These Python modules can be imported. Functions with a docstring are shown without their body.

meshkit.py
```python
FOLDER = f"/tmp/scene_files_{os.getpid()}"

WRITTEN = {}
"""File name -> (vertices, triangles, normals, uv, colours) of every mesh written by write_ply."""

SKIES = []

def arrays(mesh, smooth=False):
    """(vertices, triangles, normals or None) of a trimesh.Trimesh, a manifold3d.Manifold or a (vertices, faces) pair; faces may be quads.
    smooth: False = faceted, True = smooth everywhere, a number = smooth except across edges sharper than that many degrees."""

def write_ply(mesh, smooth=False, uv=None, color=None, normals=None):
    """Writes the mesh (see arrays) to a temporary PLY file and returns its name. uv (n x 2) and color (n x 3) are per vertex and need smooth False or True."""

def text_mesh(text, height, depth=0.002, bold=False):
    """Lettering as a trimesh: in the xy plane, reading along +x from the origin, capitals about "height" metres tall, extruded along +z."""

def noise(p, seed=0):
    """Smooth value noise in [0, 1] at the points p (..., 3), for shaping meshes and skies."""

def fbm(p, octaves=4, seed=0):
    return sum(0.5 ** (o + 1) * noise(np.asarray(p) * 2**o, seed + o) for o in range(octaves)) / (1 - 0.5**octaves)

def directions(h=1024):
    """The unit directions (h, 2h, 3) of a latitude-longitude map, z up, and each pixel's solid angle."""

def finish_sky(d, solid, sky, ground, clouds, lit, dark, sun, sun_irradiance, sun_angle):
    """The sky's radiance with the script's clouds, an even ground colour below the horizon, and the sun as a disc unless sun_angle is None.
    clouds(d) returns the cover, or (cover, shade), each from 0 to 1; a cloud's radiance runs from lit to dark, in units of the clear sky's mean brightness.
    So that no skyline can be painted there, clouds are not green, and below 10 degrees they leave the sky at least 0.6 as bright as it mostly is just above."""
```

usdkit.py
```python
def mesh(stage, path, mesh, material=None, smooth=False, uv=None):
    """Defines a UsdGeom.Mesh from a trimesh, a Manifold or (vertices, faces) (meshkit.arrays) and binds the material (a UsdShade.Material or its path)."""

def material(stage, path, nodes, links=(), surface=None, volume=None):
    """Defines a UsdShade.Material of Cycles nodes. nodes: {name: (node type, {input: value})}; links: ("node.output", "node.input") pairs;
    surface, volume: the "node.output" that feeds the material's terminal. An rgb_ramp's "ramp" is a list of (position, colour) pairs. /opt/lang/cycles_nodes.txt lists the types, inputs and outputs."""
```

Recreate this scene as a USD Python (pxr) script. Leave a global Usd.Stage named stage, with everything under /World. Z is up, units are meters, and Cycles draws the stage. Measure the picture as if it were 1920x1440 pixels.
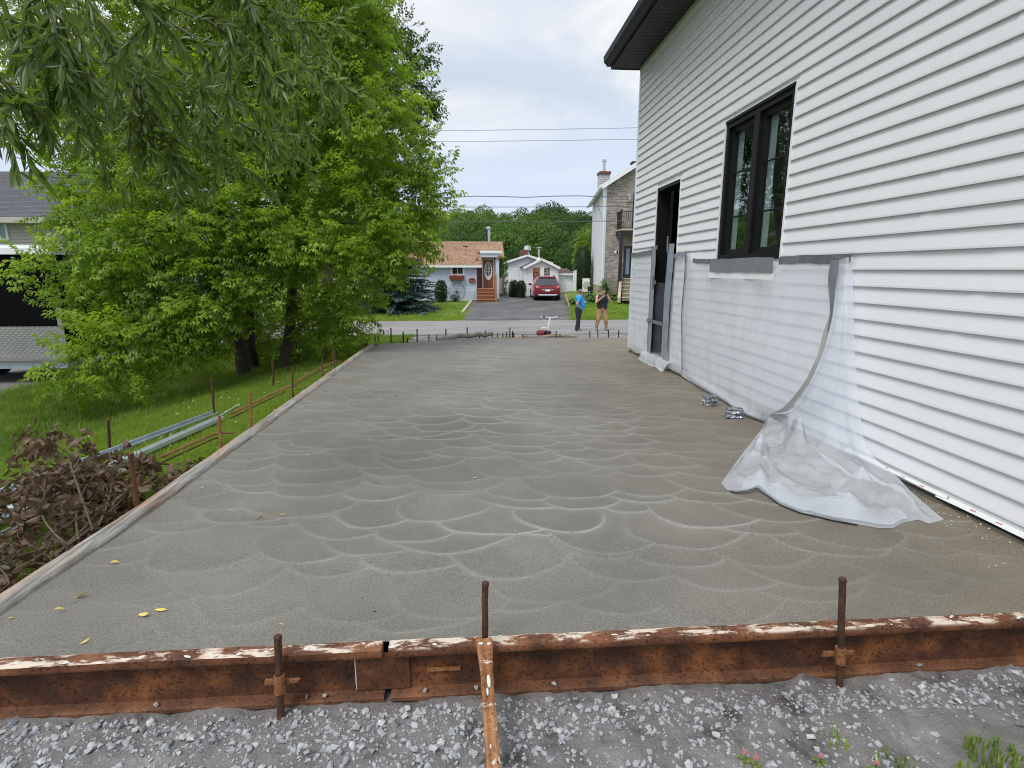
import math, random
import numpy as np, trimesh, manifold3d as m3, usdkit, meshkit
from math import sin, cos, pi, radians, degrees, atan, atan2, hypot, sqrt
from pxr import Usd, UsdGeom, UsdLux, UsdShade, Gf, Sdf, Vt

stage = Usd.Stage.CreateInMemory()
UsdGeom.SetStageUpAxis(stage, UsdGeom.Tokens.z)
UsdGeom.SetStageMetersPerUnit(stage, 1.0)
W = UsdGeom.Xform.Define(stage, '/World')
stage.SetDefaultPrim(W.GetPrim())
UsdGeom.Scope.Define(stage, '/World/Looks')

# ------------------------------------------------------------------ camera
FPX, HOR, VPX, CZ = 1020.0, 506.0, 888.0, 1.2
PITCH = atan((720 - HOR) / FPX)
PSI = atan((960 - VPX) / FPX * cos(PITCH))
FW = np.array([sin(PSI) * cos(PITCH), cos(PSI) * cos(PITCH), -sin(PITCH)])
RT = np.array([cos(PSI), -sin(PSI), 0.0])
UP = np.cross(RT, FW)
EYE = np.array([0, 0, CZ])
cam = UsdGeom.Camera.Define(stage, '/World/camera')
cam.CreateHorizontalApertureAttr(36.0)
cam.CreateVerticalApertureAttr(27.0)
cam.CreateFocalLengthAttr(36.0 * FPX / 1920)
cam.CreateClippingRangeAttr(Gf.Vec2f(0.05, 5000))
cam.CreateExposureAttr(0.62)
_m = np.eye(4); _m[0, :3] = RT; _m[1, :3] = UP; _m[2, :3] = -FW; _m[3, :3] = EYE
cam.AddTransformOp().Set(Gf.Matrix4d(*_m.ravel().tolist()))

# ------------------------------------------------------------------ sky and sun
SUN_DIR = np.array([-0.38, -0.42, 0.88]); SUN_DIR = SUN_DIR / np.linalg.norm(SUN_DIR)
ELEV = math.asin(SUN_DIR[2]); ROT = atan2(SUN_DIR[0], SUN_DIR[1])
sun = UsdLux.DistantLight.Define(stage, '/World/sun')
sun.CreateIntensityAttr(0.4); sun.CreateAngleAttr(25.0); sun.CreateNormalizeAttr(True)
sun.CreateColorAttr(Gf.Vec3f(1.0, 0.97, 0.92))
_z = SUN_DIR; _x = np.cross([0, 1, 0], _z); _x /= np.linalg.norm(_x); _y = np.cross(_z, _x)
_m = np.eye(4); _m[0, :3] = _x; _m[1, :3] = _y; _m[2, :3] = _z
sun.AddTransformOp().Set(Gf.Matrix4d(*_m.ravel().tolist()))
sky = UsdLux.DomeLight.Define(stage, '/World/sky')
sky.GetPrim().SetCustomDataByKey('kind', 'structure')
skymat = usdkit.material(stage, '/World/Looks/sky_overcast', {
    'tc': ('texture_coordinate', {}),
    'sep': ('separate_xyz', {}),
    'zc': ('math', {'math_type': 'maximum', 'value2': 0.0}),
    'za': ('math', {'math_type': 'add', 'value2': 0.22}),
    'xd': ('math', {'math_type': 'divide'}), 'yd': ('math', {'math_type': 'divide'}),
    'cv': ('combine_xyz', {'z': 1.7}),
    'n1': ('noise_texture', {'scale': 1.5, 'detail': 6.0, 'roughness': 0.52, 'distortion': 0.5}),
    'n2': ('noise_texture', {'scale': 0.8, 'detail': 4.0, 'roughness': 0.5}),
    'lowr': ('rgb_ramp', {'ramp': [(0.0, (5.15, 5.55, 6.35)), (0.12, (4.65, 5.25, 6.4)), (0.26, (4.6, 5.25, 6.4)), (0.42, (5.0, 5.4, 6.1)), (1.0, (5.6, 5.7, 5.9))]}),
    'tint': ('rgb_ramp', {'ramp': [(0.36, (4.3, 4.85, 5.6)), (0.46, (5.0, 5.35, 5.85)), (0.53, (6.0, 6.1, 6.25)), (0.60, (7.0, 7.0, 7.0))]}),
    'cov': ('map_range', {'from_min': 0.34, 'from_max': 0.56, 'to_min': 0.35, 'to_max': 1.0, 'clamp': True}),
    'hi': ('map_range', {'from_min': 0.14, 'from_max': 0.29, 'to_min': 0.05, 'to_max': 1.0, 'clamp': True}),
    'ch': ('math', {'math_type': 'multiply'}),
    'cl': ('mix_color', {'blend_type': 'mix'}),
    'up': ('map_range', {'range_type': 'smoothstep', 'from_min': 0.36, 'from_max': 1.0, 'to_min': 1.0, 'to_max': 1.85, 'clamp': True}),
    'upc': ('mix_color', {'blend_type': 'multiply', 'fac': 1.0, 'use_clamp': False}),
    'sky': ('sky_texture', {'sky_type': 'single_scattering', 'sun_disc': False, 'sun_elevation': ELEV, 'sun_rotation': ROT, 'air_density': 1.0, 'aerosol_density': 2.0, 'ozone_density': 1.0}),
    'mx': ('mix_color', {'blend_type': 'mix', 'fac': 0.93}),
    'bg': ('background_shader', {'strength': 0.1}),
}, [('tc.generated', 'sep.vector'), ('sep.z', 'zc.value1'), ('zc.value', 'za.value1'), ('sep.x', 'xd.value1'), ('za.value', 'xd.value2'),
    ('sep.y', 'yd.value1'), ('za.value', 'yd.value2'), ('xd.value', 'cv.x'), ('yd.value', 'cv.y'), ('cv.vector', 'n1.vector'), ('cv.vector', 'n2.vector'),
    ('n1.fac', 'tint.fac'), ('n2.fac', 'cov.value'), ('zc.value', 'lowr.fac'), ('zc.value', 'hi.value'), ('hi.result', 'ch.value1'), ('cov.result', 'ch.value2'), ('ch.value', 'cl.fac'), ('lowr.color', 'cl.a'), ('tint.color', 'cl.b'),
    ('zc.value', 'up.value'), ('cl.result', 'upc.a'), ('up.result', 'upc.b'), ('sky.color', 'mx.a'), ('upc.result', 'mx.b'), ('mx.result', 'bg.color')], surface='bg.background')
UsdShade.MaterialBindingAPI.Apply(sky.GetPrim()).Bind(skymat)

# ------------------------------------------------------------------ pixel rays -> points of the place
def ray(u, v): return FW + RT * (u - 960) / FPX - UP * (v - 720) / FPX
def on_z(u, v, z, sl=0.0):
    d = ray(u, v); return EYE + d * ((z - CZ) / (d[2] + sl * d[1]))
def on_x(u, v, x):
    d = ray(u, v); return EYE + d * (x / d[0])
def on_y(u, v, y):
    d = ray(u, v); return EYE + d * (y / d[1])

# ------------------------------------------------------------------ scene helpers
_used = {}
def _path(name, parent):
    base = str(parent.GetPath()) if parent is not None else '/World'
    k = (base, name); n = _used.get(k, 0); _used[k] = n + 1
    return f'{base}/{name}' + (f'_{n:03d}' if n else '')
def tag(p, label=None, cat=None, group=None, kind=None):
    for k, t in (('label', label), ('category', cat), ('group', group), ('kind', kind)):
        if t: p.SetCustomDataByKey(k, t)
    return p
def obj(name, mesh, mat, parent=None, smooth=False, uv=None, label=None, cat=None, group=None, kind=None):
    if isinstance(mesh, MB): mesh = mesh.arr()
    p = usdkit.mesh(stage, _path(name, parent), mesh, mat, smooth, uv).GetPrim()
    return tag(p, label, cat, group, kind)
def attr(prim, name, vals, interp='vertex'):
    pv = UsdGeom.PrimvarsAPI(prim).CreatePrimvar(name, Sdf.ValueTypeNames.FloatArray, interp)
    pv.Set(Vt.FloatArray.FromNumpy(np.asarray(vals, np.float32)))
def place(p, loc, rz=0.0, sc=1.0, tilt=None):
    x = UsdGeom.Xformable(p); x.ClearXformOpOrder()
    x.AddTranslateOp().Set(Gf.Vec3d(*map(float, loc)))
    if rz: x.AddRotateZOp().Set(degrees(rz))
    if tilt: x.AddRotateXYZOp().Set(Gf.Vec3f(*[degrees(t) for t in tilt]))
    if np.ndim(sc) or sc != 1.0: x.AddScaleOp().Set(Gf.Vec3f(*(np.ones(3) * sc).tolist()))
def thing(name, label, cat, loc=(0, 0, 0), rz=0.0, group=None, kind=None, sc=1.0, tilt=None):
    p = UsdGeom.Xform.Define(stage, _path(name, None)).GetPrim()
    place(p, loc, rz, sc, tilt)
    return tag(p, label, cat, group, kind)
def node(name, parent, loc=None, rz=0.0, label=None):
    p = UsdGeom.Xform.Define(stage, _path(name, parent)).GetPrim()
    if loc is not None: place(p, loc, rz)
    return tag(p, label)
def dup(src, loc, rz=0.0, label=None, group=None, sc=1.0, tilt=None, cat=None):
    import re
    was = src.GetCustomData()
    nm = re.sub(r'_\d{3}$', '', src.GetName())
    p = UsdGeom.Xform.Define(stage, _path(nm, None)).GetPrim()
    p.GetReferences().AddInternalReference(src.GetPath()); p.SetInstanceable(True)
    place(p, loc, rz, sc, tilt)
    return tag(p, label or was['label'], cat or was.get('category'), group or was.get('group'))
def scatter(name, protos, idx, pos, quat, scale, parent=None, label=None, cat=None, kind='stuff'):
    """protos: [(name, mesh, material)]; one point instancer."""
    path = _path(name, parent)
    pi_ = UsdGeom.PointInstancer.Define(stage, path)
    hold = UsdGeom.Scope.Define(stage, path + '/kinds')
    t = []
    for n, me, ma in protos:
        if isinstance(me, MB): me = me.arr()
        usdkit.mesh(stage, f'{path}/kinds/{n}', me, ma, True); t.append(Sdf.Path(f'{path}/kinds/{n}'))
    pi_.CreatePrototypesRel().SetTargets(t)
    pi_.CreateProtoIndicesAttr(Vt.IntArray.FromNumpy(np.asarray(idx, np.int32)))
    pi_.CreatePositionsAttr(Vt.Vec3fArray.FromNumpy(np.asarray(pos, np.float32)))
    q = np.asarray(quat, np.float64)
    pi_.CreateOrientationsAttr(Vt.QuathArray([Gf.Quath(float(a[0]), float(a[1]), float(a[2]), float(a[3])) for a in q]))
    s = np.asarray(scale, np.float32)
    if s.ndim == 1: s = np.repeat(s[:, None], 3, 1)
    pi_.CreateScalesAttr(Vt.Vec3fArray.FromNumpy(s))
    return tag(pi_.GetPrim(), label, cat, None, kind)
def q_axis(ax, a):
    ax = np.asarray(ax, float); ax = ax / np.linalg.norm(ax)
    return np.array([cos(a / 2), *(ax * sin(a / 2))])
def q_mul(a, b):
    w1, x1, y1, z1 = a; w2, x2, y2, z2 = b
    return np.array([w1*w2-x1*x2-y1*y2-z1*z2, w1*x2+x1*w2+y1*z2-z1*y2, w1*y2-x1*z2+y1*w2+z1*x2, w1*z2+x1*y2-y1*x2+z1*w2])
def rot(ax, a):
    return trimesh.transformations.rotation_matrix(a, ax)[:3, :3]
def nrm(v):
    v = np.asarray(v, float); return v / (np.linalg.norm(v) + 1e-12)

def resample(pts, n, smooth=True):
    from scipy.interpolate import PchipInterpolator
    p = np.asarray(pts, float); s = np.concatenate([[0], np.cumsum(np.linalg.norm(np.diff(p, axis=0), axis=1))]); s /= s[-1]
    return np.stack([PchipInterpolator(s, p[:, i])(np.linspace(0, 1, n)) for i in range(3)], 1)

class MB:
    """collects shapes into one mesh"""
    def __init__(s): s.v, s.f, s.n = [], [], 0
    def add(s, v, f):
        v = np.asarray(v, float).reshape(-1, 3); f = np.asarray(f, int)
        if f.shape[1] == 4: f = np.vstack([f[:, [0, 1, 2]], f[:, [0, 2, 3]]])
        s.v.append(v); s.f.append(f + s.n); s.n += len(v); return s
    def tm(s, t, M=None, loc=(0, 0, 0)):
        v = np.array(t.vertices)
        if M is not None: v = v @ np.asarray(M).T
        return s.add(v + np.asarray(loc), np.array(t.faces))
    def arr(s): return np.vstack(s.v), np.vstack(s.f)
    def box(s, lo, hi, R=None, o=(0, 0, 0)):
        lo, hi = np.minimum(lo, hi), np.maximum(lo, hi)
        v = np.array([[x, y, z] for x in (lo[0], hi[0]) for y in (lo[1], hi[1]) for z in (lo[2], hi[2])], float)
        if R is not None: v = v @ np.asarray(R).T
        return s.add(v + np.asarray(o), [[0, 1, 3, 2], [4, 6, 7, 5], [0, 4, 5, 1], [2, 3, 7, 6], [0, 2, 6, 4], [1, 5, 7, 3]])
    def bar(s, a, b, w, h, up=(0, 0, 1)):
        a, b = np.asarray(a, float), np.asarray(b, float)
        t = nrm(b - a); x = np.cross(t, up)
        if np.linalg.norm(x) < 1e-6: x = np.cross(t, (1, 0, 0))
        x = nrm(x); y = np.cross(x, t)
        v = [p + x * w / 2 * i + y * h / 2 * j for p in (a, b) for i, j in ((-1, -1), (1, -1), (1, 1), (-1, 1))]
        return s.add(v, [[0, 1, 2, 3], [7, 6, 5, 4], [0, 4, 5, 1], [1, 5, 6, 2], [2, 6, 7, 3], [3, 7, 4, 0]])
    def tube(s, pts, r, sides=7, cap=True):
        p = np.asarray(pts, float); r = np.broadcast_to(np.asarray(r, float), (len(p),))
        t = np.gradient(p, axis=0); t /= np.linalg.norm(t, axis=1, keepdims=True) + 1e-12
        ref = np.array([0, 0, 1.0]) if abs(t[0, 2]) < 0.9 else np.array([1.0, 0, 0])
        a = np.cross(t, ref); a /= np.linalg.norm(a, axis=1, keepdims=True) + 1e-12
        b = np.cross(t, a); an = np.arange(sides) * 2 * pi / sides
        v = p[:, None] + r[:, None, None] * (np.cos(an)[None, :, None] * a[:, None] + np.sin(an)[None, :, None] * b[:, None])
        v = v.reshape(-1, 3); n = len(p)
        i, j = np.meshgrid(np.arange(n - 1), np.arange(sides), indexing='ij')
        q = np.stack([i*sides+j, i*sides+(j+1) % sides, (i+1)*sides+(j+1) % sides, (i+1)*sides+j], -1).reshape(-1, 4)
        f = np.vstack([q[:, [0, 2, 1]], q[:, [0, 3, 2]]])
        if cap:
            v = np.vstack([v, p[0], p[-1]]); c0, c1 = len(v) - 2, len(v) - 1
            k = np.arange(sides)
            f = np.vstack([f, np.stack([np.full(sides, c0), k, (k + 1) % sides], 1), np.stack([np.full(sides, c1), (n-1)*sides+(k+1) % sides, (n-1)*sides+k], 1)])
        return s.add(v, f)
    def prism(s, poly, d, T):
        """poly (n,2) convex-ish or any polygon; extruded from 0 to d along local z; T maps local xyz -> world: (origin, X, Y, Z)"""
        from shapely.geometry import Polygon
        t = trimesh.creation.extrude_polygon(Polygon(poly), d, engine='earcut')
        o, X, Y, Z = [np.asarray(k, float) for k in T]
        v = np.array(t.vertices); v = o + v[:, :1] * X + v[:, 1:2] * Y + v[:, 2:3] * Z
        f = np.array(t.faces)
        if np.dot(np.cross(X, Y), Z) < 0: f = f[:, ::-1]
        return s.add(v, f)
    def grid(s, P):
        """P (n,m,3) surface"""
        n, m = P.shape[:2]; i, j = np.meshgrid(np.arange(n - 1), np.arange(m - 1), indexing='ij')
        q = np.stack([i*m+j, (i+1)*m+j, (i+1)*m+j+1, i*m+j+1], -1).reshape(-1, 4)
        return s.add(P.reshape(-1, 3), q)
    def ball(s, c, r, sub=2, sc=(1, 1, 1), R=None):
        t = trimesh.creation.icosphere(sub, 1.0); v = np.array(t.vertices) * r * np.asarray(sc)
        if R is not None: v = v @ np.asarray(R).T
        return s.add(v + np.asarray(c), np.array(t.faces))
    def lathe(s, prof, c, n=20, axis=(0, 0, 1)):
        """prof: (r, h) list"""
        z = nrm(axis); x = nrm(np.cross(z, (0.3, 1, 0.2))); y = np.cross(z, x)
        a = np.arange(n) * 2 * pi / n; pr = np.asarray(prof, float)
        v = np.asarray(c) + pr[:, None, :1] * (np.cos(a)[None, :, None] * x + np.sin(a)[None, :, None] * y) + pr[:, None, 1:] * z
        m = len(pr); i, j = np.meshgrid(np.arange(m - 1), np.arange(n), indexing='ij')
        q = np.stack([i*n+j, i*n+(j+1) % n, (i+1)*n+(j+1) % n, (i+1)*n+j], -1).reshape(-1, 4)
        return s.add(v.reshape(-1, 3), q)

# ------------------------------------------------------------------ materials
LK = {}
def look(name, nodes, links, surface='p.BSDF'):
    LK[name] = usdkit.material(stage, '/World/Looks/' + name, nodes, links, surface=surface); return LK[name]
def stained(name, ramp, scale=6.0, rough=0.7, bump=0.0, bscale=60.0, detail=5.0, metallic=0.0, spec=0.5, co='object', vari=0.0, stretch=None, distort=0.0, coat=0.0, bdist=0.01, rough2=None):
    """principled with a noise ramp colour, optional bump and per-object variation"""
    n = {'tc': ('texture_coordinate', {}), 'g': ('geometry', {}), 'n': ('noise_texture', {'scale': scale, 'detail': detail, 'roughness': 0.6, 'distortion': distort}),
         'r': ('rgb_ramp', {'ramp': ramp}), 'p': ('principled_bsdf', {'roughness': rough, 'metallic': metallic, 'specular_ior_level': spec, 'coat_weight': coat})}
    src = 'g.position' if co == 'world' else 'tc.object'
    l = []
    if stretch:
        n['mp'] = ('mapping', {'scale': stretch}); l.append((src, 'mp.vector')); src = 'mp.vector'
    l.append((src, 'n.vector'))
    col = 'r.color'; l.append(('n.fac', 'r.fac'))
    if vari:
        n['oi'] = ('object_info', {}); n['mr'] = ('map_range', {'to_min': 1 - vari, 'to_max': 1 + vari}); n['hs'] = ('hsv', {})
        l += [('oi.random', 'mr.value'), ('mr.result', 'hs.value'), (col, 'hs.color')]; col = 'hs.color'
    l.append((col, 'p.base_color'))
    if rough2 is not None:
        n['rr'] = ('map_range', {'from_min': 0.35, 'from_max': 0.65, 'to_min': rough, 'to_max': rough2, 'clamp': True}); l += [('n.fac', 'rr.value'), ('rr.result', 'p.roughness')]
    if bump:
        n['bn'] = ('noise_texture', {'scale': bscale, 'detail': 4.0, 'roughness': 0.6}); n['b'] = ('bump', {'strength': bump, 'distance': bdist})
        l += [(src, 'bn.vector'), ('bn.fac', 'b.height'), ('b.normal', 'p.normal')]
    return look(name, n, l)
def flat(name, c, rough=0.5, metallic=0.0, spec=0.5, var=0.12, scale=5.0, **k):
    c = np.asarray(c, float)
    return stained(name, [(0.3, tuple(c * (1 - var))), (0.7, tuple(np.minimum(c * (1 + var), 0.95)))], scale=scale, rough=rough, metallic=metallic, spec=spec, **k)
def leafmat(name, dark, light, trans=0.35, rough=0.45, wi=0.45, wo=0.3):
    """leaf: principled + translucent; tone varies by leaf and by clump"""
    return look(name, {'g': ('geometry', {}), 'oi': ('object_info', {}), 'n': ('noise_texture', {'scale': 0.7, 'detail': 2.0}),
        'a': ('math', {'math_type': 'multiply', 'value2': wi}), 'b': ('math', {'math_type': 'multiply', 'value2': wo}), 'c': ('math', {'math_type': 'multiply_add', 'value2': 0.35}), 's': ('math', {'math_type': 'add'}),
        'r': ('rgb_ramp', {'ramp': [(0.2, dark), (0.8, light)]}), 'p': ('principled_bsdf', {'roughness': rough, 'specular_ior_level': 0.4}),
        't': ('translucent_bsdf', {}), 'tr': ('mix_color', {'blend_type': 'multiply', 'fac': 1.0, 'b': (1.7, 1.6, 0.9), 'use_clamp': False}), 'm': ('mix_closure', {'fac': trans})},
        [('g.random_per_island', 'a.value1'), ('oi.random', 'b.value1'), ('g.position', 'n.vector'), ('n.fac', 'c.value1'), ('a.value', 'c.value3'), ('c.value', 's.value1'), ('b.value', 's.value2'), ('s.value', 'r.fac'),
         ('r.color', 'p.base_color'), ('r.color', 'tr.a'), ('tr.result', 't.color'), ('p.BSDF', 'm.closure1'), ('t.BSDF', 'm.closure2')], surface='m.closure')

# siding, painted things, metals
stained('white_vinyl', [(0.3, (0.68, 0.685, 0.71)), (0.7, (0.72, 0.725, 0.745))], scale=1.5, rough=0.45, co='world', spec=0.3)
flat('white_trim', (0.76, 0.79, 0.80), 0.4, var=0.03)
flat('black_frame', (0.008, 0.008, 0.009), 0.5, var=0.2, spec=0.25)
flat('charcoal_soffit', (0.017, 0.018, 0.021), 0.5, var=0.12, spec=.3)
flat('interior_dark', (0.012, 0.012, 0.014), 0.9, var=0.3)
flat('curtain_film', (0.36, 0.43, 0.47), 0.6, var=0.1)
look('window_glass', {'f': ('layer_weight', {'blend': 0.5}), 'f3': ('math', {'math_type': 'power', 'value2': 3.0}), 'fa': ('math', {'math_type': 'multiply_add', 'value2': 1.2, 'value3': 0.16}), 't': ('transparent_bsdf', {'color': (0.85, 0.9, 0.88)}), 'g': ('glossy_bsdf', {'roughness': 0.0, 'color': (0.95, 0.97, 0.97)}), 'm': ('mix_closure', {})},
     [('f.facing', 'f3.value1'), ('f3.value', 'fa.value1'), ('fa.value', 'm.fac'), ('t.BSDF', 'm.closure1'), ('g.BSDF', 'm.closure2')], surface='m.closure')
stained('duct_tape', [(0.3, (0.10, 0.11, 0.12)), (0.7, (0.17, 0.18, 0.20))], scale=9, rough=0.35, bump=0.3, bscale=45, spec=0.6, co='world')
stained('sill_grey', [(0.3, (0.17, 0.185, 0.20)), (0.7, (0.21, 0.225, 0.24))], scale=3, rough=0.3, co='world')
stained('tape_pale', [(0.3, (0.20, 0.235, 0.29)), (0.7, (0.27, 0.31, 0.37))], scale=6, rough=0.35, bump=0.25, bscale=35, co='world')
stained('foundation_concrete', [(0.30, (0.05, 0.045, 0.03)), (0.45, (0.20, 0.17, 0.115)), (0.65, (0.30, 0.27, 0.2))], scale=9, rough=0.85, bump=0.6, bscale=40, co='world')
flat('house_wrap', (0.62, 0.65, 0.64), 0.45, var=0.06)
flat('red_ink', (0.5, 0.07, 0.09), 0.6, var=0.2, scale=60)
def plastic(name, fac_a, fac_b, milk, wr=9.0, gl=0.45, tr=0.35):
    """thin milky polythene: partly clear, partly scattering, glossy creases"""
    look(name, {'tc': ('texture_coordinate', {}), 'n': ('noise_texture', {'scale': 2.2, 'detail': 4.0, 'roughness': 0.55, 'distortion': 1.2}), 'n2': ('noise_texture', {'scale': wr, 'detail': 5.0, 'roughness': 0.6, 'distortion': 2.0}),
        'b': ('bump', {'strength': 0.22, 'distance': 0.010}), 'd': ('diffuse_bsdf', {'color': milk}), 'tl': ('translucent_bsdf', {'color': milk}), 'md': ('mix_closure', {'fac': tr}),
        'gl': ('glossy_bsdf', {'roughness': 0.24, 'color': (0.9, 0.92, 0.95)}), 'f0': ('layer_weight', {'blend': 0.5}), 'f4': ('math', {'math_type': 'power', 'value2': 3.0}), 'f': ('math', {'math_type': 'multiply_add', 'value2': gl, 'value3': 0.03, 'use_clamp': True}), 'mg': ('mix_closure', {}), 't': ('transparent_bsdf', {'color': (0.93, 0.94, 0.95)}),
        'mr': ('map_range', {'from_min': 0.3, 'from_max': 0.7, 'to_min': fac_a, 'to_max': fac_b, 'clamp': True}), 'm': ('mix_closure', {})},
        [('tc.object', 'n.vector'), ('tc.object', 'n2.vector'), ('n2.fac', 'b.height'), ('b.normal', 'd.normal'), ('b.normal', 'tl.normal'), ('b.normal', 'gl.normal'), ('b.normal', 'f0.normal'), ('f0.facing', 'f4.value1'), ('f4.value', 'f.value1'), ('d.BSDF', 'md.closure1'), ('tl.BSDF', 'md.closure2'),
         ('f.value', 'mg.fac'), ('md.closure', 'mg.closure1'), ('gl.BSDF', 'mg.closure2'), ('n.fac', 'mr.value'), ('mr.result', 'm.fac'), ('t.BSDF', 'm.closure1'), ('mg.closure', 'm.closure2')], surface='m.closure')
plastic('sheet_plastic', 0.48, 0.72, (0.80, 0.82, 0.86))
plastic('fallen_plastic', 0.38, 0.66, (0.86, 0.90, 0.97), 5.0, 0.9, 0.42)
plastic('sheet_plastic_clear', 0.22, 0.45, (0.78, 0.80, 0.83))
plastic('smoked_plastic', 0.30, 0.42, (0.13, 0.135, 0.17))
# concrete
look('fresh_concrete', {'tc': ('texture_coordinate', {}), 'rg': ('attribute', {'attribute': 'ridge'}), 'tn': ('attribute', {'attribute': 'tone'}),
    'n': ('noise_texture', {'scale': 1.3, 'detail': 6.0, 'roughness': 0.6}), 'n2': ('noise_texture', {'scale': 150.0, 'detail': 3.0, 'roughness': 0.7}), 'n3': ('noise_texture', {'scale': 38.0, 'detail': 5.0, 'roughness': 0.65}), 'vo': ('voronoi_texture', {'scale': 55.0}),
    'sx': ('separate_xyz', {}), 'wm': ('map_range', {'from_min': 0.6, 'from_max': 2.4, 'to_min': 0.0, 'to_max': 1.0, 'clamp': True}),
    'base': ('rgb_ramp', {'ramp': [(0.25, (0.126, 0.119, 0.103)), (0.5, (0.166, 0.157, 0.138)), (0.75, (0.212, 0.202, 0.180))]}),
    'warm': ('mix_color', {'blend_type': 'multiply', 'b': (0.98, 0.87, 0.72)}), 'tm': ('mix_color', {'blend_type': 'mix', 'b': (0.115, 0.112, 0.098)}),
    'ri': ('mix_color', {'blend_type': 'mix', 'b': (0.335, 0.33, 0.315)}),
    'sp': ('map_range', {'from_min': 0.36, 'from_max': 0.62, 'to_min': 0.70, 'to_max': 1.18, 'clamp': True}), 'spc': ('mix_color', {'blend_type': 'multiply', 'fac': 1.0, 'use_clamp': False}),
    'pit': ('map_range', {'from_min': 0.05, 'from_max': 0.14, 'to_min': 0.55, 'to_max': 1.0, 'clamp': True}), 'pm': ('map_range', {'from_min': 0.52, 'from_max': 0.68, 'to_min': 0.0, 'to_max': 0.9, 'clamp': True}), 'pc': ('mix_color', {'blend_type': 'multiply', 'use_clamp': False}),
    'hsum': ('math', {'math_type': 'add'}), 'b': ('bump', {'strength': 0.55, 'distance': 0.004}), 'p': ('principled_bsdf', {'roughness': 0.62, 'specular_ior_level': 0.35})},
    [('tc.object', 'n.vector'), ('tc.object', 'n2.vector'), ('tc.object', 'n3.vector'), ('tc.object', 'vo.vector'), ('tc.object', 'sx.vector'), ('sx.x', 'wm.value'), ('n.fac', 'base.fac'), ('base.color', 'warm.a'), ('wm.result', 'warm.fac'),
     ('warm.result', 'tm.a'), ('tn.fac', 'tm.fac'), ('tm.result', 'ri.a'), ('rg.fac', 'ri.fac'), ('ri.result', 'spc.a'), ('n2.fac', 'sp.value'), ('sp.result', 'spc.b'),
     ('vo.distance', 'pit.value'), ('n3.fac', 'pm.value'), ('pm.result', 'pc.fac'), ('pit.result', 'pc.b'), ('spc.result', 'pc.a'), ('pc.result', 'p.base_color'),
     ('n2.fac', 'hsum.value1'), ('n3.fac', 'hsum.value2'), ('hsum.value', 'b.height'), ('b.normal', 'p.normal')])
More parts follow.
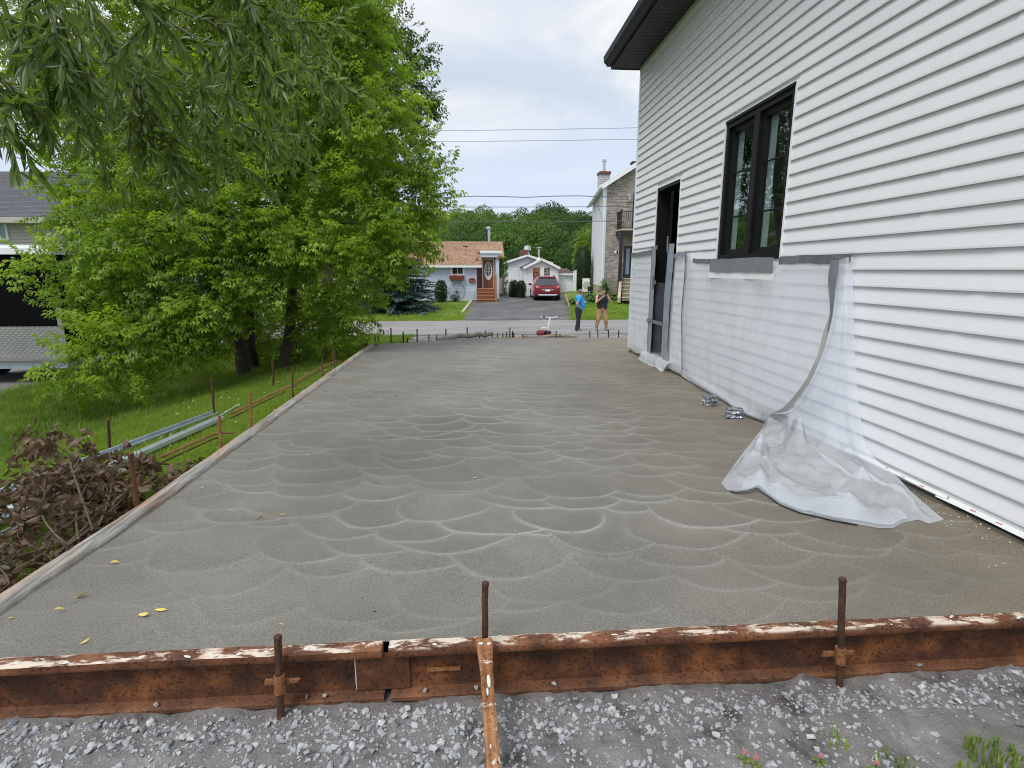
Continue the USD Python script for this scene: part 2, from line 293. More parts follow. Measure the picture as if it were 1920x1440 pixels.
# rust with plaster splashes (splash attribute = how near the top it is)
def rusty(name, splash_lo, splash_hi, dark=(0.045, 0.018, 0.010), mid=(0.14, 0.052, 0.022), bright=(0.29, 0.115, 0.04), co='object'):
    look(name, {'tc': ('texture_coordinate', {}), 'n': ('noise_texture', {'scale': 7.0, 'detail': 8.0, 'roughness': 0.65}), 'n2': ('noise_texture', {'scale': 85.0, 'detail': 3.0, 'roughness': 0.6}),
        'mp': ('mapping', {'scale': (2.0, 7.0, 7.0)}), 'n3': ('noise_texture', {'scale': 4.5, 'detail': 7.0, 'roughness': 0.72, 'distortion': 0.4}), 'ns': ('separate_xyz', {}), 'g': ('geometry', {}),
        'r': ('rgb_ramp', {'ramp': [(0.28, dark), (0.5, mid), (0.72, bright)]}), 'pk': ('map_range', {'from_min': 0.34, 'from_max': 0.46, 'to_min': 0.35, 'to_max': 1.0, 'clamp': True}), 'mm': ('mix_color', {'blend_type': 'multiply', 'fac': 1.0, 'use_clamp': False}),
        'up': ('map_range', {'from_min': 0.25, 'from_max': 0.75, 'to_min': 0.0, 'to_max': 1.0, 'clamp': True}), 'sp': ('map_range', {'from_min': splash_lo, 'from_max': splash_hi, 'to_min': 0.0, 'to_max': 1.0, 'clamp': True}), 'mu': ('math', {'math_type': 'multiply'}),
        'sc': ('mix_color', {'blend_type': 'mix', 'b': (0.55, 0.47, 0.39)}), 'b': ('bump', {'strength': 0.5, 'distance': 0.004}), 'p': ('principled_bsdf', {'roughness': 0.72, 'specular_ior_level': 0.35})},
        [('tc.object', 'n.vector'), ('tc.object', 'n2.vector'), ('tc.object', 'mp.vector'), ('mp.vector', 'n3.vector'), ('g.normal', 'ns.vector'), ('ns.z', 'up.value'), ('n.fac', 'r.fac'), ('n2.fac', 'pk.value'), ('r.color', 'mm.a'), ('pk.result', 'mm.b'),
         ('n3.fac', 'sp.value'), ('up.result', 'mu.value1'), ('sp.result', 'mu.value2'), ('mu.value', 'sc.fac'), ('mm.result', 'sc.a'), ('sc.result', 'p.base_color'), ('n2.fac', 'b.height'), ('b.normal', 'p.normal')])
rusty('rusty_rail', 0.50, 0.57, dark=(0.035, 0.014, 0.009), mid=(0.13, 0.050, 0.023), bright=(0.27, 0.11, 0.045))
rusty('rusty_web', 0.9, 1.0, dark=(0.022, 0.010, 0.007), mid=(0.088, 0.034, 0.016), bright=(0.27, 0.10, 0.032))
rusty('rusty_stake', 0.70, 0.74, dark=(0.02, 0.011, 0.008), mid=(0.068, 0.032, 0.017), bright=(0.15, 0.07, 0.028))
rusty('rusty_brace', 0.60, 0.64, dark=(0.08, 0.03, 0.014), mid=(0.22, 0.09, 0.036), bright=(0.36, 0.18, 0.08))
rusty('rusty_clean', 0.9, 1.0, dark=(0.04, 0.017, 0.010), mid=(0.11, 0.046, 0.022), bright=(0.21, 0.09, 0.04))
flat('plaster_splash', (0.55, 0.56, 0.53), 0.85, var=0.15, scale=30)
# ground
stained('gravel_dirt', [(0.25, (0.025, 0.022, 0.020)), (0.34, (0.065, 0.06, 0.057)), (0.42, (0.135, 0.127, 0.124)), (0.60, (0.185, 0.175, 0.172)), (0.75, (0.25, 0.24, 0.24))], scale=7.0, detail=12.0, rough=0.9, bump=0.9, bscale=95.0, co='world', bdist=0.012)
look('crushed_stone', {'g': ('geometry', {}), 'oi': ('object_info', {}), 's': ('math', {'math_type': 'add'}), 'f': ('math', {'math_type': 'fraction'}), 'tc': ('texture_coordinate', {}), 'n': ('noise_texture', {'scale': 60.0, 'detail': 4.0}),
    'r': ('rgb_ramp', {'ramp': [(0.0, (0.15, 0.16, 0.175)), (0.3, (0.25, 0.265, 0.285)), (0.6, (0.36, 0.375, 0.395)), (0.85, (0.46, 0.465, 0.47)), (1.0, (0.34, 0.31, 0.28))]}),
    'v': ('map_range', {'from_min': 0.3, 'from_max': 0.7, 'to_min': 0.75, 'to_max': 1.15}), 'm': ('mix_color', {'blend_type': 'multiply', 'fac': 1.0, 'use_clamp': False}), 'b': ('bump', {'strength': 0.3, 'distance': 0.003}), 'p': ('principled_bsdf', {'roughness': 0.8, 'specular_ior_level': 0.3})},
    [('g.random_per_island', 's.value1'), ('oi.random', 's.value2'), ('s.value', 'f.value1'), ('f.value', 'r.fac'), ('tc.object', 'n.vector'), ('n.fac', 'v.value'), ('r.color', 'm.a'), ('v.result', 'm.b'), ('m.result', 'p.base_color'), ('n.fac', 'b.height'), ('b.normal', 'p.normal')])
stained('soil_under_grass', [(0.3, (0.04, 0.06, 0.014)), (0.5, (0.07, 0.12, 0.02)), (0.7, (0.11, 0.17, 0.03))], scale=1.6, detail=8, rough=0.95, bump=0.8, bscale=40, co='world', bdist=0.03)
stained('far_lawn_green', [(0.3, (0.075, 0.13, 0.018)), (0.5, (0.12, 0.20, 0.024)), (0.7, (0.19, 0.25, 0.045))], scale=0.9, detail=9, rough=0.95, bump=1.0, bscale=22, co='world', bdist=0.06)
stained('road_asphalt', [(0.3, (0.17, 0.168, 0.165)), (0.5, (0.205, 0.20, 0.197)), (0.7, (0.25, 0.245, 0.24))], scale=0.8, detail=10, rough=0.9, bump=0.5, bscale=70, co='world', stretch=(0.4, 1, 1))
stained('apron_gravel', [(0.3, (0.10, 0.096, 0.09)), (0.5, (0.19, 0.185, 0.178)), (0.7, (0.30, 0.29, 0.28))], scale=2.2, detail=12, rough=0.95, bump=1.0, bscale=30, co='world', bdist=0.03)
stained('dark_asphalt', [(0.3, (0.055, 0.055, 0.058)), (0.5, (0.085, 0.084, 0.086)), (0.72, (0.14, 0.137, 0.132))], scale=0.7, detail=9, rough=0.85, bump=0.4, bscale=60, co='world')
stained('neighbour_asphalt', [(0.3, (0.10, 0.10, 0.102)), (0.6, (0.15, 0.15, 0.15))], scale=0.9, detail=8, rough=0.9, bump=0.4, bscale=60, co='world')
leafmat('grass_blade', (0.12, 0.20, 0.018), (0.29, 0.39, 0.055), 0.4)
leafmat('long_grass_blade', (0.09, 0.16, 0.014), (0.22, 0.31, 0.045), 0.4)
leafmat('box_elder_leaf', (0.105, 0.195, 0.012), (0.37, 0.52, 0.042), 0.46)
leafmat('dark_maple_leaf', (0.030, 0.075, 0.010), (0.11, 0.20, 0.028), 0.33)
leafmat('willow_leaf', (0.040, 0.080, 0.013), (0.17, 0.25, 0.055), 0.44, rough=0.36)
leafmat('wood_leaf', (0.022, 0.062, 0.011), (0.095, 0.18, 0.028), 0.25, rough=0.8, wi=0.25, wo=0.55)
leafmat('hedge_leaf', (0.012, 0.034, 0.008), (0.035, 0.085, 0.016), 0.2)
leafmat('hosta_leaf', (0.06, 0.14, 0.03), (0.30, 0.42, 0.12), 0.3)
leafmat('spruce_needle', (0.022, 0.050, 0.040), (0.10, 0.165, 0.145), 0.1)
leafmat('pale_bush_leaf', (0.10, 0.19, 0.02), (0.26, 0.36, 0.05), 0.4)
stained('bark', [(0.3, (0.045, 0.036, 0.028)), (0.55, (0.095, 0.08, 0.064)), (0.75, (0.15, 0.13, 0.105))], scale=9, detail=8, rough=0.95, bump=1.0, bscale=16, stretch=(6, 6, 0.9), co='world', bdist=0.03)
stained('twig_bark', [(0.3, (0.05, 0.038, 0.022)), (0.7, (0.13, 0.10, 0.055))], scale=30, rough=0.8, co='world')
look('dry_leaf', {'g': ('geometry', {}), 'oi': ('object_info', {}), 'n': ('noise_texture', {'scale': 9.0, 'detail': 3.0}), 'a': ('math', {'math_type': 'multiply', 'value2': 0.55}), 'b': ('math', {'math_type': 'multiply', 'value2': 0.30}), 'ab': ('math', {'math_type': 'add'}), 'c': ('math', {'math_type': 'multiply_add', 'value2': 0.35}),
    'r': ('rgb_ramp', {'ramp': [(0.1, (0.030, 0.018, 0.010)), (0.45, (0.105, 0.064, 0.032)), (0.75, (0.21, 0.135, 0.072)), (0.98, (0.40, 0.30, 0.19))]}), 'p': ('principled_bsdf', {'roughness': 0.55}), 't': ('translucent_bsdf', {}), 'm': ('mix_closure', {'fac': 0.2})},
    [('g.random_per_island', 'a.value1'), ('oi.random', 'b.value1'), ('a.value', 'ab.value1'), ('b.value', 'ab.value2'), ('g.position', 'n.vector'), ('n.fac', 'c.value1'), ('ab.value', 'c.value3'), ('c.value', 'r.fac'), ('r.color', 'p.base_color'), ('r.color', 't.color'), ('p.BSDF', 'm.closure1'), ('t.BSDF', 'm.closure2')], surface='m.closure')
stained('yellow_leaf', [(0.28, (0.34, 0.20, 0.04)), (0.42, (0.56, 0.40, 0.08)), (0.7, (0.68, 0.55, 0.20))], scale=30, rough=0.5)
# ================================================================== THE SETTING
rng = np.random.default_rng(7)
def S(y): return -0.0108 * np.asarray(y, float)
def sstep(a, b, x):
    t = np.clip((np.asarray(x, float) - a) / (b - a), 0, 1); return t * t * (3 - 2 * t)
_ya = [-30, 1.5, 2.0, 10.2, 10.7, 13, 16.5, 20, 22, 28, 38, 42, 50, 62, 75, 100, 125, 160, 220, 400]
_za = [-0.20, -0.20, -0.25, -0.27, -0.31, -0.60, -0.93, -1.22, -1.37, -1.37, -0.88, -0.76, -0.6, -0.3, 0.6, 5.0, 9.0, 11.0, 10.0, 10.0]
_yl = [-30, 1.0, 6.5, 10, 14, 18, 22, 28]
_zl = [-0.50, -0.52, -0.62, -0.70, -0.90, -1.12, -1.37, -1.37]
def G(x, y):
    x = np.asarray(x, float); y = np.asarray(y, float)
    a = np.interp(y, _ya, _za); l = np.interp(y, _yl, _zl)
    near = np.where(y < 28, 1.0, 0.0)
    t = sstep(-1.75, -4.9, x) if False else np.clip((-1.75 - x) / 3.0, 0, 1)
    t = t * t * (3 - 2 * t)
    z = a * (1 - t * near) + l * t * near
    z = z - near * 0.16 * np.exp(-((x + 5.0) / 0.55) ** 2) * sstep(20, 14, y)
    edge = near * np.clip((x + 2.6) / 0.5, 0, 1) * (x < -1.7) * 0.05
    right = sstep(5.6, 8.0, x) * sstep(28.3, 34, y) * sstep(62, 45, y)
    z = z + right * 0.36
    z = z + np.where(y > 29, 0.03 * (meshkit.noise(np.stack([x * .4, y * .4, 0 * x], -1), 3) - .5), 0)
    return z
def sheet(xs, ys, dz, mask=None):
    X, Y = np.meshgrid(np.asarray(xs, float), np.asarray(ys, float), indexing='ij')
    P = np.stack([X, Y, G(X, Y) + dz], -1); m = MB(); m.grid(P); v, f = m.arr()
    if mask is not None:
        c = v[f].mean(1); f = f[mask(c[:, 0], c[:, 1])]
    return v, f
xs = np.unique(np.concatenate([np.linspace(-500, -60, 20), np.linspace(-60, -12, 40), np.linspace(-12, 12, 121), np.linspace(12, 60, 40), np.linspace(60, 500, 20)]))
ys = np.unique(np.concatenate([np.linspace(-200, -6, 15), np.linspace(-6, 24, 151), np.linspace(24, 70, 93), np.linspace(70, 160, 46), np.linspace(160, 900, 20)]))
gv, gf = sheet(xs, ys, -0.01)
gv[:, 2] -= 0.10 * ((gv[:, 1] > .2) & (gv[:, 1] < 1.75) & (gv[:, 0] > -2.3) & (gv[:, 0] < 4.6))
obj('ground', (gv, gf), LK['soil_under_grass'], smooth=True, kind='structure')
obj('far_lawn', sheet(np.linspace(-40, 40, 161), np.linspace(27.9, 60, 107), 0.012), LK['far_lawn_green'], smooth=True, kind='structure')
# road with slightly uneven verge
def strip(y0, y1, x0, x1, nx, ny, dz, wob=0.1, seed=1):
    X = np.linspace(x0, x1, nx); A = []
    for i, x in enumerate(X):
        w0 = (meshkit.fbm(np.array([[x * .8, 0, seed]]), 3)[0] - .5) * wob; w1 = (meshkit.fbm(np.array([[x * .8, 9, seed]]), 3)[0] - .5) * wob
        yy = np.linspace(y0 + w0, y1 + w1, ny); A.append(np.stack([np.full(ny, x), yy, G(np.full(ny, x), yy) + dz], 1))
    m = MB(); m.grid(np.array(A)); return m
obj('road', strip(21.3, 27.95, -90, 90, 361, 16, 0.035, 0.35), LK['road_asphalt'], smooth=True, kind='structure')
def quad_sheet(c00, c10, c01, c11, n, k, dz, wob=0.0, seed=0):
    u = np.linspace(0, 1, n)[:, None, None]; w = np.linspace(0, 1, k)[None, :, None]
    c00, c10, c01, c11 = [np.asarray(c, float) for c in (c00, c10, c01, c11)]
    P = c00 * (1-u) * (1-w) + c10 * u * (1-w) + c01 * (1-u) * w + c11 * u * w
    if wob:
        nz = (meshkit.fbm(np.stack([P[..., 0], P[..., 1] * 1.3, 0 * P[..., 0] + seed], -1), 4, seed) - .5) * wob
        e = (np.abs(u[..., 0] - .5) * 2) ** 6 * np.sign(u[..., 0] - .5); P[..., 0] += nz * np.abs(e); 
    z = G(P[..., 0], P[..., 1]) + dz; m = MB(); m.grid(np.concatenate([P, z[..., None]], -1)); return m
obj('apron', quad_sheet((-1.5, 10.2), (6.5, 10.2), (-2.3, 21.6), (6.5, 21.6), 60, 90, 0.02, 0.8, 4), LK['apron_gravel'], smooth=True, kind='structure')
DL = [on_z(876, 599, -1.33)[:2], on_z(895, 557, -0.86)[:2]]; DRr = [on_z(1066, 599, -1.33)[:2], on_z(1054, 553, -0.75)[:2]]
obj('far_driveway', quad_sheet(DL[0] - (0.2, .3), DRr[0] + (.3, -.3), DL[1] + (0, 4), DRr[1] + (0.5, 3), 40, 60, 0.04, 0.5, 5), LK['dark_asphalt'], smooth=True, kind='structure')
obj('neighbour_driveway', quad_sheet((-10.5, 4.8), (-7.35, 5.3), (-10.8, 21.8), (-6.6, 21.8), 30, 80, 0.015, 0.8, 6), LK['neighbour_asphalt'], smooth=True, kind='structure')
obj('gravel_strip', sheet(np.linspace(-2.1, 4.5, 440), np.linspace(0.35, 1.66, 90), 0.0), LK['gravel_dirt'], smooth=True, kind='structure')
gp = stage.GetPrimAtPath('/World/gravel_strip'); gm = UsdGeom.Mesh(gp)
pts = np.array(gm.GetPointsAttr().Get()); hh = meshkit.fbm(pts * [7, 7, 1], 5, 11); h2 = meshkit.fbm(pts * [34, 34, 1], 3, 12); h3 = meshkit.noise(pts * [2.1, 2.6, 1], 17)
def gravel_h(p):
    return (meshkit.fbm(p * [7, 7, 1], 5, 11) - .5) * 0.045 + (meshkit.fbm(p * [34, 34, 1], 3, 12) - .5) * 0.02
pts[:, 2] = -0.205 + gravel_h(pts * [1, 1, 0] + [0, 0, -.2]); gm.GetPointsAttr().Set(Vt.Vec3fArray.FromNumpy(pts.astype(np.float32)))
gm.GetNormalsAttr().Clear()

# ---- loose crushed stone: the 300 largest as parts of the strip, the rest as one
def stone_mesh(seed):
    r = np.random.default_rng(seed); p = r.normal(size=(13, 3)); p /= np.linalg.norm(p, axis=1, keepdims=True); p *= r.uniform(.75, 1.1, (13, 1)); p *= [1.0, r.uniform(.6, .95), r.uniform(.45, .75)]
    return trimesh.convex.convex_hull(p)
stones = [stone_mesh(100 + i) for i in range(12)]
sr = np.random.default_rng(21); big, small = [], []
def dens(x, y):
    d = 0.55 + 0.9 * meshkit.fbm(np.array([[x * 3.1, y * 3.1, 5.0]]), 3, 31)[0] - .45
    d += 0.75 * np.exp(-((y - 1.47) / .05) ** 2)
    d += .45 * np.exp(-((x + .25) / .4) ** 2) * np.exp(-((y - 1.42) / .1) ** 2) - .25 * (x > .45)
    return d
while len(small) < 9500:
    x, y = sr.uniform(-1.75, 2.25), sr.uniform(1.12, 1.555)
    if sr.random() > dens(x, y): continue
    big_ = sr.random() < 0.15
    r = sr.uniform(.0085, .0165) if big_ else .0014 + .0065 * sr.random() ** 2
    small.append((x, y, r))
small.sort(key=lambda t: -t[2])
for t in small[:300]:
    k = sr.integers(12); me = stones[k]; M = trimesh.transformations.random_rotation_matrix(sr.random(3))[:3, :3]
    R = rot((0, 0, 1), sr.uniform(0, 6.28)) @ rot((1, 0, 0), sr.normal() * .35)
    z = -0.205 + gravel_h(np.array([[t[0], t[1], -.2]]))[0] + t[2] * .28
    m = MB(); m.tm(me, R * t[2]); v, f = m.arr(); v += [t[0], t[1], z]
    obj('stone', (v, f), LK['crushed_stone'], gp)
rest = small[300:]
P_ = np.array([(x, y, -.2) for x, y, r in rest]); z = -0.205 + gravel_h(P_)
m = MB()
for (x, y, r), zz in zip(rest, z):
    m.tm(stones[sr.integers(12)], rot((0, 0, 1), sr.uniform(0, 6.28)) @ rot((1, 0, 0), sr.normal() * .5) * r, (x, y, zz + r * .1))
obj('small_stones', m, LK['crushed_stone'], gp, kind='stuff')

# ---- the new concrete slab
fx = np.array([-1.78, -1.6, -1.27, -0.61, 0.0, 0.37, 3.06, 5.0]); fy = np.array([9.90, 9.93, 10.02, 10.46, 10.68, 10.76, 10.56, 10.5])
nx, ny = 300, 560
X = np.concatenate([np.linspace(-1.74, 2.56, nx), np.linspace(2.7, 4.6, 8)]); t = np.linspace(0, 1, ny) ** 1.25
YM = np.interp(X, fx, fy); XX = np.repeat(X[:, None], ny, 1); YY = 1.632 + t[None, :] * (YM[:, None] - 1.632)
XX = XX + np.where(XX < -1.5, -0.003 * YY * (-(XX + 1.5) / .24), 0)
cr = np.random.default_rng(5); H = np.zeros_like(XX); RID = np.zeros_like(XX); TON = np.zeros_like(XX)
yk = 1.75; k = 0
warp = np.stack([(meshkit.fbm(np.stack([XX * 1.7, YY * 1.7, 0 * XX], -1), 3, 41) - .5), (meshkit.fbm(np.stack([XX * 1.7, YY * 1.7, 0 * XX + 9], -1), 3, 43) - .5)], -1) * .16
XW, YW = XX + warp[..., 0], YY + warp[..., 1]
while yk < 11.4:
    xc = -2.0 + (0.2 if k % 2 else 0) + cr.uniform(-.1, .1)
    while xc < 3.2:
        R = cr.uniform(.22, .33); cx, cy = xc, yk + cr.uniform(-.10, .10) + .05 * sin(xc * 2.3)
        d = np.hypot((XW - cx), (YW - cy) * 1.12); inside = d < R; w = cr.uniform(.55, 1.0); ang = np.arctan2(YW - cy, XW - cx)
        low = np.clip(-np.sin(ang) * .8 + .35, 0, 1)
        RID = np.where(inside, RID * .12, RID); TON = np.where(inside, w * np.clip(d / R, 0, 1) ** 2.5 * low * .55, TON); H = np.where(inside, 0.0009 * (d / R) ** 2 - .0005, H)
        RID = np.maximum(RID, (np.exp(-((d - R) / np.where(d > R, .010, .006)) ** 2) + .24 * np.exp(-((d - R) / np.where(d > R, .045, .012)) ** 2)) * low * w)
        xc += cr.uniform(.32, .45)
    yk += cr.uniform(.165, .215); k += 1
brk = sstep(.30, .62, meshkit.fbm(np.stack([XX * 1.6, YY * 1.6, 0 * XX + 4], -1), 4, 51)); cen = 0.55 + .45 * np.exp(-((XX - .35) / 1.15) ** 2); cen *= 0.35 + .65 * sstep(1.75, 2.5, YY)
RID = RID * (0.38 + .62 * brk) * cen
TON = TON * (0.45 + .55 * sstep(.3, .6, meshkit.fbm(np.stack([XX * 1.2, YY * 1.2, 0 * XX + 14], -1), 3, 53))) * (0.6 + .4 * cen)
H = H * (0.5 + .5 * cen) + RID * .0007 + (meshkit.fbm(np.stack([XX * 1.1, YY * 2.2, 0 * XX], -1), 3, 55) - .5) * .007 * (0.4 + .6 * sstep(.4, -1.2, XX)) + (meshkit.fbm(np.stack([XX * 8, YY * 8, 0 * XX], -1), 3, 57) - .5) * .0016
m = MB(); m.grid(np.stack([XX, YY, S(YY) + H], -1)); v, f = m.arr()
# skirt down to the ground along the front, left and far edges
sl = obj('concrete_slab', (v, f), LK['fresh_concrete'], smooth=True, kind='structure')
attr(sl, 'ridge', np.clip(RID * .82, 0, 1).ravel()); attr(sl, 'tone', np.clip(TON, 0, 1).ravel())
m = MB(); far = np.stack([XX[:, -1], YY[:, -1], S(YY[:, -1])], 1); lef = np.stack([XX[0], YY[0], S(YY[0])], 1)
for e in (far[::-1], lef): m.grid(np.stack([e - [0, 0, .003], e - [0, 0, .26]], 1))
obj('slab_edge', m, LK['fresh_concrete'], sl)

# ================================================================== THE WHITE HOUSE
XWALL, YC, YN = 2.52, 8.66, -2.5
HL = np.array([XWALL, YC, 0.0])
EXP, ZB, ZT = 0.105, 0.046, 4.10
house = thing('white_house', 'new white vinyl sided house with dark eaves beside the fresh concrete slab', 'house', HL)
def hobj(name, mesh, mat, parent=None, **k):
    v, f = mesh.arr() if isinstance(mesh, MB) else mesh
    return obj(name, (np.asarray(v) - HL, f), mat, parent if parent is not None else house, **k)
WIN = (4.415, 5.60, 1.295, 2.61)      # y0, y1, z0, z1
DOR = (6.755, 7.60, -0.05, 2.275)
# wall body with openings (core), thick
def wall_core():
    from shapely.geometry import box as sb, Polygon
    p = sb(YN, -0.02, YC, ZT + .3).difference(sb(WIN[0], WIN[2], WIN[1], WIN[3])).difference(sb(DOR[0], 0.03, DOR[1], DOR[3]))
    m = MB(); m.prism([(0, 0), (1, 0), (1, 1), (0, 1)], .001, ((9, 9, -9), (.001, 0, 0), (0, .001, 0), (0, 0, .001)))
    m = MB(); t = trimesh.creation.extrude_polygon(p, .14, engine='earcut'); v = np.array(t.vertices)
    return m.add(np.stack([XWALL + .0 + v[:, 2], v[:, 0], v[:, 1]], 1), np.array(t.faces))
hobj('wall_core', wall_core(), LK['house_wrap'])
m = MB(); m.box((XWALL + 7, YN, -.05), (XWALL + 7.14, YC, 4.4)); m.box((XWALL + .14, YC - .14, -.05), (XWALL + 7, YC, 4.4)); m.box((XWALL + .14, YN, -.05), (XWALL + 7, YN + .14, 4.4))
hobj('wall', m, LK['white_vinyl'])
m = MB(); m.box((XWALL + .3, YN + .2, -.045), (XWALL + 6.9, YC - .2, -.02)); m.box((XWALL + 2.6, YN + .2, 0), (XWALL + 2.66, YC - .2, 4.2)); hobj('interior', m, LK['interior_dark'])
m = MB(); m.box((XWALL + .004, YN, -.4), (XWALL + .15, YC - .012, -.015)); 
hobj('foundation', m, LK['foundation_concrete'])
# siding, one clapboard at a time, each in vinyl lengths with lapped joints
def course(y0, y1, z, lap, top=None):
    zt = z + EXP + .004 if top is None else top
    prof = [(-.020 - lap, z), (-.020 - lap, z + .011), (-.0022 - lap, zt), (.0, zt), (.0, z + .004), (-.004, z + .0005)]
    m = MB(); n = len(prof); v = []
    for y in (y0, y1): v += [(XWALL + a, y, b) for a, b in prof]
    f = [[i, (i + 1) % n, n + (i + 1) % n, n + i] for i in range(n)]
    m.add(v, f); m.add(v[:n], [[0, 5, 1, 1], [5, 4, 1, 1], [4, 3, 2, 2], [4, 2, 1, 1]]); m.add(v[n:], [[0, 1, 5, 5], [5, 1, 4, 4], [4, 2, 3, 3], [4, 1, 2, 2]])
    return m
hr = np.random.default_rng(3)
TR = .022
k = 0; z = ZB
while z < ZT - .02:
    top = min(z + EXP + .004, ZT)
    cuts = [(YN, YC - .055)]
    for (a, b, c, d) in (WIN, DOR):
        if z + EXP > c - TR and z < d + TR:
            cuts = [q for s, e in cuts for q in ((s, min(e, a - TR)), (max(s, b + TR), e)) if q[1] - q[0] > .02]
    js = [3.02 - .05 * (k % 12) if k % 2 == 0 else 3.02 - .05 * ((k - 1) % 12) - .01, 6.55 - .3 * ((k * 5) % 7), -.6 + .2 * (k % 4)]
    segs = []
    for s, e in cuts:
        p = [s] + sorted(j for j in js if s + .1 < j < e - .1) + [e]
        segs += list(zip(p[:-1], p[1:]))
    for i, (s, e) in enumerate(segs):
        lap = .0032 if i % 2 else 0.0
        hobj('siding_panel', course(s, e + (.012 if lap else 0), z, lap, top), LK['white_vinyl'])
    z += EXP; k += 1
# corner post, starter, trims
m = MB(); m.box((XWALL - .026, YC - .055, .02), (XWALL + .03, YC + .0, ZT)); hobj('corner_post', m, LK['white_trim'])
def casing(a, b, c, d, sill=True):
    m = MB(); w = TR
    m.box((XWALL - .022, a - w, c - (w if sill else 0)), (XWALL - .0005, a, d + w)); m.box((XWALL - .022, b, c - (w if sill else 0)), (XWALL - .0005, b + w, d + w)); m.box((XWALL - .0225, a, d), (XWALL - .0005, b, d + w))
    return m
hobj('window_casing', casing(*WIN, sill=False), LK['white_trim']); hobj('door_casing', casing(DOR[0], DOR[1], .05, DOR[3], sill=False), LK['white_trim'])
# window: black frame, two casements with bars, glass, pale film hanging inside
wn = node('window', house)
a, b, c, d = WIN; m = MB(); xf0, xf1 = XWALL - .012, XWALL + .10
m.box((XWALL - .026, a - .004, d - .012), (XWALL + .02, b + .004, d + .012))
for (p, q, r_, s_) in ((a, a + .05, c, d), (b - .05, b, c, d)): m.box((xf0, p, r_), (xf1, q, s_))
m.box((xf0 + .001, a + .05, d - .06), (xf1, b - .05, d - .013)); m.box((xf0 + .001, a + .05, c), (xf1, b - .05, c + .05)); mid = (a + b) / 2; m.box((xf0 + .002, mid - .045, c + .05), (xf1, mid + .045, d - .06))
hobj('frame', m, LK['black_frame'], wn)
for (y0, y1) in ((a + .05, mid - .045), (mid + .045, b - .05)):
    sz0, sz1 = c + .05, d - .06; sh = MB(); g = .052
    for (p, q, r_, s_) in ((y0, y0 + g, sz0, sz1), (y1 - g, y1, sz0, sz1)): sh.box((XWALL + .022, p + .001, r_ + .001), (XWALL + .07, q - .001, s_ - .001))
    sh.box((XWALL + .023, y0 + g, sz1 - g), (XWALL + .069, y1 - g, sz1 - .001)); sh.box((XWALL + .023, y0 + g, sz0 + .001), (XWALL + .069, y1 - g, sz0 + g))
    hobj('sash', sh, LK['black_frame'], wn)
    gl = MB(); gl.add([(XWALL + .046, y0 + g, sz0 + g), (XWALL + .046, y0 + g, sz1 - g), (XWALL + .046, y1 - g, sz1 - g), (XWALL + .046, y1 - g, sz0 + g)], [[0, 1, 2, 3]]); hobj('pane', gl, LK['window_glass'], wn)
    for zz in (sz0 + (sz1 - sz0) * .30, sz0 + (sz1 - sz0) * .645):
        br = MB(); br.box((XWALL + .036, y0 + g, zz - .008), (XWALL + .0435, y1 - g, zz + .008)); hobj('glazing_bar', br, LK['black_frame'], wn)
    fm = MB(); N = 16; yy = np.linspace(y1 - .155, y1 - .03, N); zz = np.linspace(sz0, sz1, 5)
    fm.grid(np.array([[(XWALL + .078 + .006 * sin(i * 2.1), y, z_) for z_ in zz] for i, y in enumerate(yy)])); hobj('film', fm, LK['curtain_film'], wn, smooth=True)
# door opening: black jambs
dn = node('doorway', house); a, b, c, d = DOR; m = MB()
m.box((XWALL - .012, b - .035, .045), (XWALL + .16, b, d)); m.box((XWALL - .012, a, .045), (XWALL + .16, a + .035, d)); m.box((XWALL - .014, a - .002, d - .035), (XWALL + .16, b + .002, d + .004)); hobj('jamb', m, LK['black_frame'], dn)
m = MB(); m.box((XWALL - .05, a - .01, -.06), (XWALL + .3, b + .01, .04)); hobj('threshold', m, LK['foundation_concrete'], dn)
m = MB(); m.box((XWALL + .5, a - .6, .0), (XWALL + .52, b + .8, 2.6)); hobj('curtain', m, LK['interior_dark'], dn)
# eave: sloping roof plane, fascia, gutter, soffit slats one by one
OX = XWALL - .46; ZS = ZT - .0; YE = YC + .02
m = MB(); v = [(OX - .06, YN, ZS + .17), (OX - .06, YE + .03, ZS + .17), (XWALL + 3.6, YE + .03, ZS + 2.2), (XWALL + 3.6, YN, ZS + 2.2)]
v += [(x, y, zz + .03) for x, y, zz in v]; m.add(v, [[0, 3, 2, 1], [4, 5, 6, 7], [0, 1, 5, 4], [1, 2, 6, 5], [2, 3, 7, 6], [3, 0, 4, 7]])
v2 = [(2 * (XWALL + 3.6) - x, y, zz) for x, y, zz in v]; m.add(v2, [[0, 1, 2, 3], [4, 7, 6, 5], [0, 4, 5, 1], [1, 5, 6, 2], [3, 2, 6, 7], [0, 3, 7, 4]])
hobj('roof', m, LK['charcoal_soffit'])
m = MB(); m.box((OX, YN, ZS - .012), (OX + .02, YE, ZS + .155)); m.box((OX + .02, YE - .02, ZS - .012), (XWALL, YE, ZS + .16)); hobj('fascia', m, LK['charcoal_soffit'])
m = MB(); g = [(OX - .002, ZS + .025), (OX - .06, ZS + .025), (OX - .075, ZS + .05), (OX - .105, ZS + .08), (OX - .115, ZS + .155), (OX - .105, ZS + .155), (OX - .098, ZS + .09), (OX - .058, ZS + .035), (OX - .002, ZS + .035)]
m.prism(g, YE - YN, ((0, YN, 0), (1, 0, 0), (0, 0, 1), (0, 1, 0))); hobj('gutter', m, LK['charcoal_soffit'])
y = YN; 
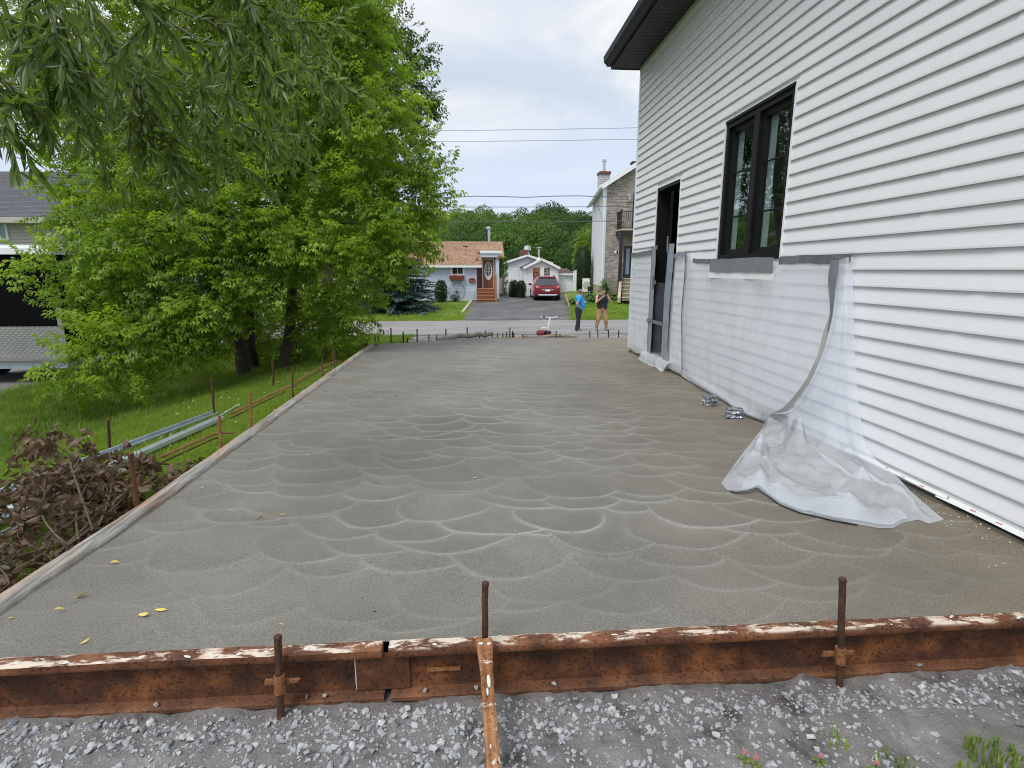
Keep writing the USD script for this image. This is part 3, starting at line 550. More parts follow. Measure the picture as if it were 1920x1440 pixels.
while y < YE - .03:
    e = min(y + .1, YE - .022); m = MB(); m.box((OX + .021, y + .0035, ZS - .004), (XWALL - .03, e - .0035, ZS + .004)); m.box((OX + .021, y - .0035, ZS + .0055), (XWALL - .03, y + .0035, ZS + .008)); hobj('soffit_slat', m, LK['charcoal_soffit']); y += .1
m = MB(); m.box((XWALL - .045, YN, ZT - .055), (XWALL - .001, YC - .056, ZT - .005)); hobj('frieze_trim', m, flat('olive_trim', (.50, .50, .40), .5, var=.04))
# house wrap sticking out below the siding, with red print
for (y0, y1, zl, o) in ((2.55, 3.35, .010, .0), (1.0, 2.60, .0, .004), (-1.5, 1.02, -.002, .0)):
    m = MB(); n = int((y1 - y0) / .008); yy = np.linspace(y0, y1, n); rows = []
    for i, y in enumerate(yy):
        wv = .0012 * (i % 2) + o; e = zl + .010 * (meshkit.noise(np.array([[y * 3, 0, 0]]), 8)[0] - .5)
        rows.append([(XWALL - .009 - wv, y, .06), (XWALL - .014 - wv, y, .02), (XWALL - .030 - wv - .004, y, e)])
    m.grid(np.array(rows)[:, ::-1]); wr = hobj('house_wrap_strip', m, LK['house_wrap'])
for i, (y, tx) in enumerate(((2.98, 'r'), (2.86, 'resi'), (2.72, 'resi'), (2.54, 'r'), (2.40, 'resi'), (2.26, 'resi'), (2.08, 'r'), (1.94, 'resi'))):
    t = meshkit.text_mesh(tx, .024 if tx == 'r' else .013, .0008, True); v = np.array(t.vertices); A = MB()
    A.add(np.stack([XWALL - .0215 - v[:, 2] * 1 - (.011 - v[:, 1]) * .2 - .006, y - v[:, 0], v[:, 1] + .006], 1), np.array(t.faces)); hobj('red_print', A, LK['red_ink'])
# crumbs of mortar at the wall foot
m = MB(); cr2 = np.random.default_rng(8)
for _ in range(150):
    y = cr2.uniform(1.7, 3.4) if cr2.random() < .8 else cr2.uniform(5, 8.5); r = cr2.uniform(.002, .007); x = XWALL - abs(cr2.normal()) * .12 - .005
    m.tm(stones[cr2.integers(12)], rot((0, 0, 1), cr2.uniform(0, 6)) * r, (x, y, S(y) + r * .3 + .001))
obj('mortar_crumbs', m, LK['plaster_splash'], sl, kind='stuff')
m = MB()
for _ in range(170):
    x, y = cr2.uniform(-1.6, 2.4), 1.8 + 8 * cr2.random() ** 1.2; r = cr2.uniform(.0015, .005)
    m.tm(stones[cr2.integers(12)], rot((0, 0, 1), cr2.uniform(0, 6)) * r, (x, y, S(y) + r * .2 + .001))
obj('dark_grit', m, look('wet_grit', {'p': ('principled_bsdf', {'base_color': (.05, .045, .038), 'roughness': .8})}, []), sl, kind='stuff')
m = MB(); yy = np.linspace(.5, 8.6, 240)
m.grid(np.array([[(XWALL - .002, y, S(y) + .004 + .012 * meshkit.noise(np.array([[y * 9, 0, 1]]))[0]), (XWALL - .02 - .03 * meshkit.noise(np.array([[y * 6, 0, 2]]))[0], y, S(y) + .010 * meshkit.noise(np.array([[y * 14, 0, 3]]))[0]), (XWALL - .05 - .05 * meshkit.noise(np.array([[y * 5, 0, 4]]))[0], y, S(y) - .004)] for y in yy]))
obj('dirt_edge', m, look('dirt_dark', {'p': ('principled_bsdf', {'base_color': (.06, .055, .04), 'roughness': .95})}, []), sl)
# ================================================================== FORMWORK IN THE FOREGROUND
def on_ground(u, v, dz=0.0, t1=120.0):
    d = ray(u, v); t = np.linspace(.8, t1, 6000); p = EYE + t[:, None] * d
    z = np.where((p[:, 0] > -1.75) & (p[:, 1] < 10.5) & (p[:, 1] > 1.63), S(p[:, 1]), G(p[:, 0], p[:, 1])) + dz
    k = np.argmax(p[:, 2] < z); return p[k]
def xat(u, v, y): return on_y(u, v, y)[0]
def wp(name, parent, mesh, mat, L, **k):
    v, f = mesh.arr() if isinstance(mesh, MB) else mesh
    return obj(name, (np.asarray(v) - np.asarray(L, float), f), mat, parent, **k)
YR = 1.632
def rail_form(label, x0, x1, seed):
    L = np.array([(x0 + x1) / 2, YR - .03, -.2]); t = thing('steel_form_rail', label, 'form rail', L)
    r = np.random.default_rng(seed); n = int((x1 - x0) / .02); X = np.linspace(x0, x1, n); zt = S(YR)
    def swept(prof, wob):
        P = np.array([[(x, YR + a + wob * (meshkit.noise(np.array([[x * 6, a * 40, seed]]))[0] - .5), zt + b + wob * (meshkit.noise(np.array([[x * 5, b * 60, seed + 3]]))[0] - .5)) for a, b in prof + prof[:1]] for x in X])
        m = MB(); m.grid(P)
        for P_, fl in ((P[0], 1), (P[-1], 0)):
            c = P_[:-1].mean(0); k = len(P_) - 1; vv = np.vstack([P_[:-1], c]); q = [[i, (i + 1) % k, k] if not fl else [(i + 1) % k, i, k] for i in range(k)]; m.add(vv, q)
        return m
    wp('top_flange', t, swept([(-.002, -.026), (-.002, .004), (-.010, .009), (-.040, .007), (-.049, .0), (-.051, -.018), (-.047, -.027)], .0035), LK['rusty_rail'], L, smooth=40)
    wp('web', t, swept([(-.016, -.17), (-.010, -.10), (-.016, -.024), (-.008, -.024), (-.002, -.10), (-.008, -.17)], .003), LK['rusty_web'], L, smooth=40)
    wp('bottom_flange', t, swept([(-.002, -.187), (-.002, -.166), (-.028, -.169), (-.048, -.172), (-.053, -.176), (-.054, -.188)], .003), LK['rusty_clean'], L, smooth=40)
    return t, L
xg = xat(722, 1205, YR - .04)
r1, L1 = rail_form('rusty steel form rail left of the gap, with white plaster smears on top', -2.35, xg - .012, 3)
r2, L2 = rail_form('long rusty steel form rail right of the gap, running under the diagonal brace', xg + .010, 2.6, 5)
m = MB(); a, b = xat(668, 1260, YR - .02), xat(768, 1260, YR - .02)
m.box((a, YR - .0235, -.182), (b, YR - .0175, -.046)); wp('splice_plate', r1, m, LK['rusty_rail'], L1)
m = MB(); m.box((a - .004, YR - .0205, -.18), (a - .0005, YR - .0175, -.05)); wp('weld_seam', r1, m, LK['plaster_splash'], L1)
m = MB(); m.box((b + .06, YR - .022, -.125), (b + .17, YR - .016, -.113)); wp('splice_key', r2, m, LK['rusty_brace'], L2)
# plaster splashes in relief on the rails
pr = np.random.default_rng(12)
for (u0, u1, n, rt, L) in ((300, 520, 14, r1, L1), (0, 300, 4, r1, L1), (560, 700, 4, r1, L1), (735, 900, 6, r2, L2), (920, 1300, 9, r2, L2), (1300, 1900, 10, r2, L2)):
    m = MB()
    for _ in range(n):
        u = pr.uniform(u0, u1); x = xat(u, 1200, YR - .03); a = pr.uniform(.002, .009); R = rot((0, 0, 1), pr.uniform(-.5, .5))
        m.ball((x, YR - pr.uniform(.008, .044), S(YR) + .0075), 1, 1, (a * pr.uniform(1, 2.4), a * .7, .0014), R)
    wp('plaster_splash', rt, m, LK['plaster_splash'], L, smooth=True, kind='stuff')
# small stones lying on the bottom flange
for i, (u, v) in enumerate(((608, 1303), (797, 1300), (893, 1292), (1040, 1293), (293, 1330), (575, 1316), (1725, 1257))):
    p = on_y(u, v, YR - .045); m = MB(); m.tm(stones[i % 12], rot((0, 0, 1), i) * .011, (p[0], YR - .04, S(YR) - .163))
    obj('flange_stone', m, LK['crushed_stone'], label=None, cat='stone')
    q = stage.GetPrimAtPath('/World/flange_stone' + (f'_{i:03d}' if i else ''))
    tag(q, ('grey crushed stone on the bottom flange just right of the weld seam', 'grey stone on the bottom flange left of the yellow rust patch', 'flat pale stone on the bottom flange touching the diagonal brace', 'small stone on the bottom flange right of the diagonal brace',
            'pale stone on the bottom flange at the left part of the frame', 'stone on the bottom flange just right of the leftmost front stake', 'pale stone on the bottom flange right of the right front stake')[i], 'stone')
def stake(name, p_top, p_bot, r, mat, label, cat='stake', socket=None, group=None):
    p_top, p_bot = np.asarray(p_top, float), np.asarray(p_bot, float)
    t = thing(name, label, cat, p_bot, group=group); d = nrm(p_bot - p_top); e = p_bot + d * .12; rr = np.random.default_rng(int(abs(p_top[0]) * 1000) % 9999)
    n = 8; pts = np.array([p_top + (e - p_top) * k / n + rr.normal(size=3) * r * .06 for k in range(n + 1)]); m = MB(); m.tube(pts, r, 10); wp('shaft', t, m, mat, p_bot, smooth=35)
    m = MB(); m.lathe([(0.0, .001), (r * .9, .0), (r * 1.12, -.004), (r * 1.12, -.010), (r * .95, -.014)], p_top + d * -.001, 12, -d); wp('head', t, m, mat, p_bot, smooth=30)
    if socket is not None:
        c = p_top + (p_bot - p_top) * socket; m = MB(); m.tube([c - d * .03, c + d * .03], r * 1.45, 10); wp('socket', t, m, LK['rusty_brace'], p_bot, smooth=35)
        m = MB(); m.add([(c[0] - .055, c[1] + .012, c[2] - .014), (c[0] - .055, c[1] + .02, c[2] - .014), (c[0] + .05, c[1] + .02, c[2] - .010), (c[0] + .05, c[1] + .012, c[2] - .010), (c[0] - .05, c[1] + .012, c[2] + .004), (c[0] - .05, c[1] + .02, c[2] + .004), (c[0] + .06, c[1] + .02, c[2] + .002), (c[0] + .06, c[1] + .012, c[2] + .002)],
                      [[0, 1, 2, 3], [4, 7, 6, 5], [0, 3, 7, 4], [1, 5, 6, 2], [0, 4, 5, 1], [2, 6, 7, 3]]); wp('wedge', t, m, LK['rusty_brace'], p_bot)
    return t
ys_ = YR - .066
stake('form_stake', on_y(521, 1192, ys_), on_y(526, 1341, ys_ - .03), .0115, LK['rusty_stake'], 'short rusty stake with a mushroomed head wedged against the left rail', socket=.60)
stake('form_stake', on_y(910, 1092, ys_ + .004), on_y(908, 1290, ys_), .0108, LK['rusty_stake'], 'tall rusty stake standing at the top of the diagonal brace')
stake('form_stake', on_y(1580, 1084, ys_), on_y(1574, 1300, ys_ - .02), .0115, LK['rusty_stake'], 'tall rusty stake with socket and wedge toward the right end of the front rail', socket=.66)
# diagonal channel brace
A = on_y(908, 1198, YR - .082); B = on_z(934, 1560, -.185); t = thing('diagonal_brace', 'rusty channel brace propping the front rail, coming toward the viewer', 'brace', B)
d = nrm(B - A); sd = nrm(np.cross(d, (0, 0, 1))); sd = -sd if sd[0] < 0 else sd; upv = nrm(np.cross(sd, d)); upv = -upv if upv[2] < 0 else upv
m = MB(); n = 40
def chan(s, wid):
    w = wid / 2; return [(-w, -.016), (-w, .004), (-w * .6, .009), (-.002, .0035), (.002, .0035), (w * .6, .009), (w, .004), (w, -.016), (w * .6, -.010), (-w * .6, -.010)]
P = []
for i in range(n):
    s = i / (n - 1); c = A + (B - A) * s; wid = .052 - .014 * sstep(0, .25, s)
    P.append([c + sd * x + upv * y for x, y in chan(s, wid) + chan(s, wid)[:1]])
P = np.array(P); m.grid(P); m.add(np.vstack([P[0][:-1], P[0][:-1].mean(0)]), [[i, (i + 1) % 10, 10] for i in range(10)]); wp('channel', t, m, LK['rusty_brace'], B, smooth=40)
m = MB()
for s, o, a, b_ in ((.035, -.012, .008, .005), (.04, .014, .007, .005), (.27, .004, .006, .02), (.33, -.002, .004, .012), (.78, .003, .005, .03), (.62, -.004, .003, .006)):
    c = A + (B - A) * s + sd * o + upv * .007; m.ball(c, 1, 1, (1, 1, 1), np.stack([sd * a, d * b_, upv * .003], 1))
wp('plaster_splash', t, m, LK['plaster_splash'], B, smooth=True, kind='stuff')

# ================================================================== LEFT EDGE FORM
form_y = np.linspace(1.30, 9.95, 260); fxl = np.interp(form_y, [1.3, 1.87, 2.8, 4.4, 9.9], [-1.735, -1.722, -1.685, -1.70, -1.775])
prof = [(.0, -.05), (.003, .006), (-.008, .020), (-.026, .031), (-.05, .034), (-.074, .030), (-.092, .018), (-.10, .0), (-.10, -.07)]
P = []
for y, x in zip(form_y, fxl):
    row = []
    for j, (a, b) in enumerate(prof):
        nz = (meshkit.fbm(np.array([[y * 5, j * .9, 2.0]]), 4, 61)[0] - .5); n2 = (meshkit.fbm(np.array([[y * 22, j * 2.5, 7.0]]), 3, 62)[0] - .5)
        row.append((x + a + nz * .010 + n2 * .005, y, S(y) + b + (nz * .014 + n2 * .007) * (b > -.04)))
    P.append(row)
m = MB(); m.grid(np.array(P)); v, f = m.arr(); f = f[:, ::-1]
look('form_log', {'tc': ('texture_coordinate', {}), 'mp': ('mapping', {'scale': (22, 1.6, 22)}), 'n': ('noise_texture', {'scale': 1.6, 'detail': 8.0, 'roughness': 0.66, 'distortion': 0.6}), 'n2': ('noise_texture', {'scale': 2.3, 'detail': 6.0, 'roughness': 0.6}), 'g': ('geometry', {}), 's': ('separate_xyz', {}),
    'grey': ('rgb_ramp', {'ramp': [(0.3, (0.10, 0.098, 0.088)), (0.5, (0.25, 0.245, 0.225)), (0.68, (0.42, 0.405, 0.37))]}), 'tan': ('rgb_ramp', {'ramp': [(0.3, (0.22, 0.105, 0.06)), (0.55, (0.36, 0.235, 0.16)), (0.7, (0.48, 0.44, 0.39))]}),
    'side': ('map_range', {'from_min': 0.25, 'from_max': -0.35, 'to_min': 0.0, 'to_max': 0.55, 'clamp': True}), 'pt': ('map_range', {'from_min': 0.42, 'from_max': 0.60, 'to_min': -0.25, 'to_max': 0.45, 'clamp': True}), 'ad': ('math', {'math_type': 'add', 'use_clamp': True}),
    'mx': ('mix_color', {}), 'b': ('bump', {'strength': 0.9, 'distance': 0.01}), 'p': ('principled_bsdf', {'roughness': 0.88, 'specular_ior_level': 0.25})},
    [('tc.object', 'mp.vector'), ('mp.vector', 'n.vector'), ('tc.object', 'n2.vector'), ('g.normal', 's.vector'), ('s.x', 'side.value'), ('n2.fac', 'pt.value'), ('side.result', 'ad.value1'), ('pt.result', 'ad.value2'), ('n.fac', 'grey.fac'), ('n.fac', 'tan.fac'), ('grey.color', 'mx.a'), ('tan.color', 'mx.b'), ('ad.value', 'mx.fac'), ('mx.result', 'p.base_color'), ('n.fac', 'b.height'), ('b.normal', 'p.normal')])
obj('edge_form', (v, f), LK['form_log'], smooth=True, label='long weathered rounded edge form smeared with cement along the left side of the slab', cat='edge form')
# far edge forms
def log_form(pts, r, label, seed):
    pts = np.asarray(pts, float); s = np.linspace(0, 1, 40); k = np.linspace(0, 1, len(pts)); c = np.stack([np.interp(s, k, pts[:, i]) for i in range(3)], 1)
    c[:, 2] += (meshkit.noise(np.stack([s * 9, s * 0, s * 0 + seed], 1), seed) - .5) * .03; m = MB(); m.tube(c, r * (1 + .25 * (meshkit.noise(np.stack([s * 14, s * 0 + 3, s * 0], 1), seed) - .5)), 9)
    obj('edge_form', m, LK['form_log'], smooth=True, label=label, cat='edge form')
log_form([(-.72, 10.42, -.12), (-.3, 10.66, -.075), (.1, 10.80, -.055), (.33, 10.86, -.055)], .045, 'dark curved edge form at the far left end of the slab before the pale patch', 2)
log_form([(.95, 10.95, -.13), (1.6, 10.92, -.12), (2.1, 10.85, -.13)], .035, 'low dark edge form at the far side of the slab behind the red machine', 4)
m = MB(); m.box((.36, 10.84, -.30), (.98, 10.9, -.10)); obj('pale_board', m, flat('pale_wood', (.62, .52, .38), .8, var=.15, scale=20), label='pale wooden board standing at the far edge of the slab among thin stakes', cat='board')
m = MB(); m.bar((2.40, 11.3, -.30), (2.85, 11.28, -.30), .22, .14); obj('pale_board', m, LK['pale_wood'], label='pale yellowish wooden block lying at the far right edge of the slab', cat='board')

# braces lying outside the left form
def brace_bar(px, label, x=-1.93):
    pts = [on_x(u, v, x + dx) for u, v, dx in px]; L = pts[0]; t = thing('form_brace', label, 'brace', L)
    m = MB(); p = np.array(pts); s = np.linspace(0, len(p) - 1, 14); c = np.stack([np.interp(s, range(len(p)), p[:, i]) for i in range(3)], 1); m.tube(c, .0085, 6); wp('rod', t, m, LK['rusty_brace'], L, smooth=40)
    m = MB(); m.bar(c[-1] + [0.0, .0, .0], c[-1] + [.07, 0, -.004], .03, .008); wp('foot', t, m, LK['rusty_clean'], L)
    m = MB(); c2 = c[:11] + [.0, 0, -.035]; m.tube(c2, .006, 6); wp('lower_rod', t, m, LK['rusty_clean'], L, smooth=40)
brace_bar([(300, 858, -.06), (400, 814, -.02), (418, 811, .0)], 'rusty brace rod beside the left form nearest the viewer, by the galvanised studs')
brace_bar([(430, 777, -.05), (520, 734, -.02), (546, 723, .0)], 'rusty brace rod beside the left form between two short stakes', -1.9)
brace_bar([(552, 716, -.05), (612, 684, -.02), (630, 677, .0)], 'rusty brace rod at the far part of the left form', -1.9)
# stakes by the left form and in the lawn
for (u0, v0, u1, v1, r, mt, lb) in (
    (245, 850, 255, 930, .017, 'rusty_clean', 'red brown rusty stake rising out of the pile of dry leaves'),
    (411, 780, 413, 813, .012, 'rusty_brace', 'short rusty stake at the bent end of the nearest brace rod'),
    (469, 737, 470, 777, .013, 'rusty_brace', 'rusty stake at the left form beyond the galvanised studs'),
    (548, 687, 549, 727, .013, 'rusty_stake', 'rusty stake at the left form in front of the maple trunks'),
    (604, 673, 605, 693, .012, 'rusty_stake', 'very short rusty stake near the far end of the left form'),
    (626, 652, 627, 677, .013, 'rusty_stake', 'dark stake with a knobbed head near the far end of the left form')):
    pb = on_x(u1, v1, -1.845); pt_ = on_x(u0, v0, -1.845 - .004); stake('form_stake', pt_, pb, r * .85, LK[mt], lb)
for (u0, v0, u1, v1, r, mt, lb) in (
    (203, 787, 206, 848, .013, 'rusty_stake', 'dark stake in the lawn just behind the pile of dry leaves'),
    (397, 711, 402, 781, .013, 'rusty_stake', 'tall dark stake in the lawn behind the far end of the studs'),
    (511, 673, 513, 727, .013, 'rusty_stake', 'dark stake in the lawn in front of the left maple trunk'),
    (612, 640, 611, 676, .022, 'rusty_brace', 'thick orange brown stake under the right edge of the maple')):
    pb = on_ground(u1, v1); k = np.linalg.norm(pb - EYE); d = ray(u0, v0); pt_ = EYE + d * (pb[1] / d[1]); stake('lawn_stake', pt_, pb, r, LK[mt], lb)
# row of thin stakes along the far edge
far_st = [(692, 627, 648, 'leftmost'), (703, 628, 645, ''), (709, 631, 644, ''), (733, 615, 644, ''), (756, 622, 643, ''), (764, 634, 642, ''), (782, 617, 641, ''), (804, 627, 640, ''), (819, 628, 640, ''), (836, 617, 637, ''), (876, 614, 631, ''), (899, 624, 634, ''), (910, 620, 633, ''), (923, 623, 634, ''), (933, 625, 634.5, ''), (943, 625, 635, ''), (950, 622, 635, ''), (956, 614, 635, ''), (961, 621, 635, ''), (963, 624, 635, ''), (980, 627, 635, ''), (1043, 621, 634, ''), (1050, 626, 634, ''), (1106, 620, 634, ''), (1121, 620, 634, ''), (1141, 619, 634, ''), (1160, 619, 634, 'rightmost')]
fy_ = lambda x: np.interp(x, fx, fy)
for i, (u, v0, v1, w) in enumerate(far_st):
    y = 10.0
    for _ in range(6): x = on_y(u, v1, y)[0]; y = float(fy_(x)) + .09
    pb = on_y(u, v1, y); pt_ = on_y(u, v0, y)
    od = ['first', 'second', 'third', 'fourth', 'fifth', 'sixth', 'seventh', 'eighth', 'ninth', 'tenth', 'eleventh', 'twelfth', 'thirteenth', 'fourteenth']
    lb_ = f'{od[i]} thin stake from the left in the row along the far slab edge' if i < 14 else (f'{od[20 - i]} thin stake left of the red machine on the far slab edge' if i < 21 else f'{od[i - 21]} thin stake right of the red machine on the far slab edge')
    stake('far_stake', pt_, pb - [0, 0, .1], .0125 if v1 - v0 > 16 else .011, LK['rusty_stake'], lb_, 'stake', group='thin stakes along the far edge of the slab')
# galvanised studs
flat('galvanised', (.50, .56, .62), .38, metallic=.75, var=.12, scale=14)
def stud(p0, p1, label, roll=0.0):
    p0, p1 = np.asarray(p0, float), np.asarray(p1, float); t_ = nrm(p1 - p0); sd = nrm(np.cross(t_, (0, 0, 1))); uu = np.cross(sd, t_); R = rot(t_, roll); sd, uu = R @ sd, R @ uu
    a, h, th = .036, .034, .0016; pr_ = [(-a, h), (-a, 0), (a, 0), (a, h), (a - .009, h), (a - .009, h - th), (a - th, h - th), (a - th, th), (-a + th, th), (-a + th, h - th), (-a + .009, h - th), (-a + .009, h)]
    m = MB(); m.prism(pr_, np.linalg.norm(p1 - p0), (p0, sd, uu, t_)); wp_ = m.arr(); obj('metal_stud', wp_, LK['galvanised'], label=label, cat='metal stud')
def gz(u, v, dz): return on_ground(u, v, dz)
stud(gz(-60, 985, .10), gz(414, 780, .085), 'galvanised steel stud on top of the bundle beside the lawn', pi)
stud(gz(-40, 1000, .04), gz(409, 787, .03), 'galvanised steel stud at the bottom of the bundle nearest the slab')
stud(gz(-80, 960, .05), gz(405, 776, .03), 'galvanised steel stud at the back of the bundle on the lawn side', .3)
stud(gz(-30, 1030, .03), gz(270, 868, .03), 'short galvanised steel stud half buried under the dry leaves', -.2)
m = MB(); m.tube([gz(412, 780, .06), gz(432, 768, .05), gz(449, 757, .03)], .009, 6); obj('green_rod', m, flat('pale_green_rod', (.25, .38, .28), .5), label='thin pale green rod in the grass past the end of the studs', cat='rod')

# ================================================================== PILE OF DRY BRANCHES
br_ = np.random.default_rng(77); BL = on_ground(150, 960); bp = thing('brush_pile', 'heap of cut branches with curled dry brown leaves beside the edge form', 'brush pile', BL)
def dry_leaf(l, w, curl, fold, rng):
    n = 7; s = np.linspace(0, 1, n); wd = w * np.sin(pi * np.clip(s, 0.02, .985)) ** .8; a = curl * (s - .1); x = np.cumsum(np.cos(a)) * l / n; z = np.cumsum(np.sin(a)) * l / n; tw = rng.uniform(-1, 1) * s
    rows = []
    for i in range(n):
        lat = np.array([0, cos(tw[i]), sin(tw[i])]); up_ = np.array([0, -sin(tw[i]), cos(tw[i])]); c = np.array([x[i], 0, z[i]])
        rows.append([c - lat * wd[i] * cos(fold) + up_ * wd[i] * sin(fold), c, c + lat * wd[i] * cos(fold) + up_ * wd[i] * sin(fold)])
    m = MB(); m.grid(np.array(rows)); return m.arr()
def heap_h(x, y):
    return .07 + .20 * np.exp(-((x + 2.15) / .28) ** 2 - ((y - 3.15) / .42) ** 2) + .40 * np.exp(-((x + 2.55) / .28) ** 2 - ((y - 3.1) / .45) ** 2) + .22 * np.exp(-((x + 2.1) / .35) ** 2 - ((y - 2.2) / .45) ** 2)
def in_pile(px):
    return (px[0] < -1.84) and (px[1] > 1.75) and px[1] < 4.15 - 1.1 * max(0, -px[0] - 2.1)
leaves = []; tw = []
while len(tw) < 130:
    x, y = br_.uniform(-3.1, -1.88), br_.uniform(1.75, 4.1)
    if not in_pile((x, y)): continue
    z = G(x, y) + br_.uniform(.01, 1) * heap_h(x, y); az = br_.uniform(0, 6.28); el = br_.uniform(-.1, .45); l = br_.uniform(.25, .6); dr = np.array([cos(az) * cos(el), sin(az) * cos(el), sin(el)]); bend = br_.normal(size=3) * .25
    s = np.linspace(0, 1, 7); c = np.array([x, y, z]) + np.outer(s - .4, dr) * l + np.outer(s ** 2, bend) * l * .5; c[:, 2] = np.maximum(c[:, 2], G(c[:, 0], c[:, 1]) + .01); c[:, 0] = np.minimum(c[:, 0], -1.835)
    c[:, 2] = np.minimum(c[:, 2], G(c[:, 0], c[:, 1]) + heap_h(c[:, 0], c[:, 1]) * 1.7 + .03)
    tw.append(c); m = MB(); m.tube(c, np.linspace(.0042, .0014, 7) * br_.uniform(.7, 1.3), 5); wp('twig', bp, m, LK['twig_bark'], BL, smooth=True)
ups = [(120, 808, 3.35), (160, 802, 3.4), (100, 832, 3.3), (205, 850, 3.5), (135, 875, 3.3), (40, 852, 3.2), (15, 880, 3.1), (70, 872, 3.15), (275, 868, 3.6), (232, 838, 3.5), (145, 830, 3.3), (300, 890, 3.55), (180, 880, 3.3), (10, 930, 2.9), (230, 900, 3.3), (330, 880, 3.7), (110, 900, 3.0), (60, 800, 3.45)]
for u, v, dd in ups:
    e = EYE + ray(u, v) * dd; b0 = on_ground(min(300, u + br_.uniform(10, 120)), min(1030, v + br_.uniform(110, 190))); b0[0] = min(b0[0], -1.86); c = resample([b0, (b0 + e) / 2 + br_.normal(size=3) * .06, e], 9); tw.append(c[[1, 2, 3, 4, 5, 7, 8]]); m = MB(); m.tube(c, np.linspace(.006, .002, 9), 5); wp('twig', bp, m, LK['twig_bark'], BL, smooth=True)
    for k in range(4):
        s_ = c[br_.integers(3, 8)]; q = s_ + br_.normal(size=3) * [.12, .12, .06]; cc = resample([s_, (s_ + q) / 2 + [0, 0, .02], q], 7); tw.append(cc); m = MB(); m.tube(cc, np.linspace(.003, .0012, 7), 4); wp('twig', bp, m, LK['twig_bark'], BL, smooth=True)
def add_leaf(p, dr, l):
    v, f = dry_leaf(l, l * br_.uniform(.17, .27), br_.uniform(-2.8, 2.8), br_.uniform(.1, 1.1), br_); X = nrm(dr); Z = nrm(np.cross(X, br_.normal(size=3))); Y = np.cross(Z, X); leaves.append((p, v @ np.stack([X, Y, Z]) + p, f))
while len(leaves) < 2600:
    if br_.random() < .70:
        c = tw[br_.integers(len(tw) - 90, len(tw)) if br_.random() < .62 else br_.integers(len(tw))]; k = br_.integers(2, 7); p = c[k] + br_.normal(size=3) * .012; dr = nrm(c[-1] - c[0]) * .5 + br_.normal(size=3) * .6 + [0, 0, -.5]
    else:
        x, y = br_.uniform(-3.0, -1.86), br_.uniform(1.75, 4.1)
        if br_.random() < .4: x, y = br_.uniform(-2.5, -1.86), br_.uniform(1.8, 2.8)
        if not in_pile((x, y)): continue
        p = np.array([x, y, G(x, y) + .015 + br_.random() * heap_h(x, y) * 1.05]); dr = br_.normal(size=3) * [1, 1, .35]
    add_leaf(p, dr, br_.uniform(.055, .095))
leaves.sort(key=lambda t: np.linalg.norm(t[0] - EYE) - .8 * t[0][2])
for p, v, f in leaves[:290]: wp('leaf', bp, (v, f), LK['dry_leaf'], BL, smooth=True)
m = MB()
for p, v, f in leaves[290:]: m.add(v, f)
wp('leaves', bp, m, LK['dry_leaf'], BL, smooth=True, kind='stuff')

# ================================================================== FALLEN YELLOW LEAVES ON THE SLAB
yl = [(216, 1058, 9, 'oval yellow leaf on the slab near the left form, above the slender pair'), (154, 1121, 14, 'slender yellow leaf on the slab near the left form, farther of two'), (114, 1149, 10, 'small yellow leaf on the slab near the left form, nearer of two'), (22, 1162, 5, 'tiny curled yellow leaf right beside the left form near the frame edge'),
      (160, 1206, 9, 'upright yellow leaf on the slab just above the left rail'), (269, 1156, 14, 'slender yellow leaf on the slab, left one of a touching pair'), (301, 1146, 14, 'slender yellow leaf on the slab, right one of a touching pair'), (529, 1176, 7, 'yellow leaf on the slab right behind the short front stake'),
      (486, 971, 9, 'yellow leaf at the middle left of the slab, left one of two close together'), (530, 967, 6, 'pale yellow leaf at the middle left of the slab, right one of two close together'), (967, 999, 5, 'tiny yellow leaf at the middle of the slab, left of two'), (1072, 999, 6, 'tiny yellow leaf at the middle of the slab, right of two'), (890, 897, 5, 'single yellow leaf at the centre of the slab'),
      (705, 906, 6, 'brown leaf lying alone left of the slab centre')]
yl += [(u, v, 4, None) for u, v in ((379, 916), (422, 919), (427, 896), (469, 862), (577, 855), (605, 790), (628, 740), (573, 762), (695, 823), (741, 743), (660, 716), (663, 705), (640, 712), (588, 838))]
lr = np.random.default_rng(9)
flat('brown_leaf', (.22, .09, .04), .6)
for i, (u, v, hl, lb) in enumerate(yl):
    p = on_z(u, v, 0, .0108); dist = np.linalg.norm(p - EYE); l = max(.022, hl * 2 * dist / FPX * 1.05); l *= .85; vv, ff = dry_leaf(l, l * lr.uniform(.075, .13) + .0015, lr.uniform(-1.3, 1.3), lr.uniform(.2, .7), lr)
    az = lr.uniform(-.5, .9); vv = vv - vv.mean(0); vv[:, 2] -= vv[:, 2].min(); R = rot((0, 0, 1), az); q = obj('fallen_leaf', (vv @ R.T, ff), LK['brown_leaf'] if 'brown' in (lb or '') else LK['yellow_leaf'], smooth=True)
    place(q, (p[0], p[1], S(p[1]) + .003)); tag(q, lb or 'tiny pale yellow leaf lying on the far left part of the slab', 'leaf', None if lb else 'tiny yellow leaves on the far left part of the slab')
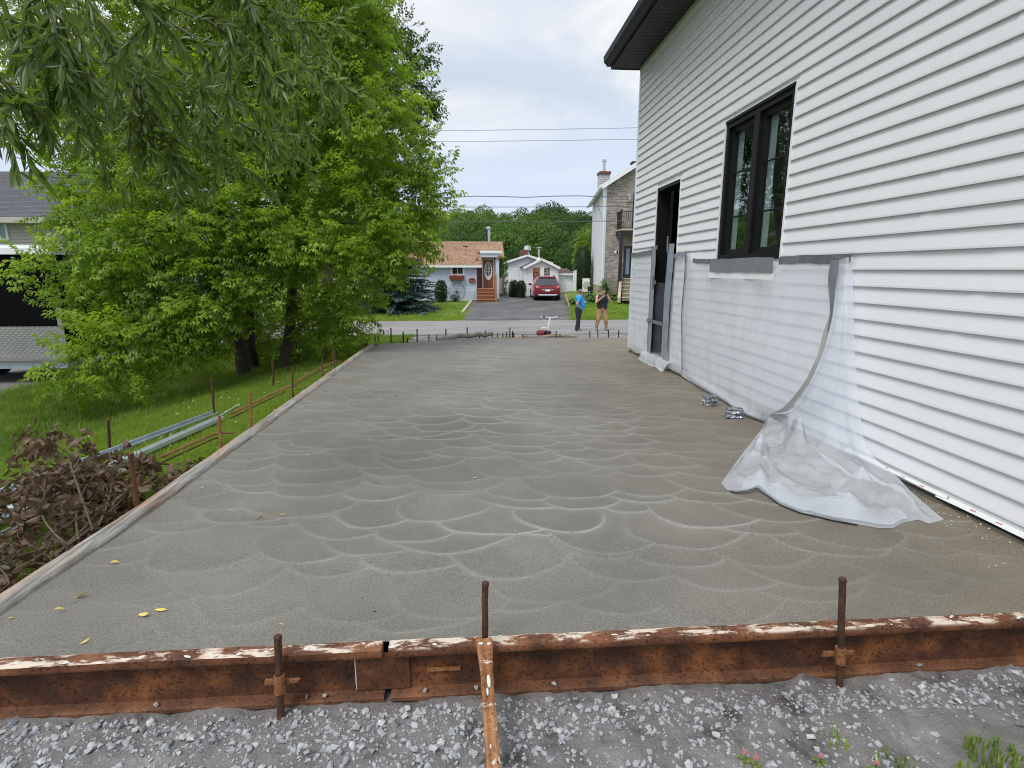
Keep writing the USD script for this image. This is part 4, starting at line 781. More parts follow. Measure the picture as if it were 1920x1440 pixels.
# ================================================================== PLASTIC SHEETS, TAPE AND DOOR COVER
def fold_noise(P, sc, seed): return meshkit.fbm(np.asarray(P) * sc, 4, seed) - .5
def crease(P, sc, seed):
    n = meshkit.noise(np.asarray(P) * sc, seed); return np.abs(n - .5) * 2
def wall_sheet(y0, y1, z0f, z1, off, seed, n=70, k=60):
    """sheet hanging flat on the wall: y0 > y1; z0f(y) its foot"""
    P = np.zeros((n, k, 3))
    for i, a in enumerate(np.linspace(0, 1, n)):
        y = y0 + (y1 - y0) * a
        for j, b in enumerate(np.linspace(0, 1, k)): P[i, j] = (XWALL - off, y, z1 + (z0f(y) - z1) * b)
    b = np.linspace(0, 1, k)[None, :]
    P[..., 0] -= .012 * b + (fold_noise(P, [1, 7, 1.2], seed) * .035 + crease(P, [1, 5, 5], seed + 1) * .008) * np.minimum(1, b * 6) 
    P[..., 1] += fold_noise(P, [1, 2, 4], seed + 5) * .05
    m = MB(); m.grid(P); return m
def thick(arr): return arr
LS = np.array([XWALL, 8.1, .6])
s1 = thing('plastic_sheet', 'narrow translucent plastic sheet taped to the siding between the house corner and the doorway', 'plastic sheet', LS)
wp('film', s1, wall_sheet(8.672, 7.615, lambda y: -.04 + .01 * sin(y * 9), 1.435, .026, 21), LK['sheet_plastic'], LS, smooth=True)
m = MB(); P = np.array([[(XWALL + .3 * 0 + (-.03), 8.672, z), (XWALL + .06, 8.69, z)] for z in np.linspace(1.43, -.03, 30)]); m.grid(P); wp('film', s1, m, LK['sheet_plastic'], LS, smooth=True)
def tape(name, parent, pts, w, L, mat='duct_tape', wdir=(0, 0, 1), nrm_=(-1, 0, 0), lift=.004, seed=0, label=None):
    pts = np.asarray(pts, float); s = np.linspace(0, 1, 40); kk = np.linspace(0, 1, len(pts)); c = np.stack([np.interp(s, kk, pts[:, i]) for i in range(3)], 1); wd = np.asarray(wdir, float); nn = np.asarray(nrm_, float)
    j = (meshkit.fbm(np.stack([s * 14, s * 0, s * 0 + seed], 1), 3, seed) - .5)
    P = np.stack([c + wd * w * (a + j[:, None] * .25 * min(1, .05 / w)) + nn * (lift + .006 * meshkit.noise(np.stack([s * 22, s * 0 + a * 3, s * 0], 1), seed + 2)[:, None]) for a in (-.5, -.17, .17, .5)], 1)
    m = MB(); m.grid(P); return wp(name, parent, m, LK[mat], L, smooth=True, label=label)
XT = XWALL - .034
tape('tape', s1, [(XT, 8.66, 1.425), (XT, 8.1, 1.435), (XT, 7.62, 1.45), (XT - .004, 7.40, 1.50)], .055, LS, seed=1)
tape('tape', s1, [(XT, 7.60, 1.52), (XT, 7.59, .7), (XT, 7.60, -.03)], .10, LS, 'duct_tape', (0, 1, 0), seed=2)
# door cover
LD = np.array([XWALL, 7.2, 0.0])
s2 = thing('door_cover', 'smoky plastic cover taped over the lower half of the black doorway', 'plastic cover', LD)
m = MB(); yy = np.linspace(7.58, 6.78, 30); zz = np.linspace(1.03, -.02, 40); Y, Z = np.meshgrid(yy, zz, indexing='ij'); P = np.stack([XWALL - .004 + 0 * Y, Y, Z], -1); P[..., 0] -= crease(P, [1, 5, 3], 4) * .02; m.grid(P); wp('film', s2, m, LK['smoked_plastic'], LD, smooth=True)
p0, p1 = on_x(1216, 470, XWALL - .04), on_x(1230, 470, XWALL - .04)
tape('side_strip', s2, [(XWALL - .042, 7.52, 1.50), (XWALL - .046, 7.50, .7), (XWALL - .042, 7.52, -.02)], .15, LD, 'tape_pale', (0, 1, 0), seed=3)
tape('side_strip', s2, [(XWALL - .042, 6.86, 1.52), (XWALL - .05, 6.88, .8), (XWALL - .042, 6.90, -.01)], .22, LD, 'tape_pale', (0, 1, 0), seed=4)
tape('cross_tape', s2, [(XWALL - .055, 7.66, .50), (XWALL - .05, 7.2, .505), (XWALL - .055, 6.98, .50)], .05, LD, 'duct_tape', seed=5)
tape('cross_tape', s2, [(XWALL - .052, 7.50, 1.05), (XWALL - .05, 7.44, 1.02), (XWALL - .052, 7.36, 1.04)], .06, LD, 'duct_tape', seed=6)
tape('corner_tape', s2, [(XWALL - .056, 7.46, 1.12), (XWALL - .055, 7.45, .95)], .05, LD, 'duct_tape', (0, 1, 0), seed=7)
tape('corner_tape', s2, [(XWALL - .056, 6.97, 1.62), (XWALL - .055, 6.96, 1.42)], .05, LD, 'duct_tape', (0, 1, 0), seed=8)
P = np.zeros((44, 26, 3))
for i, a in enumerate(np.linspace(0, 1, 44)):
    y = 7.68 + (6.62 - 7.68) * a
    for j, b in enumerate(np.linspace(0, 1, 26)):
        x = XWALL + .03 - .19 * b; z = .05 - .02 * b - max(0, b - .62) * .33; P[i, j] = (x, y, max(z, S(y) + .004))
P[..., 2] += crease(P, [9, 7, 3], 14) * .022 + fold_noise(P, [18, 14, 5], 15) * .03; P[..., 0] += fold_noise(P, [9, 9, 9], 16) * .03
m = MB(); m.grid(P); obj('threshold_film', m, LK['sheet_plastic'], smooth=True, label='crumpled white plastic film covering the doorstep of the black doorway', cat='plastic film')
# narrow sheet to the right of the door
LN = np.array([XWALL, 6.6, 0]); s3 = thing('plastic_sheet', 'narrow translucent plastic sheet between the doorway and the vertical dark tape line', 'plastic sheet', LN)
wp('film', s3, wall_sheet(6.80, 6.26, lambda y: -.03 + (6.7 - y) * -.02, 1.385, .03, 31, 40, 60), LK['sheet_plastic'], LN, smooth=True)
tape('tape', s3, [(XT, 6.80, 1.36), (XT - .01, 6.6, 1.385), (XT, 6.36, 1.375)], .05, LN, 'tape_pale', seed=11)
tape('tape', s3, [(XT - .006, 6.37, 1.42), (XT - .016, 6.33, 1.1), (XT - .016, 6.36, .7), (XT - .02, 6.27, .3), (XT - .022, 6.20, -.03)], .035, LN, 'duct_tape', (0, 1, 0), seed=12)
tape('tape', s3, [(XT - .004, 6.81, 1.36), (XT - .014, 6.80, .9), (XT - .012, 6.78, .4), (XT - .004, 6.72, .05)], .014, LN, 'duct_tape', (0, 1, 0), seed=13)

# the big loose sheet
def linsample(pts, n):
    p = np.asarray(pts, float); s = np.concatenate([[0], np.cumsum(np.linalg.norm(np.diff(p, axis=0), axis=1))]); s /= s[-1]
    return np.stack([np.interp(np.linspace(0, 1, n), s, p[:, i]) for i in range(3)], 1)
def coons(L, R_, T, B_, n, k):
    """L, R_: (k,3) from top to foot; T, B_: (n,3) from left to right"""
    u = np.linspace(0, 1, n)[:, None, None]; w = np.linspace(0, 1, k)[None, :, None]
    return (1 - u) * L[None] + u * R_[None] + (1 - w) * T[:, None] + w * B_[:, None] - ((1-u)*(1-w)*L[0] + u*(1-w)*R_[0] + (1-u)*w*L[-1] + u*w*R_[-1])
n, k = 110, 100
CRN = on_z(1430, 792, 0, .0108); CRN[2] += .012
TRC = on_x(1578, 488, XWALL - .04)
cpx = [(1571, 520, .055), (1566, 560, .07), (1560, 605, .09), (1547, 655, .12), (1525, 705, .15), (1497, 748, .165), (1469, 778, .168)]
curve = [TRC] + [on_x(u, v, XWALL - o) for u, v, o in cpx] + [CRN]
Rc = resample(curve, k)
Lc = resample([(XWALL - .036, 6.34, 1.31), (XWALL - .05, 6.30, .6), (XWALL - .045, 6.20, -.05)], k)
Tc = resample([(XWALL - .036, 6.34, 1.31), (XWALL - .034, 5.5, 1.285), TRC + [0, .5, .0], TRC], n)
bpx = [(1300, 718, .05), (1333, 738, .07), (1365, 756, .09), (1393, 771, .12)]
Bc = resample([Lc[-1]] + [np.array([XWALL - o, on_x(u, v, XWALL - o)[1], S(on_x(u, v, XWALL - o)[1]) + .004]) for u, v, o in bpx] + [CRN], n)
P = coons(Lc, Rc, Tc, Bc, n, k)
u_ = np.linspace(0, 1, n)[:, None]; w_ = np.linspace(0, 1, k)[None, :]
inn = np.minimum(1, u_ * 8) * np.minimum(1, (1 - u_) * 8) * np.minimum(1, w_ * 8) * np.minimum(1, (1 - w_) * 8)
P[..., 0] -= inn * (.02 + fold_noise(P, [0, 3.2, .8], 71) * .05 + fold_noise(P, [0, 9, 1.4], 72) * .014 + crease(P, [0, 2.6, 2.2], 73) * .012)
# the foot rolls outwards
P[..., 0] -= .05 * np.exp(-((w_ - .95) / .05) ** 2) * np.minimum(1, u_ * 4) * np.minimum(1, (1 - u_) * 10)
P[..., 2] = np.maximum(P[..., 2], S(P[..., 1]) + .003)
P[..., 0] = np.minimum(P[..., 0], XWALL - .022)
LB = np.array([XWALL, 4.9, 0]); s4 = thing('plastic_sheet', 'large translucent plastic sheet sagging below the window with a taped curved hem', 'plastic sheet', LB)
m = MB(); m.grid(P); wp('film', s4, m, LK['sheet_plastic'], LB, smooth=True)
def ribbon(c, w, lift, mat, nm, parent, L, dirv):
    c = np.asarray(c); dirv = np.asarray(dirv); ws = np.broadcast_to(np.asarray(w, float), (len(c),))[:, None]
    Pp = np.stack([c + dirv * ws * a + lift for a in (0, .35, .7, 1.0)], 1); m = MB(); m.grid(Pp); wp(nm, parent, m, LK[mat], L, smooth=True)
tv = np.gradient(Rc, axis=0); tv /= np.linalg.norm(tv, axis=1, keepdims=True); inw = np.cross(tv, np.array([1.0, .25, .1])); inw /= np.linalg.norm(inw, axis=1, keepdims=True); inw *= np.sign((inw @ np.array([0, 1, 0]))[:, None] + 1e-9)
wv = .040 + .008 * np.sin(np.linspace(0, 9, k)); wd_ = wv.copy(); wd_[:30] = np.linspace(.075, .010, 30) + .008 * np.sin(np.linspace(0, 7, 30)); wv[14:30] = np.linspace(.004, wv[30], 16)
flat('hem_tape', (.30, .30, .29), .35, var=.12)
ribbon(Rc[:30], wd_[:30], np.array([-.009, 0, 0]), 'duct_tape', 'tape', s4, LB, inw[:30])
ribbon(Rc[14:], wv[14:], np.array([-.006, 0, .002]), 'hem_tape', 'hem', s4, LB, inw[14:])
hb = resample(Bc, 80); hb[:, 2] += .01; ribbon(hb, .085, np.array([-.022, 0, .002]), 'sheet_plastic', 'hem_fold', s4, LB, np.tile([[.012, 0, 1.0]], (80, 1)))
tape('tape', s4, [on_x(1300, 489, XT - .01), on_x(1348, 491, XT - .01)], .05, LB, seed=14)
tape('tape', s4, [on_x(1462, 489, XT - .01), on_x(1520, 486, XT - .012), on_x(1560, 488, XT - .012), on_x(1598, 484, XT - .008)], .062, LB, seed=15)
tape('sill_tape', s4, [(XT - .034, 5.62, 1.245), (XT - .038, 5.0, 1.243), (XT - .034, 4.40, 1.24)], .125, LB, 'sill_grey', seed=16)
m = MB(); P2 = np.array([[(XT - .034 - .003 * sin(y * 9), y, z) for z in (1.178, 1.15, 1.118)] for y in np.linspace(5.65, 4.38, 30)]); m.grid(P2); wp('sill_film', s4, m, LK['white_trim'], LB, smooth=True)
# the fallen half of the sheet: hangs from the upper right corner and spreads over the slab
n, k = 150, 170
A0 = on_x(1578, 489, XWALL - .03); B0 = on_x(1598, 482, XWALL - .03)
sh = [r + [.022, .0, -.0] for r in curve[1:-1]]
Ls = resample([A0] + sh + [CRN + [.02, -.02, .06], on_y(1412, 838, 3.75), on_y(1380, 880, 3.28), on_z(1352, 905, .01, .0108)], k)
Ls[:, 0] = np.minimum(Ls[:, 0], XWALL - .03); Ls[:, 2] = np.maximum(Ls[:, 2], S(Ls[:, 1]) + .006)
Rs = resample([B0, on_x(1600, 560, XWALL - .04), on_x(1604, 680, XWALL - .05), on_x(1613, 780, XWALL - .055), on_x(1626, 843, XWALL - .06), on_z(1668, 882, .05, .0108), on_z(1712, 925, .02, .0108), on_z(1770, 974, .006, .0108)], k)
Rs[:, 2] = np.maximum(Rs[:, 2], S(Rs[:, 1]) + .006)
Ts = resample([A0, (A0 + B0) / 2 + [-.008, 0, 0], B0], n)
Bs = linsample([Ls[-1]] + [on_z(u, v, h, .0108) for u, v, h in ((1362, 918, .012), (1380, 922, .012), (1402, 920, .02), (1420, 914, .028), (1436, 926, .012), (1462, 945, .008), (1500, 960, .008), (1560, 974, .008), (1615, 984, .008), (1648, 990, .012), (1675, 990, .012), (1692, 980, .008), (1722, 974, .008), (1742, 982, .006))] + [Rs[-1]], n)
P = coons(Ls, Rs, Ts, Bs, n, k); u_ = np.linspace(0, 1, n)[:, None]; w_ = np.linspace(0, 1, k)[None, :]
inn = np.minimum(1, u_ * 9) * np.minimum(1, (1 - u_) * 9) * np.minimum(1, (1 - w_) * 14)
gr = sstep(.35, .62, w_)
# drape: hangs first, spreads late
P[..., 0] -= inn * (1 - gr) * (.02 + fold_noise(P, [0, 3.5, .5], 81) * .05 + crease(P, [0, 5, .8], 82) * .008)
P[..., 2] = S(P[..., 1]) + (P[..., 2] - S(P[..., 1])) * (1 - .42 * gr * np.sin(pi * np.clip((w_ - .4) / .6, 0, 1)) * np.minimum(1, u_ * 5) * np.minimum(1, (1 - u_) * 5))
def pk(u0, w0, su, sw, a):   # one sharp fold
    d = np.sqrt(((u_ - u0) / su) ** 2 + ((w_ - w0) / sw) ** 2); return a * np.clip(1 - d, 0, 1)
ridge_ = crease(np.stack([P[..., 0], P[..., 1], 0 * P[..., 0]], -1), [4.2, 3.4, 1], 83); rid2 = crease(np.stack([P[..., 0] + P[..., 1] * .5, P[..., 1], 0 * P[..., 0]], -1), [9, 7, 1], 84)
P[..., 2] += inn * gr * ((1 - ridge_) ** 6 * .035 + (1 - rid2) ** 4 * .010 - .012 + fold_noise(P, [11, 11, 0], 85) * .006)
def seg(u0, w0, u1, w1, wid, a):
    du, dw = u1 - u0, (w1 - w0); t_ = np.clip(((u_ - u0) * du + (w_ - w0) * dw) / (du * du + dw * dw), 0, 1); d = np.sqrt((u_ - u0 - t_ * du) ** 2 + (w_ - w0 - t_ * dw) ** 2); return a * (1 - .45 * t_) * np.clip(1 - d / wid, 0, 1)
for q__ in ((.45, .56, .64, .80, .07, .075), (.45, .56, .28, .74, .06, .05), (.12, .72, .22, .97, .06, .07), (.12, .72, .04, .92, .05, .05), (.70, .80, .90, .88, .06, .06), (.70, .80, .58, .95, .05, .05), (.22, .85, .56, .88, .04, .035), (.80, .66, .93, .90, .05, .03), (.34, .93, .80, .96, .03, .022)): P[..., 2] += inn * seg(*q__)
P[..., 2] += inn * .55 * (pk(.40, .58, .10, .16, .11) + pk(.50, .72, .20, .05, .06) + pk(.74, .80, .12, .07, .075) + pk(.12, .80, .06, .16, .07) + pk(.62, .92, .10, .05, .04))
P[..., 1] += inn * gr * fold_noise(P, [5, 5, 5], 86) * .03
P[..., 2] = np.maximum(P[..., 2], S(P[..., 1]) + .004); P[..., 0] = np.minimum(P[..., 0], XWALL - .025)
LF = np.array([2.2, 3.3, -.035]); s5 = thing('plastic_sheet', 'fallen half of the plastic sheet, hanging from its taped corner and crumpled on the slab', 'plastic sheet', LF)
m = MB(); m.grid(P); wp('film', s5, m, LK['fallen_plastic'], LF, smooth=50)
# a second layer folded under along the near edge, with dark tape on its underside
e = P[:, -1]; kx = np.stack([e + [0, 0, .002], e + [-.005, -.008, -.001], e + [.008, .014, -.0005]], 1); kx[..., 2] = np.maximum(kx[..., 2], S(kx[..., 1]) + .002); m = MB(); m.grid(kx[14:92]); wp('edge_tape', s5, m, LK['duct_tape'], LF, smooth=True)
kk = np.stack([P[:, -14] + [0, 0, .006], P[:, -8] + [0, 0, .02], P[:, -3] + [-.004, -.01, .010]], 1); m = MB(); m.grid(kk[20:125]); wp('folded_edge', s5, m, LK['fallen_plastic'], LF, smooth=True)

# foil wrapped blocks by the wall
look('crumpled_foil', {'tc': ('texture_coordinate', {}), 'n': ('noise_texture', {'scale': 14.0, 'detail': 3.0}), 'r': ('rgb_ramp', {'ramp': [(0.40, (0.30, 0.31, 0.32)), (0.50, (0.48, 0.50, 0.52)), (0.56, (0.05, 0.08, 0.22)), (0.62, (0.34, 0.36, 0.40))]}), 'p': ('principled_bsdf', {'metallic': 0.9, 'roughness': 0.25})}, [('tc.object', 'n.vector'), ('n.fac', 'r.fac'), ('r.color', 'p.base_color')])
def foil(u, v, w, h, seed, label, rz):
    p = on_z(u, v, 0, .0108); t = trimesh.creation.box((w, w * .8, h)); t = t.subdivide().subdivide().subdivide(); vv = np.array(t.vertices)
    r = np.random.default_rng(seed); vv += (r.random(vv.shape) - .5) * .010; vv += (meshkit.noise(vv * 30, seed)[:, None] - .5) * .012; vv[:, 2] -= vv[:, 2].min()
    vv[:, :2] *= (1 + .10 * np.sin(vv[:, 2:] * 160))
    q = obj('foil_block', (vv, np.array(t.faces)), LK['crumpled_foil'], label=label, cat='foil block'); place(q, (p[0], p[1], S(p[1]) - .002), rz)
foil(1330, 760, .11, .085, 3, 'crumpled foil wrapped block on the slab, farther of the two by the sheet', .2)
foil(1376, 783, .125, .075, 5, 'blue and silver foil wrapped block on the slab, nearer of the two by the sheet', -.3)
# ================================================================== VEGETATION
def rq(r, tilt):
    q = q_axis((0, 0, 1), r.uniform(0, 2 * pi)); a = r.uniform(0, 2 * pi); return q_mul(q, q_axis((cos(a), sin(a), 0), abs(r.normal()) * tilt))
def leaflet(m, p, dr, l, w, r, fold=.35, curl=.5):
    d = nrm(dr); sd = np.cross(d, (0, 0, 1)); sd = nrm(sd) if np.linalg.norm(sd) > 1e-3 else np.array([1.0, 0, 0]); sd = nrm(sd + r.normal(size=3) * .25); n_ = nrm(np.cross(sd, d))
    mid = p + d * l * .45; tip = p + d * l * cos(curl) - n_ * l * sin(curl) * .5
    m.add([p, mid - sd * w / 2 + n_ * w * fold * .5, mid, mid + sd * w / 2 + n_ * w * fold * .5, tip], [[0, 2, 1], [0, 3, 2], [1, 2, 4], [2, 3, 4]])
def elder_twig(seed, n=7, L=.34):
    r = np.random.default_rng(seed); m = MB(); s = np.linspace(0, 1, 6); pts = np.stack([s * L, .05 * np.sin(s * 3 + seed), -.35 * L * s ** 1.8], 1); m.tube(pts, np.linspace(.004, .0015, 6), 3)
    for i in range(n):
        t = .25 + .75 * i / (n - 1); p = np.array([np.interp(t, s, pts[:, k]) for k in range(3)]); a = (1 if i % 2 else -1) * r.uniform(.5, 1.3) if i < n - 1 else 0
        h = np.array([cos(a), sin(a), r.uniform(-.1, .5)]); rl = r.uniform(.06, .12); q = p + nrm(h) * rl; q[2] -= .02
        for (b, back) in ((0, 0), (.9, .01), (-.9, .01), (1.25, .045), (-1.25, .045)):
            d = np.array([cos(a + b), sin(a + b), -r.uniform(.1, .95)]); leaflet(m, q - nrm(h) * back, d, r.uniform(.065, .095), r.uniform(.026, .036), r)
    return m
def simple_twig(seed, n=16, L=.4, l=.075, w=.06, droop=.3):
    r = np.random.default_rng(seed); m = MB(); s = np.linspace(0, 1, 5); pts = np.stack([s * L, 0 * s, -droop * L * s ** 2], 1); m.tube(pts, np.linspace(.005, .002, 5), 3)
    for i in range(n):
        t = r.uniform(.15, 1); p = np.array([np.interp(t, s, pts[:, k]) for k in range(3)]); a = r.uniform(-2, 2); d = np.array([cos(a), sin(a), r.uniform(-.9, .3)]); leaflet(m, p + nrm(d) * .03, d, l * r.uniform(.7, 1.2), w * r.uniform(.7, 1.1), r)
    return m
def fill_lobes(lobes, per, r, twist=.35, outward=True, flat_=.8):
    P, Q = [], []
    for (c, rad) in lobes:
        n = int(per * rad ** 2 + 8)
        d = r.normal(size=(n, 3)); d /= np.linalg.norm(d, axis=1, keepdims=True); rr = rad * r.random(n) ** .36; p = c + d * rr[:, None] * [1, 1, flat_]
        for a, b in zip(p, d):
            az = atan2(b[1], b[0]) + r.normal() * .8; q = q_mul(q_axis((0, 0, 1), az), q_axis((0, 1, 0), -np.clip(b[2], -.6, .7) * .6 + r.normal() * twist)); q = q_mul(q, q_axis((1, 0, 0), r.normal() * twist)); P.append(a); Q.append(q)
    return np.array(P), np.array(Q)
def limb(parent, pts, r0, r1, L, mat='bark', n=12, sides=8, name='limb', wob=.03, seed=0):
    c = resample(pts, n); rr = np.random.default_rng(seed); c[1:-1] += rr.normal(size=(n - 2, 3)) * wob; m = MB(); m.tube(c, np.linspace(r0, r1, n), sides); return wp(name, parent, m, LK[mat], L, smooth=True)
PX = lambda u, v, y: on_y(u, v, y)
# --- box elder (several trunks) on the ditch bank
TB = [on_ground(461, 707), on_ground(489, 692), on_ground(529, 694)]
LT = TB[1].copy(); maple = thing('maple_tree', 'big light green box elder with three trunks leaning apart on the grassy bank', 'tree', LT)
lob_px = [(672, 60, 10, .5), (630, 30, 9.5, .8), (600, 120, 9.5, .95), (722, 165, 9.5, .42), (690, 235, 9.3, .8), (745, 295, 9.5, .5), (785, 325, 9.5, .22), (725, 350, 9.3, .7), (775, 400, 9.3, .40), (820, 368, 9.4, .10), (822, 318, 9.4, .08), (745, 452, 9.3, .45), (680, 430, 9, .8), (700, 505, 9.2, .32), (620, 500, 9, .72), (650, 570, 9.2, .36), (575, 545, 10.3, .5), (612, 600, 9.6, .28), (655, 628, 9.6, .22),
    (500, 300, 9.3, 1.0), (400, 250, 9.3, 1.0), (300, 300, 9, 1.0), (550, 400, 9, .9), (450, 420, 8.7, .85), (350, 430, 8.6, .85), (250, 420, 8.5, .75), (500, 485, 8.8, .55), (400, 510, 8.4, .58), (300, 520, 8.2, .65), (200, 480, 8, .55), (130, 500, 8, .34), (70, 495, 8, .16), (150, 560, 8, .28), (235, 595, 7.8, .45), (205, 650, 7.6, .40), (265, 640, 7.6, .36), (165, 690, 7.5, .26), (100, 695, 7.6, .13), (225, 710, 7.4, .26), (330, 585, 8, .42), (385, 560, 8, .36), (350, 620, 8, .22),
    (185, 240, 9.5, .85), (200, 190, 10, 1.2), (350, 100, 10, 1.3), (500, 50, 10, 1.3), (200, 370, 9, .5), (130, 330, 9, .35), (110, 410, 8.6, .22), (450, -150, 10, 1.5), (600, -90, 10, 1.2), (250, -100, 10, 1.4), (100, 100, 10.5, 1.0), (440, 180, 10.5, 1.2), (580, 250, 10.5, 1.2), (640, 340, 10.3, 1.0), (520, 620, 10.6, .45), (590, 640, 10.8, .4), (470, 600, 11, .5)]
lob_px += [(330, 640, 8.0, .30), (415, 590, 8.6, .32), (455, 560, 8.6, .28), (590, 600, 9.4, .30), (640, 605, 9.3, .24), (380, 650, 8.4, .24), (570, 660, 10.2, .34), (625, 662, 10.0, .26), (520, 655, 11.2, .4), (420, 640, 11.0, .4), (370, 600, 10.5, .5)]
lobes = [(PX(u, v, y), r * .93) for u, v, y, r in lob_px]
tr = [[TB[0], PX(441, 600, 9.5), PX(428, 480, 9.4), PX(400, 300, 9.4), PX(360, 120, 9.8)], [TB[1], PX(468, 590, 9.9), PX(472, 480, 9.8), PX(482, 300, 9.8), PX(500, 20, 10)], [TB[2], PX(546, 585, 10.0), PX(556, 420, 9.8), PX(548, 250, 9.8), PX(600, 20, 9.9)]]
for i, p in enumerate(tr):
    p[0] = p[0] - [0, 0, .15]; limb(maple, p, .115 - .008 * i, .03, LT, n=26, sides=12, name='trunk', wob=.012, seed=i)
mr = np.random.default_rng(19)
tpts = np.vstack([resample(p, 30)[6:] for p in tr])
for i, (c, rad) in enumerate(lobes):
    k = np.argmin(np.linalg.norm((tpts - c) * [1, 1, .75] + [0, 0, .35], axis=1)); a = tpts[k]; e = c + nrm(c - a) * rad * .5; limb(maple, [a, (a + e) / 2 + [0, 0, .12 + .1 * mr.random()], e], .012 + .014 * min(1, rad), .004, LT, n=9, sides=5, seed=i + 50)
    for _ in range(int(2 + rad * 5)):
        d = nrm(mr.normal(size=3)); q = c + d * rad * .95; limb(maple, [c - d * .05, c + d * rad * .5 + [0, 0, .06], q], .006, .002, LT, 'twig_bark', n=5, sides=3, name='branch', seed=i)
P, Q = fill_lobes(lobes, 225, mr, .5)
scatter('leaves', [(f'twig_{i}', elder_twig(i), LK['box_elder_leaf']) for i in range(5)], mr.integers(0, 5, len(P)), P - LT, Q, mr.uniform(.8, 1.25, len(P)), maple)
# --- darker tall tree behind it
LQ = np.array([*PX(610, 640, 16)[:2], 0]); LQ[2] = G(LQ[0], LQ[1]); dk = thing('maple_tree', 'tall darker green tree rising behind the box elder against the sky', 'tree', LQ)
lob2 = [(PX(u, v, y), r) for u, v, y, r in ((735, 110, 16, .7), (760, 175, 16, .7), (793, 200, 16, .34), (785, 95, 16, .26), (745, 60, 16, .4), (655, 70, 16, .9), (620, -60, 16, 1.4), (660, 200, 16, 1.3), (735, 250, 16, .85), (600, 100, 16.5, 1.8), (640, 300, 16, 1.4), (560, -80, 16, 1.8), (805, 180, 16, .16))]
limb(dk, [LQ - [0, 0, .2], PX(625, 400, 16), PX(660, 150, 16), PX(690, -80, 16)], .2, .05, LQ, n=20, sides=10, name='trunk')
for i, (c, rad) in enumerate(lob2):
    a = PX(650, 260 + 20 * i % 90, 16); limb(dk, [a, (a + c) / 2 + [0, 0, .2], c], .045, .01, LQ, n=8, sides=5, seed=i)
P, Q = fill_lobes(lob2, 240, mr, .5)
scatter('leaves', [(f'twig_{i}', simple_twig(40 + i, 20, .42, .085, .06), LK['dark_maple_leaf']) for i in range(3)], mr.integers(0, 3, len(P)), P - LQ, Q, mr.uniform(.8, 1.2, len(P)), dk)

# --- willow branches hanging in from the upper left, close to the eye
wr = np.random.default_rng(4); LW = np.array([-3.6, .6, -.45]); wil = thing('willow_tree', 'willow whose long leaved branches hang into the upper left, nearest foliage to the viewer', 'tree', LW)
limb(wil, [LW - [0, 0, .1], LW + [.1, .1, 2.0], LW + [.5, .5, 3.4], LW + [1.4, 1.2, 4.4]], .19, .05, LW, n=16, sides=12, name='trunk')
main = [[(-60, -60, 1.9), (130, 20, 2.0), (187, 63, 2.0), (233, 133, 2.05), (333, 187, 2.1), (460, 217, 2.2), (530, 260, 2.25)], [(60, -40, 2.3), (150, 100, 2.3), (193, 197, 2.3), (250, 235, 2.3), (310, 280, 2.35), (350, 330, 2.4)], [(200, -60, 2.0), (307, 60, 2.1), (330, 97, 2.1), (460, 117, 2.2), (567, 147, 2.3), (620, 190, 2.3)], [(-80, 40, 1.7), (40, 70, 1.75), (110, 140, 1.8), (130, 190, 1.8), (150, 240, 1.8)], [(300, -80, 2.4), (400, -10, 2.4), (500, 40, 2.5), (600, 70, 2.5), (655, 40, 2.5)], [(-80, 120, 1.6), (0, 170, 1.6), (20, 190, 1.6), (40, 215, 1.6)], [(160, 120, 2.6), (300, 220, 2.6), (390, 275, 2.6), (450, 345, 2.6)], [(330, 150, 2.5), (430, 250, 2.5), (490, 270, 2.5), (520, 290, 2.5)], [(100, -80, 1.8), (230, 10, 1.8), (380, 60, 1.9), (500, 160, 1.9)], [(-100, -20, 2.2), (80, 110, 2.2), (220, 240, 2.2), (300, 320, 2.2)], [(350, -100, 1.9), (430, -10, 1.9), (500, 90, 1.95), (530, 190, 2.0)], [(420, -80, 2.8), (540, 30, 2.8), (590, 130, 2.8), (610, 250, 2.8)], [(200, 60, 2.2), (260, 190, 2.2), (300, 270, 2.2), (335, 330, 2.2)], [(40, -90, 1.7), (90, 40, 1.7), (110, 160, 1.7)], [(-60, -90, 2.5), (120, 60, 2.5), (320, 150, 2.5), (420, 180, 2.5)]]
def on_d(u, v, d): r_ = ray(u, v); return EYE + r_ * d
wl = []
def wleaf(p, dr, l):
    n = 5; s = np.linspace(0, 1, n); w = l * wr.uniform(.085, .125); wd = w * np.sin(pi * np.clip(s, .03, .98)) ** .75; d = nrm(dr); sd = nrm(np.cross(d, wr.normal(size=3))); nn = np.cross(sd, d); cu = wr.uniform(-.25, .45); c = p + np.outer(s, d) * l - np.outer(s ** 2, [0, 0, 1]) * l * cu
    Pp = np.stack([c - sd * wd[:, None] + nn * wd[:, None] * .4, c, c + sd * wd[:, None] + nn * wd[:, None] * .4], 1); m = MB(); m.grid(Pp); wl.append((p, *m.arr()))
def leafy(c, dens, drp):
    seg = np.linalg.norm(np.diff(c, axis=0), axis=1); L_ = seg.sum(); n = int(L_ / dens); s = np.concatenate([[0], np.cumsum(seg)]) / L_
    for i in range(n):
        t = (i + wr.random()) / n; p = np.array([np.interp(t, s, c[:, k]) for k in range(3)]); tg = nrm(np.array([np.interp(min(1, t + .05), s, c[:, k]) for k in range(3)]) - p + 1e-6); wleaf(p, tg * .7 + wr.normal(size=3) * .5 + [0, 0, -drp], wr.uniform(.048, .085))
